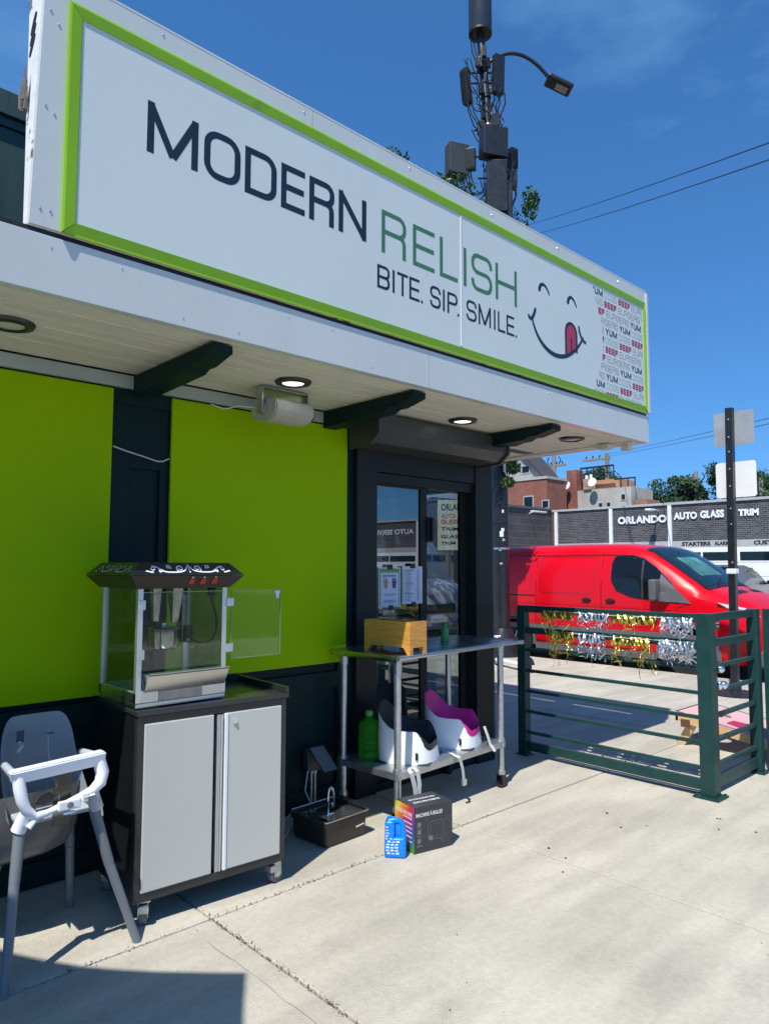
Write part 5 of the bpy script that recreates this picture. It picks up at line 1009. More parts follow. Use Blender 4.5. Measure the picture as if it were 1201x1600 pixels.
for (a, b_, ww) in (((0, 0), (0, 1), 'side_frame'), ((1, 0), (1, 1), 'side_frame'), ((0, 0), (1, 0), 'end_frame')):
    p, q = bp(*a, -0.015), bp(*b_, -0.015); s_ = Vector((0.02 if a[0] == 0 and b_[0] == 0 else (-0.02 if a[0] == 1 else 0), -0.02 if ww == 'end_frame' else 0, 0)); z = Vector((0, 0, -0.06))
    g = G(); g.hull([p, q, q+s_, p+s_], [p+z, q+z, q+s_+z, p+s_+z]); g.out(ww, rwood, t)
for x in (5.845, 6.36):
    g = G(); g.hull([Vector((x, 2.60, 0.245)), Vector((x+0.04, 2.60, 0.245)), Vector((x+0.04, 2.53, 0.235)), Vector((x, 2.53, 0.235))], [Vector((x, 2.735, 0)), Vector((x+0.04, 2.735, 0)), Vector((x+0.04, 2.665, 0)), Vector((x, 2.665, 0))]); lg = g.out('leg', rwood, t)
g = G(); g.box(5.80, 5.818, 2.60, 2.67, 0.155, 0.215, 0.002); g.out('leg_bracket', orangep, t)

# ------------------------------------------------------------------ sign post on a round base
t = thing('sign_post', 'tall black square sign post with two blank sign backs on a round foot', 'sign post', (8.55, 3.29, 0))
g = G(); g.hull([Vector((8.512, 3.252, 0.03)), Vector((8.588, 3.252, 0.03)), Vector((8.588, 3.328, 0.03)), Vector((8.512, 3.328, 0.03))], [Vector((8.512, 3.212, 3.30)), Vector((8.588, 3.212, 3.30)), Vector((8.588, 3.288, 3.30)), Vector((8.512, 3.288, 3.30))]); g.out('post', blackm, t)
g = G(); g.lathe([(0.26, 0), (0.26, 0.015), (0.20, 0.035), (0.07, 0.05), (0.06, 0.14), (0.055, 0.14)], (8.55, 3.29, 0.001), 32); g.out('foot', blackm, t, smooth=True)
def rsq(x, y0, y1, z0, z1, r_, d): g = G(); g.prism(sq(y0, y1, z0, z1, (r_, r_), 6), YZ(x), 0, d); return g
rsq(8.592, 3.00, 3.452, 2.862, 3.262, 0.03, 0.004).out('upper_plate', mat('sign_back_grey', (0.36, 0.38, 0.39), 0.5, metal=0.2, var=0.10), t)
rsq(8.592, 2.995, 3.445, 2.255, 2.670, 0.035, 0.004).out('lower_plate', mat('sign_back_white', (0.80, 0.79, 0.76), 0.45, var=0.03, dirt=((0.6, 0.56, 0.5), 5, 0.6, 0.5)), t)
g = G()
for z in (3.16, 2.95, 2.78, 2.58, 2.38, 2.12, 1.94, 1.50): g.lathe([(0.012, 0), (0.010, 0.006), (0.002, 0.009)], seg=8, M=Matrix.Translation((8.511, 3.265-0.012*(z/3.3)*1.0, z)) @ Matrix.Rotation(R(-90), 4, 'Y'))
g.out('bolt', galv, t, kind='stuff')
g = G(); g.box(8.50, 8.60, 3.22, 3.33, 1.37, 1.43, 0.01); g.out('white_tape', plastw, t)

# ------------------------------------------------------------------ vehicles
def body_loft(stations, m, name, parent, cutters=(), seg_smooth=True):
    # station: (y, hw, zb, zbelt, zs, zr, hwr) ; ring is built half then mirrored
    g = G(); rings = []
    for (y, hw, zb, zbelt, zs, zr, hwr, crown) in stations:
        half = [(0, zb), (hw*0.80, zb), (hw*0.96, zb+0.04), (hw, zb+0.16), (hw, (zb+0.16+zbelt)/2), (hw*0.995, zbelt), (hw*0.975, zbelt+(zs-zbelt)*0.5), (hwr+(hw-hwr)*0.35, zbelt+(zs-zbelt)*0.95), (hwr, zs+(zr-zs)*0.5), (hwr*0.82, zr-0.004), (hwr*0.45, zr+crown*0.7), (0, zr+crown)]
        ring = [Vector((x, y, z)) for x, z in half]+[Vector((-x, y, z)) for x, z in half[-2:0:-1]]
        rings.append([g.b.verts.new(p) for p in ring])
    n = len(rings[0])
    for i in range(len(rings)-1):
        for j in range(n): g.b.faces.new((rings[i][j], rings[i][(j+1) % n], rings[i+1][(j+1) % n], rings[i+1][j]))
    g.b.faces.new(rings[0]); g.b.faces.new(rings[-1][::-1])
    bmesh.ops.recalc_face_normals(g.b, faces=g.b.faces)
    me = bpy.data.meshes.new(name); g.b.to_mesh(me); g.b.free()
    o = bpy.data.objects.new(name, me); COL.objects.link(o)
    cs = []
    for (y, z, rr) in cutters:
        c = G(); c.cyl((-2, y, z), (2, y, z), rr, seg=36); co = c.out('cut', None); cs.append(co)
        md = o.modifiers.new('b', 'BOOLEAN'); md.object = co; md.operation = 'DIFFERENCE'; md.solver = 'EXACT'
    if cs:
        dg = bpy.context.evaluated_depsgraph_get(); me2 = bpy.data.meshes.new_from_object(o.evaluated_get(dg)); o.modifiers.clear(); o.data = me2
        for c in cs: bpy.data.objects.remove(c)
    o.data.materials.clear(); o.data.materials.append(m)
    for p in o.data.polygons: p.use_smooth = True
    try: o.data.set_sharp_from_angle(angle=R(32))
    except Exception: pass
    o.parent = parent; return o
def wheel(parent, x, y, z, rr, side, wd=0.2, spokes=10):
    g = G(); g.lathe([(rr*0.62, -wd/2), (rr*0.93, -wd/2), (rr, -wd*0.32), (rr, wd*0.32), (rr*0.93, wd/2), (rr*0.62, wd/2)], seg=40, M=Matrix.Translation((x, y, z)) @ Matrix.Rotation(R(90), 4, 'Y'))
    w = g.out('wheel', tyre, parent, local=True, smooth=True)
    g = G(); xx = x+side*wd*0.36; g.lathe([(rr*0.64, 0.0), (rr*0.60, 0.02), (rr*0.50, 0.0), (rr*0.18, 0.03), (0.02, 0.035)], seg=40, M=Matrix.Translation((xx, y, z)) @ Matrix.Rotation(R(90*side), 4, 'Y'))
    for k in range(spokes):
        a = 2*math.pi*k/spokes; g.box(-0.012, 0.012, rr*0.15, rr*0.55, 0.018, 0.04, 0.003, Matrix.Translation((xx, y, z)) @ Matrix.Rotation(R(90*side), 4, 'Y') @ Matrix.Rotation(a, 4, 'Z'))
    g.out('rim', rim, w, local=True, smooth=True)

# red panel van: nose towards -Y
VX, VY, VZ = 10.98, 6.15, -0.13
V = thing('red_van', 'bright red panel van with grey mirrors parked at the kerb behind the fence', 'van', (VX, VY, VZ), rz=R(0.0))
def yl(y): return y-VY
st = []
def roofz(y): return 1.935
# (y, hw, zb, zbelt, zs, zr, hwr, crown)
prof_v = [
 (3.52, 0.62, 0.42, 0.70, 0.82, 0.86, 0.50, 0.01), (3.56, 0.78, 0.30, 0.78, 0.90, 0.95, 0.62, 0.02), (3.66, 0.90, 0.24, 0.86, 1.02, 1.06, 0.72, 0.03), (3.85, 0.955, 0.22, 0.96, 1.10, 1.16, 0.78, 0.03), (4.10, 0.98, 0.22, 1.02, 1.16, 1.235, 0.80, 0.03), (4.30, 0.985, 0.22, 1.04, 1.23, 1.30, 0.82, 0.03),
 (4.42, 0.985, 0.22, 1.05, 1.32, 1.39, 0.83, 0.03), (4.75, 0.985, 0.22, 1.06, 1.54, 1.62, 0.80, 0.035), (5.05, 0.985, 0.22, 1.07, 1.73, 1.81, 0.78, 0.03), (5.25, 0.985, 0.22, 1.08, 1.80, 1.885, 0.77, 0.02), (5.60, 0.985, 0.22, 1.08, 1.83, 1.925, 0.77, 0.02), (6.4, 0.985, 0.24, 1.08, 1.84, 1.935, 0.77, 0.02), (7.4, 0.985, 0.26, 1.08, 1.83, 1.925, 0.765, 0.02), (8.45, 0.975, 0.30, 1.07, 1.80, 1.895, 0.755, 0.02), (8.72, 0.94, 0.34, 1.06, 1.74, 1.82, 0.72, 0.01)]
body_loft([(yl(a),)+tuple(b_) for a, *b_ in prof_v], vanred, 'body', V, cutters=((yl(4.47), 0.33, 0.40), (yl(7.45), 0.33, 0.40)))
for y in (4.47, 7.45):
    for s_ in (-1, 1): wheel(V, s_*0.86, yl(y), 0.325, 0.325, s_)
def side_hw(y, z):          # half width of the van side at local y (world) and height
    P = prof_v
    for i in range(len(P)-1):
        if P[i][0] <= y <= P[i+1][0]:
            k = (y-P[i][0])/(P[i+1][0]-P[i][0]); q = [a+(b_-a)*k for a, b_ in zip(P[i], P[i+1])]; break
    else: q = P[0] if y < P[0][0] else P[-1]
    _, hw, zb, zbelt, zs, zr, hwr, cr = q
    pts = [(zb+0.16, hw), ((zb+0.16+zbelt)/2, hw), (zbelt, hw*0.995), (zbelt+(zs-zbelt)*0.5, hw*0.975), (zbelt+(zs-zbelt)*0.95, hwr+(hw-hwr)*0.35), (zs+(zr-zs)*0.5, hwr)]
    if z <= pts[0][0]: return hw
    for a, b_ in zip(pts[:-1], pts[1:]):
        if a[0] <= z <= b_[0]: return a[1]+(b_[1]-a[1])*(z-a[0])/(b_[0]-a[0])
    return pts[-1][1]
def densify(poly, step=0.06):
    o = []
    for i in range(len(poly)):
        a, b_ = Vector(poly[i]), Vector(poly[(i+1) % len(poly)]); n = max(1, int((b_-a).length/step))
        for k in range(n): o.append(tuple(a.lerp(b_, k/n)))
    return o
def side_panel(name, poly, m, off, parent, thick=0.012, sgn=-1):   # patch following the van side; poly in (world y, z above road)
    g = G(); n = 14; ys = [p[0] for p in poly]; zs_ = [p[1] for p in poly]
    b = bmesh.new(); vs = [b.verts.new((p[0], p[1], 0)) for p in densify(poly)]; b.faces.new(vs)
    for k in range(1, n):
        for (co, no) in (((0, min(zs_)+(max(zs_)-min(zs_))*k/n, 0), (0, 1, 0)), ((min(ys)+(max(ys)-min(ys))*k/n, 0, 0), (1, 0, 0))):
            bmesh.ops.bisect_plane(b, geom=b.verts[:]+b.edges[:]+b.faces[:], plane_co=co, plane_no=no)
    for v in b.verts: y, z = v.co.x, v.co.y; v.co = Vector((sgn*(side_hw(y, z)+off), yl(y), z))
    bmesh.ops.recalc_face_normals(b, faces=b.faces)
    me = bpy.data.meshes.new(name); b.to_mesh(me); b.free()
    for p in me.polygons: p.use_smooth = True
    return place(name, me, m, parent)
def side_line(name, pts, w, m, off, parent, closed=False, sgn=-1):
    P = densify(pts) if closed else [tuple(Vector(a).lerp(Vector(b_), k/6)) for a, b_ in zip(pts[:-1], pts[1:]) for k in range(6)]+[pts[-1]]
    g = G(); ribbon(g, P, w, lambda a, b_, w_: Vector((sgn*(side_hw(a, b_)+off), yl(a), b_)), 0, 0, closed); return g.out(name, m, parent, local=True)
win = [(5.63, 1.63), (5.62, 1.36), (5.54, 1.22), (5.30, 1.13), (4.93, 1.09), (4.60, 1.065), (4.52, 1.08), (4.70, 1.34), (4.95, 1.57), (5.13, 1.69), (5.30, 1.745), (5.52, 1.752), (5.60, 1.72)]
wn = side_panel('side_window', win, carglass, 0.006, V); side_line('window_seal', win, 0.022, black, 0.004, wn, True)
g = G(); 
side_line('window_bar', [(5.12, 1.11), (5.14, 1.68)], 0.03, mat('pillar_dark', (0.03, 0.03, 0.035), 0.5), 0.009, wn)
side_panel('side_trim', [(3.75, 0.55), (8.5, 0.55), (8.5, 0.63), (3.75, 0.63)], vangrey, 0.012, V)
side_panel('sill_trim', [(4.92, 0.24), (7.0, 0.24), (7.0, 0.34), (4.92, 0.34)], vangrey, 0.012, V)
seam = mat('panel_gap', (0.03, 0.0, 0.002), 0.6)
for P in ([(5.80, 1.80), (5.80, 0.38)], [(4.44, 1.05), (4.60, 1.0), (4.66, 0.62), (4.86, 0.42)], [(7.0, 1.80), (7.0, 0.38)], [(5.0, 0.36), (7.0, 0.36)]): side_line('panel_gap', P, 0.012, seam, 0.003, V)
for (a, b_) in ((6.92, 5.92), (8.35, 7.12)):
    P = sq(b_, a, 1.16, 1.74, (0.07, 0.07), 4); side_line('panel_crease', P, 0.016, mat('van_crease', (0.42, 0.0, 0.008), 0.35, coat=0.6), 0.004, V, True)
side_line('sliding_rail', [(8.35, 1.10), (7.02, 1.10)], 0.02, seam, 0.004, V)
for y in (6.05, 5.64):
    g = G(); g.lathe([(0.07, 0), (0.062, 0.010), (0.03, 0.014)], seg=20, M=Matrix.Translation((-0.985, yl(y), 1.055)) @ Matrix.Rotation(R(-90), 4, 'Y') @ Matrix.Diagonal((0.6, 1.2, 1, 1))); g.box(-1.015, -0.995, yl(y)-0.07, yl(y)+0.07, 1.055, 1.078, 0.005); g.out('door_handle', mat('handle_dark_red', (0.06, 0.008, 0.01), 0.35), V, local=True, smooth=True)
side_line('roof_gutter', [(8.5, 1.755), (5.6, 1.76), (5.2, 1.70)], 0.014, seam, 0.006, V)
side_line('shoulder_crease', [(8.5, 0.98), (4.7, 0.96)], 0.012, mat('van_crease', (0.42, 0.0, 0.008), 0.35), 0.004, V)
side_line('shoulder_crease', [(8.5, 0.70), (5.0, 0.70)], 0.010, MATS['van_crease'], 0.004, V)
side_panel('fuel_flap', sq(7.85, 8.05, 0.98, 1.12, (0.03, 0.03), 3), MATS['van_crease'], 0.004, V)
# mirror
g = G(); g.box(-1.20, -1.02, yl(4.82), yl(4.93), 1.09, 1.40, 0.035, seg=3); g.hull([Vector((-1.08, yl(4.86), 1.09)), Vector((-1.08, yl(4.90), 1.20)), Vector((-1.08, yl(4.80), 1.20)), Vector((-1.08, yl(4.78), 1.09))], [Vector((-0.98, yl(4.86), 1.07)), Vector((-0.97, yl(4.86), 1.22)), Vector((-0.97, yl(4.72), 1.20)), Vector((-0.98, yl(4.70), 1.07))]); g.out('wing_mirror', vangrey, V, local=True, smooth=True)
side_panel('mirror_sail', [(4.90, 1.085), (4.40, 1.065), (4.62, 1.26), (4.86, 1.48)], vangrey, 0.012, V)
g = G(); g.box(1.02, 1.20, yl(4.82), yl(4.93), 1.09, 1.40, 0.035, seg=3); g.box(0.95, 1.04, yl(4.84), yl(4.90), 1.10, 1.2, 0.01); g.out('wing_mirror', vangrey, V, local=True, smooth=True)
# windscreen patch over the sloping front
def front_surf(u_, y):      # u -1..1 across, y world
    P = prof_v
    for i in range(len(P)-1):
        if P[i][0] <= y <= P[i+1][0]: k = (y-P[i][0])/(P[i+1][0]-P[i][0]); q = [a+(b_-a)*k for a, b_ in zip(P[i], P[i+1])]; break
    _, hw, zb, zbelt, zs, zr, hwr, crn = q
    half = [(hwr, zs+(zr-zs)*0.5), (hwr*0.82, zr-0.004), (hwr*0.45, zr+crn*0.7), (0, zr+crn)]
    x = abs(u_)*hwr; z = zr+crn
    for a, b_ in zip(half[:-1], half[1:]):
        if b_[0] <= x <= a[0]: z = b_[1]+(a[1]-b_[1])*(x-b_[0])/max(1e-6, a[0]-b_[0])
    return Vector((u_*hwr, yl(y), z))
def front_patch(name, u0, u1, y0, y1, m, off, n=10, parent=V):
    g = G(); rows = []
    for i in range(n+1):
        y = y0+(y1-y0)*i/n; row = []
        for j in range(n*2+1):
            a = u0+(u1-u0)*j/(2*n); p = front_surf(a, y); row.append(g.b.verts.new(p+Vector((0, -off*0.6, off))))
        rows.append(row)
    for i in range(n):
        for j in range(2*n): g.b.faces.new((rows[i][j], rows[i][j+1], rows[i+1][j+1], rows[i+1][j]))
    return g.out(name, m, parent, local=True, smooth=True)
front_patch('cab_interior', -0.93, 0.93, 4.30, 5.17, mat('cab_dark', (0.015, 0.03, 0.035), 0.5), 0.006)
front_patch('reflection_patch', -0.55, 0.35, 4.47, 4.86, mat('reflection_pale', (0.30, 0.46, 0.42), 0.6, var=0.5, scale=4), 0.010)  # pale patch under the glass, painting in the windscreen's reflections
ws = front_patch('windscreen', -0.94, 0.94, 4.30, 5.18, G_shield, 0.018)
front_patch('windscreen_band', -0.95, 0.95, 4.22, 4.31, black, 0.012, 3)
front_patch('hood_shadow', -0.62, -0.14, 3.95, 4.05, black, 0.006, 3); front_patch('hood_shadow', 0.14, 0.62, 3.95, 4.05, black, 0.006, 3)  # black stripes painted on the hood as the shadows of the post's sign plates
g = G(); 
for (x0, y0, x1, y1) in ((-0.55, 4.26, 0.05, 4.40), (0.15, 4.26, 0.68, 4.42)):
    a = front_surf(x0, y0)+Vector((0, -0.02, 0.035)); b_ = front_surf(x1, y1)+Vector((0, -0.02, 0.035)); g.tube([a, a.lerp(b_, 0.5)+Vector((0, -0.01, 0.01)), b_], 0.008, 6)
g.out('wiper', black, V, local=True, kind='stuff')
g = G(); g.box(-0.62, 0.62, yl(3.50), yl(3.545), 0.52, 0.74, 0.02)
gm_ = g.out('grille', black, V, local=True)
for k in range(4):
    g = G(); g.box(-0.56, 0.56, yl(3.49), yl(3.502), 0.545+0.048*k, 0.56+0.048*k, 0.003); g.out('grille_bar', vangrey, gm_, local=True)
for s_ in (-1, 1):
    g = G(); g.hull([Vector((s_*0.60, yl(3.60), 0.80)), Vector((s_*0.84, yl(3.74), 0.86)), Vector((s_*0.945, yl(4.06), 1.09)), Vector((s_*0.80, yl(3.72), 1.0))], [Vector((s_*0.60, yl(3.525), 0.80)), Vector((s_*0.87, yl(3.62), 0.86)), Vector((s_*1.0, yl(4.04), 1.095)), Vector((s_*0.82, yl(3.64), 1.01))]); g.out('headlight', chrlight, V, local=True, smooth=True)
    g = G(); g.box(s_*0.76-0.04, s_*0.76+0.04, yl(8.70), yl(8.78), 0.95, 1.45, 0.01); g.out('tail_light', mat('tail_light', (0.35, 0.01, 0.01), 0.2), V, local=True)
g = G(); g.box(-0.80, 0.80, yl(3.50), yl(3.62), 0.24, 0.46, 0.03); g.box(-0.88, 0.88, yl(8.68), yl(8.82), 0.32, 0.5, 0.02); g.out('bumper', vangrey, V, local=True, kind='stuff')
g = G(); g.cyl((-0.86, yl(4.35), 1.18), (-0.90, yl(4.72), 1.88), 0.004, 0.002, 6); g.out('aerial', black, V, local=True)
g = G(); g.box(-0.75, 0.75, yl(8.725), yl(8.735), 1.15, 1.62, 0.004); g.out('rear_window', carglass, V, local=True)
side_panel('side_badge', [(7.62, 0.80), (8.0, 0.80), (8.0, 0.90), (7.62, 0.90)], mat('badge_grey', (0.35, 0.3, 0.3), 0.4), 0.006, V)
for y in (4.47, 7.45):
    P = [(y+0.43*math.cos(R(a)), 0.33+0.43*math.sin(R(a))) for a in range(-8, 189, 8)]
    side_line('arch_trim', P, 0.06, vangrey, 0.010, V)

# white van with a high roof, nose towards us, beyond the red van (seen through the window)
t = thing('white_van', 'white high roof van with green roof band seen through the sliding window', 'van', (10.95, 12.6, -0.13), rz=0)
WP = [(-2.55, 0.75, 0.35, 0.85, 1.0, 1.05, 0.6, 0.01), (-2.5, 0.92, 0.28, 0.95, 1.12, 1.18, 0.75, 0.02), (-2.2, 0.98, 0.25, 1.05, 1.22, 1.30, 0.82, 0.02), (-1.75, 0.99, 0.25, 1.1, 1.80, 1.90, 0.84, 0.02), (-1.55, 0.99, 0.25, 1.15, 2.1, 2.25, 0.86, 0.03), (-1.4, 0.99, 0.25, 1.2, 2.25, 2.42, 0.87, 0.03), (2.5, 0.99, 0.3, 1.2, 2.3, 2.45, 0.87, 0.02)]
body_loft(WP, mat('truck_white', (0.62, 0.66, 0.70), 0.4, var=0.03), 'body', t, cutters=((-1.6, 0.36, 0.42), (1.6, 0.36, 0.42)))
for y in (-1.6, 1.6):
    for s_ in (-1, 1): wheel(t, s_*0.87, y, 0.34, 0.34, s_)
g = G(); g.hull([Vector((-0.78, -2.235, 1.31)), Vector((0.78, -2.235, 1.31)), Vector((0.78, -1.80, 1.86)), Vector((-0.78, -1.80, 1.86))], [Vector((-0.78, -2.215, 1.28)), Vector((0.78, -2.215, 1.28)), Vector((0.78, -1.78, 1.83)), Vector((-0.78, -1.78, 1.83))]); g.out('windscreen', shieldg, t, local=True)
g = G(); g.box(-0.86, 0.86, -1.50, 2.4, 2.40, 2.56, 0.04); g.out('green_roof_band', mat('dull_green_panel', (0.10, 0.24, 0.03), 0.5), t, local=True)
g = G(); g.box(-0.998, -0.990, -1.6, -0.7, 1.25, 1.85, 0.002); g.out('side_window', carglass, t, local=True)
g = G(); g.box(-0.5, 0.5, -2.56, -2.54, 0.62, 0.80, 0.01); g.out('grille', black, t, local=True)
for s_ in (-1, 1):
    g = G(); g.box(s_*0.72-0.12, s_*0.72+0.12, -2.54, -2.46, 0.72, 0.90, 0.02); g.out('headlight', chrlight, t, local=True)
g = G(); g.box(-0.25, 0.25, -2.575, -2.56, 0.42, 0.53, 0.003); g.out('number_plate', plastw, t, local=True)

# far parked saloons in front of the garage; they point away along +X (built nose -Y, turned)
def saloon(label, x, y, rz, paint, group):
    t = thing('parked_car', label, 'car', (x, y, 0.03), group, rz)
    P = [(-2.3, 0.70, 0.3, 0.62, 0.68, 0.70, 0.55, 0.01), (-2.2, 0.82, 0.22, 0.68, 0.76, 0.80, 0.66, 0.02), (-1.2, 0.88, 0.20, 0.78, 0.88, 0.93, 0.74, 0.03), (-0.9, 0.885, 0.20, 0.82, 0.93, 0.99, 0.74, 0.03), (-0.15, 0.885, 0.20, 0.85, 1.30, 1.40, 0.62, 0.03), (0.2, 0.885, 0.20, 0.86, 1.36, 1.47, 0.60, 0.02), (0.9, 0.885, 0.20, 0.87, 1.34, 1.45, 0.60, 0.02), (1.7, 0.88, 0.22, 0.88, 1.02, 1.08, 0.68, 0.02), (2.15, 0.85, 0.26, 0.86, 0.98, 1.02, 0.68, 0.01), (2.3, 0.78, 0.34, 0.80, 0.86, 0.90, 0.62, 0.01)]
    body_loft(P, paint, 'body', t, cutters=((-1.45, 0.32, 0.37), (1.4, 0.32, 0.37)))
    for yy in (-1.45, 1.4):
        for s_ in (-1, 1): wheel(t, s_*0.78, yy, 0.31, 0.31, s_, 0.18)
    for s_ in (-1, 1):
        for q in ([(-0.62, 0.92), (-0.12, 1.27), (0.22, 1.33), (0.22, 0.92)], [(0.28, 0.92), (0.28, 1.33), (0.85, 1.30), (1.15, 1.10), (1.15, 0.94)]):
            g = G(); g.prism([(a, b_) for a, b_ in q], lambda a, b_, w: Vector((s_*(0.885-(b_-0.86)*0.42+0.012+w), a, b_)), 0, 0.01); g.out('side_window', carglass, t, local=True)
        g = G(); g.box(s_*0.97-0.09, s_*0.97+0.09, -0.62, -0.52, 0.90, 1.02, 0.02); g.out('wing_mirror', black, t, local=True)
        g = G(); g.box(s_*0.62-0.16, s_*0.62+0.16, 2.235, 2.31, 0.68, 0.82, 0.02); g.out('tail_light', mat('tail_light', (0.35, 0.01, 0.01), 0.2), t, local=True)
    g = G(); g.hull([Vector((-0.58, 1.02, 1.42)), Vector((0.58, 1.02, 1.42)), Vector((0.66, 1.66, 1.12)), Vector((-0.66, 1.66, 1.12))], [Vector((-0.58, 1.0, 1.36)), Vector((0.58, 1.0, 1.36)), Vector((0.66, 1.64, 1.06)), Vector((-0.66, 1.64, 1.06))]); g.out('rear_window', carglass, t, local=True)
    g = G(); g.hull([Vector((-0.66, -0.88, 1.03)), Vector((0.66, -0.88, 1.03)), Vector((0.58, -0.22, 1.40)), Vector((-0.58, -0.22, 1.40))], [Vector((-0.66, -0.86, 0.98)), Vector((0.66, -0.86, 0.98)), Vector((0.58, -0.2, 1.35)), Vector((-0.58, -0.2, 1.35))]); g.out('windscreen', carglass, t, local=True)
    return t
saloon('dark grey saloon car parked facing the garage behind the red van', 22.6, 8.75, R(94), mat('car_dark_grey', (0.10, 0.105, 0.095), 0.3, coat=0.6, var=0.03), 'cars parked before the garage')
saloon('white saloon car cut off by the right edge of the view', 22.6, 5.2, R(90), mat('car_white', (0.65, 0.66, 0.66), 0.3, coat=0.6, var=0.02), 'cars parked before the garage')

# ------------------------------------------------------------------ toy scooter by the pole
t = thing('ride_on_dolly', 'low white wheeled dolly with black wheel guard on the pavement before the van', 'dolly', (8.2, 5.9, 0), rz=R(-20))
g = G(); g.box(-0.05, 0.05, -0.05, 0.75, 0.07, 0.11, 0.015); g.out('deck', plastw, t, local=True, smooth=True)
for y in (0.0, 0.72):
    g = G(); g.cyl((-0.03, y, 0.075), (0.03, y, 0.075), 0.075, seg=28); w_ = g.out('wheel', tyre, t, local=True, smooth=True)
    g = G(); g.cyl((-0.033, y, 0.075), (0.033, y, 0.075), 0.04, seg=20); g.out('rim', alu, w_, local=True, smooth=True)
g = G()
for i in range(12):
    a0, a1 = R(10+160*i/12), R(10+160*(i+1)/12); rr = 0.105
    g.hull([Vector((-0.05, math.cos(a0)*rr, 0.09+math.sin(a0)*rr)), Vector((0.05, math.cos(a0)*rr, 0.09+math.sin(a0)*rr)), Vector((0.05, math.cos(a0)*(rr+0.012), 0.09+math.sin(a0)*(rr+0.012))), Vector((-0.05, math.cos(a0)*(rr+0.012), 0.09+math.sin(a0)*(rr+0.012)))], [Vector((-0.05, math.cos(a1)*rr, 0.09+math.sin(a1)*rr)), Vector((0.05, math.cos(a1)*rr, 0.09+math.sin(a1)*rr)), Vector((0.05, math.cos(a1)*(rr+0.012), 0.09+math.sin(a1)*(rr+0.012))), Vector((-0.05, math.cos(a1)*(rr+0.012), 0.09+math.sin(a1)*(rr+0.012)))])
g.out('wheel_guard', black, t, local=True, merge=True)
g = G(); g.cyl((0, 0.72, 0.12), (0, 0.76, 0.42), 0.018, seg=12); g.cyl((-0.06, 0.76, 0.42), (0.06, 0.76, 0.42), 0.014, seg=12); g.out('handle_stem', plastw, t, local=True, smooth=True)
# ------------------------------------------------------------------ cellular street light pole
def PP(z): return Vector((9.40, 7.235+0.007*z+0.085*max(0, z-7.5), z))
P = thing('street_light_pole', 'black street light pole crowded with cellular antennas and radio boxes', 'light pole', (9.40, 7.235, 0))
g = G(); g.tube([PP(0.02), PP(3.0), PP(7.3)], [0.135, 0.128, 0.118], 24); g.out('pole_shaft', blackm, P, smooth=True)
g = G(); g.tube([PP(0.001), PP(0.25), PP(0.45)], [0.26, 0.24, 0.15], 20); g.out('pole_base', blackm, P, smooth=True)
g = G(); g.tube([PP(7.3), PP(9.3), PP(10.9)], [0.085, 0.075, 0.07], 18); g.out('upper_mast', blackm, P, smooth=True)
cam_r = Vector((0.73, -0.683, 0))                       # across the view, used only as the boxes' true bearing on the pole
can_ = PP(10.86); g = G(); g.lathe([(0.06, 0), (0.19, 0.02), (0.205, 0.06), (0.205, 1.6), (0.19, 1.66), (0.02, 1.7)], tuple(can_), 32); g.out('canister_antenna', mat('antenna_charcoal', (0.035, 0.04, 0.048), 0.28, var=0.06), P, smooth=True)
g = G(); g.lathe([(0.208, 0), (0.208, 0.04), (0.19, 0.045)], tuple(can_+Vector((0, 0, -0.01))), 32); g.out('canister_collar', black, P, smooth=True)
for z in (2.9, 2.15, 1.72, 1.15, 7.25, 9.05, 9.6):
    g = G(); rr = 0.132 if z < 7.3 else 0.085; g.tube([PP(z), PP(z+0.035)], [rr+0.006]*2, 24); g.out('clamp_band', galv if z in (1.72, 9.05) else blackm, P, smooth=True)
# stickers on the shaft
fx = Vector((-0.79, -0.61, 0)).normalized(); tx = Vector((0.61, -0.79, 0)).normalized()
for (z, a, w_, h_) in ((2.02, 0.25, 0.05, 0.05), (1.93, 0.1, 0.06, 0.09), (1.86, 0.35, 0.04, 0.04), (1.70, -0.1, 0.03, 0.04), (2.32, 0.3, 0.03, 0.05), (1.48, 0.0, 0.04, 0.03)):
    d = (fx*math.cos(a)+tx*math.sin(a)); s_ = d.cross(Vector((0, 0, 1))); c = PP(z)+d*0.1345
    g = G(); 
    rows = []
    for i in range(5):
        aa = a+(i-2)/4*w_/0.13; dd = fx*math.cos(aa)+tx*math.sin(aa); rows.append((g.b.verts.new(PP(z)+dd*0.1345), g.b.verts.new(PP(z+h_)+dd*0.1342)))
    for i in range(4): g.b.faces.new((rows[i][0], rows[i+1][0], rows[i+1][1], rows[i][1]))
    g.out('sticker', printw if h_ > 0.04 else mat('sticker_grey', (0.4, 0.42, 0.45), 0.5), P)
def pbox(name, side, fwd, z0, z1, w, d, tilt=0, m=blackm, fins=0, yawd=0):
    c = PP((z0+z1)/2)+cam_r*side+Vector((-0.683, -0.73, 0))*fwd
    M = Matrix.Translation(c) @ Matrix.Rotation(R(46.9-90+yawd), 4, 'Z') @ Matrix.Rotation(R(tilt), 4, 'Y')
    g = G(); g.box(-w/2, w/2, -d/2, d/2, -(z1-z0)/2, (z1-z0)/2, 0.012, M)
    for k in range(fins):
        x = -w/2+w*(k+0.5)/fins; g.box(x-0.004, x+0.004, -d/2-0.02, -d/2+0.004, -(z1-z0)/2*0.9, (z1-z0)/2*0.9, 0.001, M)
    return g.out(name, m, P)
pbox('panel_antenna', 0.225, 0.12, 9.62, 10.32, 0.20, 0.11, 2, yawd=25)
pbox('panel_antenna', -0.33, 0.02, 9.48, 10.15, 0.14, 0.12, -6, fins=6, yawd=-50)
pbox('radio_box', 0.11, 0.05, 9.02, 9.25, 0.16, 0.14)
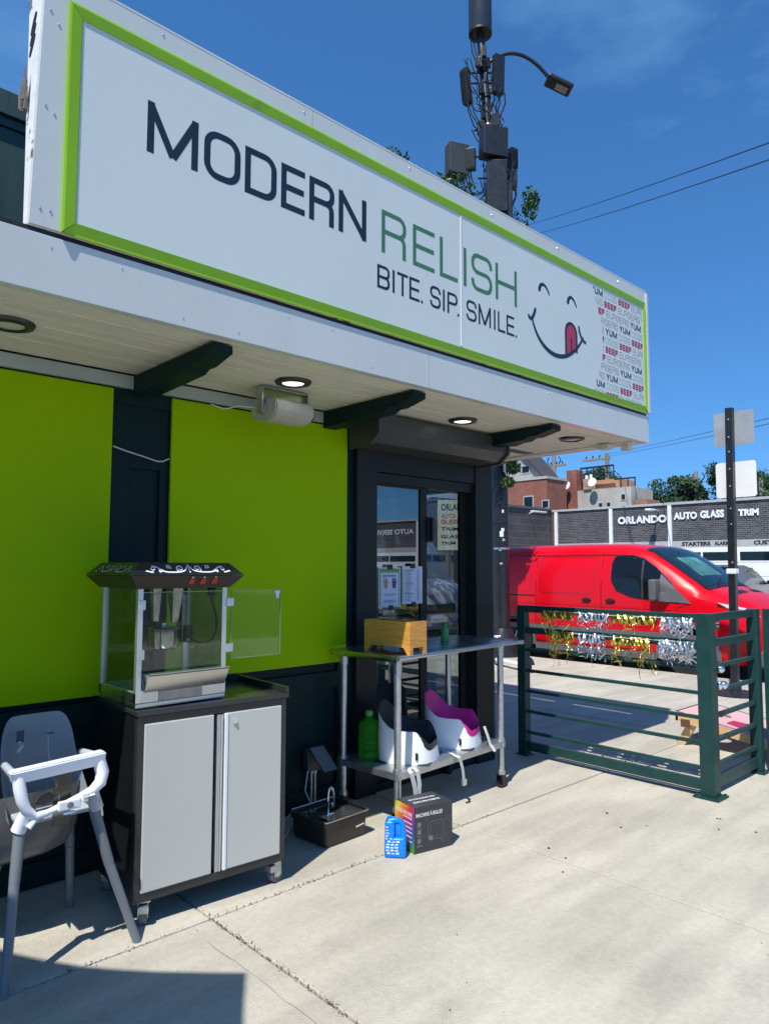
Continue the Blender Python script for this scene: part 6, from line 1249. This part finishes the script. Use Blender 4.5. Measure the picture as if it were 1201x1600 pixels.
pbox('radio_box', -0.14, 0.05, 8.90, 9.12, 0.12, 0.12)
pbox('radio_cabinet', 0.02, 0.19, 8.36, 8.88, 0.44, 0.24, 1, m=mat('cabinet_black', (0.012, 0.014, 0.020), 0.45), yawd=15)
pbox('radio_cabinet', -0.60, 0.02, 8.14, 8.68, 0.36, 0.22, 0, m=mat('cabinet_grey', (0.045, 0.047, 0.052), 0.5), yawd=20)
pbox('finned_radio', -0.36, 0.05, 8.22, 8.60, 0.16, 0.12, 0, fins=8, yawd=-20)
pbox('finned_radio', 0.36, -0.05, 8.28, 8.66, 0.14, 0.16, 0, fins=5, yawd=30)
pbox('finned_radio', 0.33, -0.02, 7.92, 8.24, 0.16, 0.14, 0)
pbox('junction_box', 0.02, 0.12, 7.40, 8.30, 0.34, 0.22, 0)
pbox('junction_box', 0.17, 0.06, 7.30, 7.95, 0.20, 0.2, 0)
pbox('splice_box', -0.22, 0.0, 7.05, 7.45, 0.14, 0.12, -20)
g = G()
for (s0, z0, s1, z1) in ((-0.60, 8.12, -0.1, 7.9), (-0.55, 8.12, -0.08, 7.8), (-0.66, 8.12, -0.05, 7.7), (-0.48, 8.14, -0.12, 8.0), (-0.38, 8.2, -0.1, 8.05)):
    a = PP(z0)+cam_r*s0; b_ = PP(z1)+cam_r*s1; mid = (a+b_)/2+Vector((0, 0, -0.34+random.uniform(-0.08, 0.08)))
    g.tube([a, a.lerp(mid, 0.5)+Vector((0, 0, -0.10)), mid, b_.lerp(mid, 0.5)+Vector((0, 0, -0.08)), b_], 0.012, 6)
for k in range(60):
    z0 = random.choice((9.5, 9.0, 8.35, 8.3, 8.0, 9.7, 10.3)); s0 = random.uniform(-0.34, 0.38); s1 = random.uniform(-0.2, 0.22); z1 = z0-random.uniform(0.3, 1.0); fw = random.uniform(0.0, 0.2)
    a = PP(z0)+cam_r*s0+Vector((-0.683, -0.73, 0))*fw; b_ = PP(z1)+cam_r*s1+Vector((-0.683, -0.73, 0))*(fw*0.6); m1 = a.lerp(b_, 0.4)+cam_r*random.uniform(-0.10, 0.10)
    m2 = a.lerp(b_, 0.75)+cam_r*random.uniform(-0.12, 0.12)+Vector((0, 0, -0.1)); g.tube([a, a.lerp(m1, .5)+Vector((0, 0, -.06)), m1, m2, b_], 0.011, 5)
g.tube([PP(10.95)+cam_r*-0.18, PP(10.5)+cam_r*-0.17, PP(10.1)+cam_r*-0.05, PP(9.5)+cam_r*-0.02], 0.013, 6); g.tube([PP(10.9)+cam_r*-0.16, PP(10.45)+cam_r*-0.10, PP(10.0)+cam_r*0.04, PP(9.3)+cam_r*0.05], 0.013, 6)
for (s0, z0, dx_) in ((-0.72, 8.14, -0.10), (-0.62, 8.12, 0.02), (-0.52, 8.12, 0.12), (-0.44, 8.14, 0.2), (0.3, 9.6, 0.05), (0.22, 9.62, 0.0), (0.34, 7.9, 0.08), (-0.35, 9.45, 0.06)):
    a = PP(z0)+cam_r*s0+Vector((-0.683, -0.73, 0))*0.15; e = PP(z0-0.35)+cam_r*(s0*0.15); dn = -0.55 if s0 < -0.4 else -0.3
    g.tube([a, a+Vector((0, 0, dn*0.6))+cam_r*dx_*0.2, a.lerp(e, 0.35)+Vector((0, 0, dn)), a.lerp(e, 0.7)+Vector((0, 0, dn*0.8)), e], 0.013, 6)
g.out('cables', black, P, smooth=True, kind='stuff')
for k in range(16):
    z = random.choice((10.45, 10.2, 9.95, 9.7, 9.35, 9.2, 8.9, 8.75, 8.0, 7.7, 7.5, 9.5)); s_ = random.uniform(-0.14, 0.14); h_ = random.uniform(0.08, 0.24)
    pbox('small_radio', s_, random.uniform(0.05, 0.14), z-h_/2, z+h_/2, random.uniform(0.06, 0.12), random.uniform(0.05, 0.1), random.uniform(-8, 8), m=random.choice((black, blackm)), yawd=random.uniform(-40, 40))
g = G()
for z in (9.0, 8.5, 9.9, 10.1, 8.1):
    for s_ in (-1, 1): g.tube([PP(z), PP(z)+cam_r*s_*0.26], 0.018, 8)
g.out('mount_arms', blackm, P, kind='stuff')
# lamp arm, arching over the road
arm = [PP(10.20)+cam_r*0.08]; dA = Vector((0.78, -0.62, 0)).normalized()
for k in range(1, 15):
    d = 1.2*k/14; arm.append(PP(10.20)+dA*d+Vector((0, 0, 1.12*d-1.03*d*d)))
g = G(); g.tube(arm, 0.032, 12); ar = g.out('lamp_arm', blackm, P, smooth=True)
hd = arm[-1]; M = Matrix.Translation(hd+dA*0.16+Vector((0, 0, -0.10))) @ Matrix.Rotation(math.atan2(dA.y, dA.x), 4, 'Z') @ Matrix.Rotation(R(24), 4, 'Y')
g = G(); g.box(-0.25, 0.24, -0.15, 0.15, -0.04, 0.045, 0.04, M, seg=4); lh = g.out('lamp_head', blackm, ar, smooth=True)
g = G(); g.box(-0.05, 0.17, -0.08, 0.08, -0.048, -0.041, 0.003, M); g.out('lamp_lens', mat('lamp_lens_amber', (0.36, 0.30, 0.28), 0.3, var=0.2, scale=30), ar)
g = G(); g.cyl(M @ Vector((-0.10, 0, 0.045)), M @ Vector((-0.10, 0, 0.10)), 0.03, seg=12); g.out('photocell', plastw, ar, smooth=True)

# ------------------------------------------------------------------ street tree behind the pole
def leaf_cloud(g, clumps, per, size, rng):
    for (c, r_) in clumps:
        for k in range(per):
            while True:
                v = Vector((rng.uniform(-1, 1), rng.uniform(-1, 1), rng.uniform(-1, 1)))
                if v.length < 1: break
            v = v*(0.45+0.55*v.length); p = Vector(c)+Vector((v.x*r_[0], v.y*r_[1], v.z*r_[2]))
            n = Vector((rng.gauss(0, 1), rng.gauss(0, 1), rng.gauss(0.6, 0.8))).normalized(); a = n.cross(Vector((rng.gauss(0, 1), rng.gauss(0, 1), rng.gauss(0, 1)))).normalized(); b_ = n.cross(a)
            s_ = size*rng.uniform(0.6, 1.25); w_ = s_*0.42
            g.b.faces.new([g.b.verts.new(q) for q in (p-a*s_*0.5, p-b_*w_*0.5+a*s_*0.05, p+a*s_*0.5, p+b_*w_*0.5+a*s_*0.05)])
def tree(label, base, h, crown, per, size, m, seed, kind='street_tree', trunk_r=0.12, group=None, limbs=6):
    rng = random.Random(seed); t = thing(kind, label, 'tree', base, group)
    g = G(); b0 = Vector(base); top = Vector(crown[0][0])
    g.tube([b0, b0.lerp(Vector((top.x, top.y, b0.z+h*0.5)), 0.5)+Vector((rng.uniform(-.1, .1), rng.uniform(-.1, .1), 0)), Vector((top.x, top.y, b0.z+h*0.62)), Vector((top.x, top.y, b0.z+h*0.85))], [trunk_r, trunk_r*0.75, trunk_r*0.5, trunk_r*0.2], 10)
    tr = g.out('trunk', bark, t, smooth=True)
    g = G()
    for c, r_ in crown[:limbs*3]:
        f0 = b0.lerp(Vector((top.x, top.y, b0.z+h*0.62)), rng.uniform(0.6, 1.0)); c = Vector(c); mid = f0.lerp(c, 0.5)+Vector((0, 0, -0.1))
        g.tube([f0, mid, c], [trunk_r*0.3, trunk_r*0.18, trunk_r*0.05], 6)
    g.out('limbs', bark, t, kind='stuff')
    g = G(); leaf_cloud(g, crown, per, size, rng); g.out('crown', m, t, kind=None); return t
def rand_crown(c, R_, n, cl, seed, keep=None):
    rng = random.Random(seed); out = []
    while len(out) < n:
        v = Vector((rng.uniform(-1, 1), rng.uniform(-1, 1), rng.uniform(-1, 1)))
        if v.length > 1 or v.length < 0.35: continue
        p = Vector((c[0]+v.x*R_[0], c[1]+v.y*R_[1], c[2]+v.z*R_[2]))
        if keep and not keep(p): continue
        s_ = cl*rng.uniform(0.6, 1.3); out.append((tuple(p), (s_, s_, s_*0.7)))
    return out
cr_t = rand_crown((8.75, 9.1, 6.3), (1.4, 1.9, 2.2), 46, 0.42, 5)
cr_t += [((7.95, 8.55, 8.35), (0.16, 0.16, 0.22)), ((8.0, 8.35, 8.2), (0.3, 0.3, 0.3)), ((9.0, 8.95, 8.60), (0.2, 0.2, 0.3)), ((9.75, 7.62, 7.65), (0.32, 0.32, 0.40)), ((9.85, 7.3, 7.35), (0.35, 0.35, 0.4)), ((10.0, 7.0, 7.75), (0.16, 0.16, 0.30)), ((9.7, 7.7, 7.2), (0.4, 0.4, 0.35)), ((9.6, 7.4, 6.9), (0.5, 0.5, 0.4)), ((8.95, 8.8, 8.4), (0.4, 0.4, 0.3)), ((9.98, 7.05, 7.1), (0.2, 0.2, 0.15))]
for (x, y, z, s_) in ((9.05, 6.98, 3.62, 0.42), (9.20, 7.02, 3.25, 0.22), (9.35, 6.98, 3.05, 0.16), (9.10, 7.25, 3.9, 0.5), (8.9, 7.1, 4.1, 0.5), (9.22, 6.95, 2.80, 0.10), (8.6, 7.4, 4.2, 0.5)): cr_t.append(((x, y, z), (s_, s_, s_*0.75)))
tree('green street tree rising behind the sign and antenna pole', (9.0, 9.0, 0), 8.6, cr_t, 300, 0.10, leafm, 3)

# ------------------------------------------------------------------ patio umbrella (stands left of the camera and throws the corner of shade)
U = thing('patio_umbrella', 'dark green patio umbrella on a round base standing on the pavement', 'umbrella', (-1.16, 1.55, 0))
UZ = 2.6; cpt = Vector((1.463-0.55*UZ, 2.277-0.235*UZ, UZ)); uc = Vector((-1.16, 1.55, UZ+0.30))
rad_v = cpt-Vector((uc.x, uc.y, UZ)); rim_ = []
for k in range(6):
    a = R(60*k); v = Matrix.Rotation(a, 4, 'Z') @ rad_v; rim_.append(Vector((uc.x, uc.y, UZ))+v)
canv = mat('umbrella_canvas', (0.02, 0.07, 0.06), 0.8, var=0.08)
for k in range(6):
    a, b_ = rim_[k], rim_[(k+1) % 6]; g = G(); n = 8; rows = []
    for i in range(n+1):
        u_ = i/n; row = []
        for j in range(n+1):
            p = uc.lerp(a.lerp(b_, j/n), u_); p.z -= 0.10*math.sin(math.pi*j/n)*u_*u_*0.3; sag = Vector((uc.x, uc.y, p.z))-p; p += sag*0.06*math.sin(math.pi*j/n)*u_; row.append(g.b.verts.new(p))
        rows.append(row)
    for i in range(n):
        for j in range(n):
            g.b.faces.new((rows[i][j], rows[i][j+1], rows[i+1][j+1], rows[i+1][j])) if i else g.b.faces.new((rows[0][0], rows[1][j+1], rows[1][j]))
    g.out('canopy_panel', canv, U, merge=True)
    g = G(); g.tube([uc+Vector((0, 0, -0.02)), a+Vector((0, 0, -0.02))], 0.008, 6); g.out('rib', blackm, U)
g = G(); g.cyl((uc.x, uc.y, 0.06), (uc.x, uc.y, UZ+0.36), 0.02, seg=16); g.out('pole', blackm, U, smooth=True)
g = G(); g.lathe([(0.26, 0), (0.26, 0.04), (0.05, 0.07), (0.03, 0.2)], (uc.x, uc.y, 0.001), 28); g.out('base', blackm, U, smooth=True)

# ------------------------------------------------------------------ across the road
OX = 28.0
O = thing('auto_glass_garage', 'long low dark brick garage across the road lettered ORLANDO AUTO GLASS TRIM', 'building', (OX, 10, 0))
g = G(); g.box(OX, OX+12, -34, 18.62, 2.47, 3.93); g.out('brick_fascia', brickd, O)
g = G(); g.box(OX+0.02, OX+12, -34, 18.62, 0.02, 2.47); g.out('lower_wall', brickd, O)
g = G(); g.box(OX-0.06, OX+12.05, -34, 18.66, 3.932, 4.03, 0.01); g.out('coping', mat('coping_grey', (0.42, 0.42, 0.41), 0.6), O)
BAYS = [18.40, 15.67, 13.08, 10.62, 8.1, 5.5, 2.9, 0.3, -2.3, -4.9, -7.5, -10.1, -12.7, -15.3, -17.9, -20.5+0.3, -23.1-1.6, -27.0, -30, -33]
for y in BAYS:
    g = G(); g.box(OX-0.08, OX-0.002, y-0.075, y+0.075, 0.03, 3.92, 0.005); g.out('pilaster', garagew, O)
for k, (ya, yb) in enumerate(zip(BAYS[:-1], BAYS[1:])):
    g = G(); g.box(OX-0.03, OX-0.002, yb+0.09, ya-0.09, 2.22, 2.468, 0.003); hb = g.out('sign_band', bandm, O)
    g = G(); g.box(OX-0.025, OX-0.001, yb+0.09, ya-0.09, 0.04, 2.215, 0.003); d = g.out('garage_door', garagew, O)
    if k >= 2:
        n = 2; wdt = (ya-yb-0.3)/n
        for q in range(n):
            y0 = yb+0.15+wdt*q; g = G(); g.box(OX-0.030, OX-0.026, y0+0.04, y0+wdt-0.04, 1.69, 2.02, 0.002); g.out('window', carglass, d)
    for z in (0.55, 1.1, 1.62):
        g = G(); g.box(OX-0.0285, OX-0.0255, yb+0.09, ya-0.09, z, z+0.02); g.out('door_groove', bandm, d)
Udir = (0, -1, 0)
for body, y0, y1, z0, z1, m, bo in (('ORLANDO', 15.35, 13.20, 3.235, 3.56, garagew, 0.055), ('AUTO', 12.92, 11.98, 3.325, 3.62, garagew, 0.055), ('GLASS', 11.86, 10.95, 3.335, 3.64, garagew, 0.055), ('TRIM', 10.435, 9.71, 3.355, 3.615, garagew, 0.055), ('AUTO SERVICE', -20.5, -24.1, 3.22, 3.52, garagew, 0.03), ('STARTERS', 12.62, 11.50, 2.27, 2.43, black, 0.05), ('ALARMS', 11.36, 10.72, 2.27, 2.43, black, 0.05), ('CUST', 9.93, 9.30, 2.27, 2.43, black, 0.05)):
    text('sign_lettering', body, m, O, (OX-0.045 if m is garagew else OX-0.035, y0, z0), Udir, (0, 0, 1), y0-y1, z1-z0, bo)
for (y, z) in ((13.55, 3.72),):
    t = thing('wall_lamp', 'small white wall lamp above the last O of ORLANDO', 'wall lamp', (OX-0.1, y, z), 'wall lamps on the dark brick walls')
    g = G(); g.tube([(OX-0.01, y, z), (OX-0.35, y, z+0.05), (OX-0.62, y, z+0.03)], 0.025, 8); g.box(OX-0.95, OX-0.55, y-0.13, y+0.13, z-0.03, z+0.05, 0.03); g.out('lamp_arm', garagew, t, smooth=True)
# dark side building at the left
O2 = thing('dark_brick_annexe', 'dark painted brick annexe wall left of the garage', 'building', (23, 22, 0))
g = G(); g.box(20.5, 27.98, 18.66, 28, 0.0, 4.0); g.out('wall', brickdx, O2)
g = G(); g.box(20.45, 27.98, 18.60, 28, 4.001, 4.10); g.out('coping', mat('coping_dark', (0.10, 0.10, 0.10), 0.7), O2)
t = thing('wall_lamp', 'small white wall lamp high on the annexe wall left of the garage', 'wall lamp', (26, 18.6, 3.8), 'wall lamps on the dark brick walls')
g = G(); g.tube([(26.2, 18.64, 3.78), (26.15, 18.3, 3.86), (26.1, 18.1, 3.84)], 0.025, 8); g.box(25.6, 26.6, 17.95, 18.15, 3.79, 3.86, 0.03); g.out('lamp_arm', garagew, t, smooth=True)
# pole sign seen through the window
t = thing('pole_sign', 'cream board sign lettered ORLANDO AUTO GLASS on a post beyond the road', 'sign', (22.0, 19.0, 0))
c0 = Vector((18.3, 16.85, 0)); ud = Vector((0.62, -0.78, 0)).normalized()
g = G(); g.cyl(c0+ud*0.45+Vector((0, 0, -0.1)), c0+ud*0.45+Vector((0, 0, 2.0)), 0.06, seg=10); g.out('post', blackm, t)
g = G(); M = Matrix.Translation(c0+Vector((0, 0, 0))) @ Matrix.Rotation(math.atan2(ud.y, ud.x), 4, 'Z'); g.box(0, 1.3, 0, 0.12, 2.0, 3.75, 0.01, M); g.out('board', mat('cream_board', (0.62, 0.58, 0.42), 0.6), t)
for body, z, h_, m, w_ in (('ORLANDO', 3.38, 0.24, black, 1.05), ('AUTO', 3.12, 0.15, mat('rust_letters', (0.35, 0.10, 0.04), 0.6), 0.5), ('GLASS', 2.92, 0.15, MATS['rust_letters'], 0.6), ('TRIM', 2.68, 0.12, black, 0.6), ('GLASS', 2.42, 0.12, black, 0.7), ('TRIM', 2.2, 0.1, black, 0.5)):
    text('board_lettering', body, m, t, tuple((M @ Vector((0.12, -0.006, z)))), ud, (0, 0, 1), w_, h_, 0.02)

# far buildings
def win_box(g_par, x, y0, y1, z0, z1, m=carglass):
    g = G(); g.box(x-0.03, x+0.02, y0, y1, z0, z1, 0.01); w_ = g.out('window', MATS['coping_grey'], g_par); g = G(); g.box(x-0.035, x-0.031, y0+0.06, y1-0.06, z0+0.06, z1-0.06); g.out('pane', m, w_)
H1 = thing('brick_house', 'red brick flat with gabled grey attic behind the annexe', 'house', (36, 26, 0))
g = G(); g.box(34, 36.0, 22.95, 26.2, 0, 6.4); g.out('wall', brickr, H1)
g = G(); g.box(33.95, 36.05, 22.90, 26.25, 6.401, 6.55); g.out('coping', mat('pale_coping', (0.45, 0.42, 0.38), 0.7), H1)
g = G(); g.prism([(23.55, 6.551), (26.6, 6.551), (26.6, 7.9), (25.1, 8.25), (23.55, 6.75)], YZ(34.6), 0, 1.3); g.out('attic_wall', mat('grey_siding', (0.34, 0.34, 0.31), 0.7, stretch=(1, 8, 0.3), var=0.2), H1)
g = G(); g.prism([(23.3, 6.5), (23.45, 6.5), (25.05, 8.28), (26.8, 7.95), (26.8, 8.1), (25.05, 8.45)], YZ(34.3), 0, 1.7); g.out('roof', mat('roof_dark', (0.05, 0.05, 0.055), 0.8), H1)
win_box(H1, 34.6, 24.5, 25.1, 6.9, 7.4); win_box(H1, 34, 23.85, 24.55, 4.6, 5.5); win_box(H1, 34, 22.8, 23.3, 4.7, 5.2)
H2 = thing('terrace_building', 'pale rendered building with brick chimney stacks and roof terrace railings', 'building', (37, 21, 0))
g = G(); g.box(36.5, 39, 19.2, 23.6, 0, 5.85); g.out('wall', mat('pale_render', (0.42, 0.39, 0.34), 0.8, var=0.15, scale=1.0), H2)
g = G(); g.box(37.2, 39, 20.3, 22.4, 5.851, 6.45); g.out('wall', mat('peach_render', (0.48, 0.24, 0.14), 0.8, var=0.1), H2)
g = G(); g.box(36.4, 37.2, 22.55, 23.2, 4.0, 7.1, 0.02); g.out('chimney', brickr, H2)
g = G(); g.box(36.4, 36.9, 21.6, 22.1, 5.86, 6.5, 0.02); ch = g.out('chimney', mat('stone_chimney', (0.36, 0.27, 0.18), 0.8, var=0.3, scale=4), H2)
g = G(); g.cyl((36.6, 21.7, 6.5), (36.6, 21.7, 6.75), 0.09, seg=10); g.out('chimney_pot', garagew, ch); g = G(); g.cyl((36.6, 21.98, 6.5), (36.6, 21.98, 6.72), 0.09, seg=10); g.out('chimney_pot', garagew, ch)
g = G()
for y in [19.0+0.42*k for k in range(9)]: g.box(36.6, 36.65, y, y+0.05, 5.86 if y < 20.2 else 6.46, 6.35 if y < 20.2 else 7.15)
g.box(36.58, 36.66, 20.3, 22.4, 7.1, 7.2); g.box(36.58, 36.66, 19.0, 20.25, 6.3, 6.38); g.box(36.6, 36.64, 20.3, 22.4, 6.75, 6.8)
for k in range(5): g.tube([(36.62, 20.35+0.2*k, 6.5), (36.62, 20.55+0.2*k, 7.1)], 0.02, 5)
g.out('terrace_railing', blackm, H2, kind='stuff')
g = G(); g.box(36.5, 38, 18.3, 18.95, 0, 5.1); g.out('rear_wing', mat('rust_brick', (0.30, 0.15, 0.09), 0.8, var=0.15), H2)
for (y, z) in ((20.9, 4.7), (20.4, 4.7), (22.6, 5.0), (19.5, 5.1)): win_box(H2, 36.5, y, y+0.32, z, z+0.4)
g = G()
for (y, z, m_) in ((23.0, 5.95, 0), (21.35, 5.9, 0)):
    pass
for (y, z) in ((23.0, 6.15), (21.3, 6.2)):
    t = thing('satellite_dish', 'pale satellite dish %s on the terrace building' % ('beside the brick chimney' if y > 22 else 'right of the stone chimney'), 'satellite dish', (36.2, y, z-0.3), 'satellite dishes')
    g = G(); g.lathe([(0.02, 0), (0.15, 0.02), (0.26, 0.08)], seg=20, M=Matrix.Translation((36.1, y, z)) @ Matrix.Rotation(R(-70), 4, 'Y')); g.out('dish', garagew, t, smooth=True)
    g = G(); g.cyl((36.2, y, z-0.35), (36.15, y, z), 0.02, seg=6); g.out('mast', galv, t)
t = thing('pale_house', 'tall pale grey house with gable far beyond the road', 'house', (34, 30, 0))
g = G(); g.prism([(27.3, 0), (34.5, 0), (34.5, 7.2), (31, 9.6), (27.3, 7.2)], YZ(34), 0, 8); g.out('wall', mat('grey_clapboard', (0.34, 0.38, 0.46), 0.7, stretch=(1, 1, 12), var=0.1), t)
g = G(); g.prism([(27.0, 7.0), (31, 9.62), (34.8, 7.0), (34.8, 7.2), (31, 9.85), (27.0, 7.2)], YZ(33.7), 0, 8.5); g.out('roof', MATS['roof_dark'], t)
win_box(t, 34, 28.6, 29.5, 4.6, 6.0); win_box(t, 34, 31.2, 32.1, 4.6, 6.0)

# utility poles, wires
def upole(label, x, y, h, arms, tr=False):
    t = thing('utility_pole', label, 'utility pole', (x, y, 0), 'wooden utility poles')
    g = G(); g.tube([(x, y, -0.14), (x, y, h)], [0.20, 0.13], 10); g.out('pole', polewood, t, smooth=True)
    for (z, y0, y1) in arms:
        g = G(); g.box(x-0.08, x+0.08, y+y0, y+y1, z-0.07, z+0.07, 0.01); a = g.out('crossarm', polewood, t)
        for k in range(4):
            yy = y+y0+(y1-y0)*(k+0.5)/4; g = G(); g.cyl((x, yy, z+0.07), (x, yy, z+0.24), 0.04, 0.05, seg=8); g.out('insulator', blackm, a)
    if tr:
        g = G(); g.cyl((x-0.3, y+0.30, h-3.0), (x-0.3, y+0.30, h-1.9), 0.28, seg=18); g.out('transformer', mat('transformer_grey', (0.42, 0.44, 0.44), 0.5), t, smooth=True)
    else:
        g = G(); g.tube([(x, y-0.4, h-0.6), (x, y-0.55, h-0.35), (x, y-0.4, h-0.1)], 0.04, 6); g.tube([(x, y+0.4, h-0.6), (x, y+0.55, h-0.35), (x, y+0.4, h-0.1)], 0.04, 6); g.out('brace', blackm, t, kind='stuff')
    return t
upole('weathered wooden utility pole left of the brick chimney', 42, 27.75, 9.1, [(8.4, -0.9, 0.9)])
upole('wooden utility pole carrying a grey transformer above the garage roof', 42, 23.72, 8.8, [(8.5, -0.2, 1.75)], True)
upole('wooden utility pole with crossarm rising out of the green trees', 46, 19.7, 7.6, [(7.2, 0.0, 1.6)])
upole('short wooden utility pole right of the white sign back', 44, 15.1, 6.6, [])
def wire(label, a, b_, sag, r_):
    a, b_ = Vector(a), Vector(b_); g = G(); g.tube([a.lerp(b_, i/24)+Vector((0, 0, -sag*4*(i/24)*(1-i/24))) for i in range(25)], r_, 5); tag(g.out('overhead_wire', black, None), label, 'wire', 'overhead wires')
wire('upper of the two near overhead wires crossing the sky beside the pole', (40, 30.7, 25.5), (11, 1.2, 7.6), 0.2, 0.014)
wire('lower of the two near overhead wires crossing the sky beside the pole', (40, 30.1, 24.7), (11, 1.3, 7.35), 0.25, 0.014)
wire('upper of the two thin far wires low in the sky', (42, 23.8, 8.75), (12, 2.2, 3.98), 0.05, 0.008)
wire('lower of the two thin far wires low in the sky', (42, 23.8, 8.60), (12, 2.2, 3.86), 0.05, 0.008)
# trees beyond the garage
def far_tree(label, c, R_, seed, h): tree(label, (c[0], c[1], 0), h, rand_crown(c, R_, 40, 0.70, seed), 260, 0.24, leafd, seed, 'background_tree', 0.25, 'trees beyond the garage')
far_tree('left, darker tree low behind the garage roof', (46, 21.0, 5.6), (2.2, 1.7, 1.7), 21, 7)
far_tree('large green tree round the far utility pole', (46.5, 18.9, 6.0), (2.4, 1.9, 1.9), 22, 8)
far_tree('green tree right of the white sign back', (46, 15.6, 5.8), (2.4, 2.0, 1.5), 23, 7)
far_tree('small green tree top above the roof terrace', (44, 25.6, 7.0), (1.2, 1.0, 1.0), 24, 7)
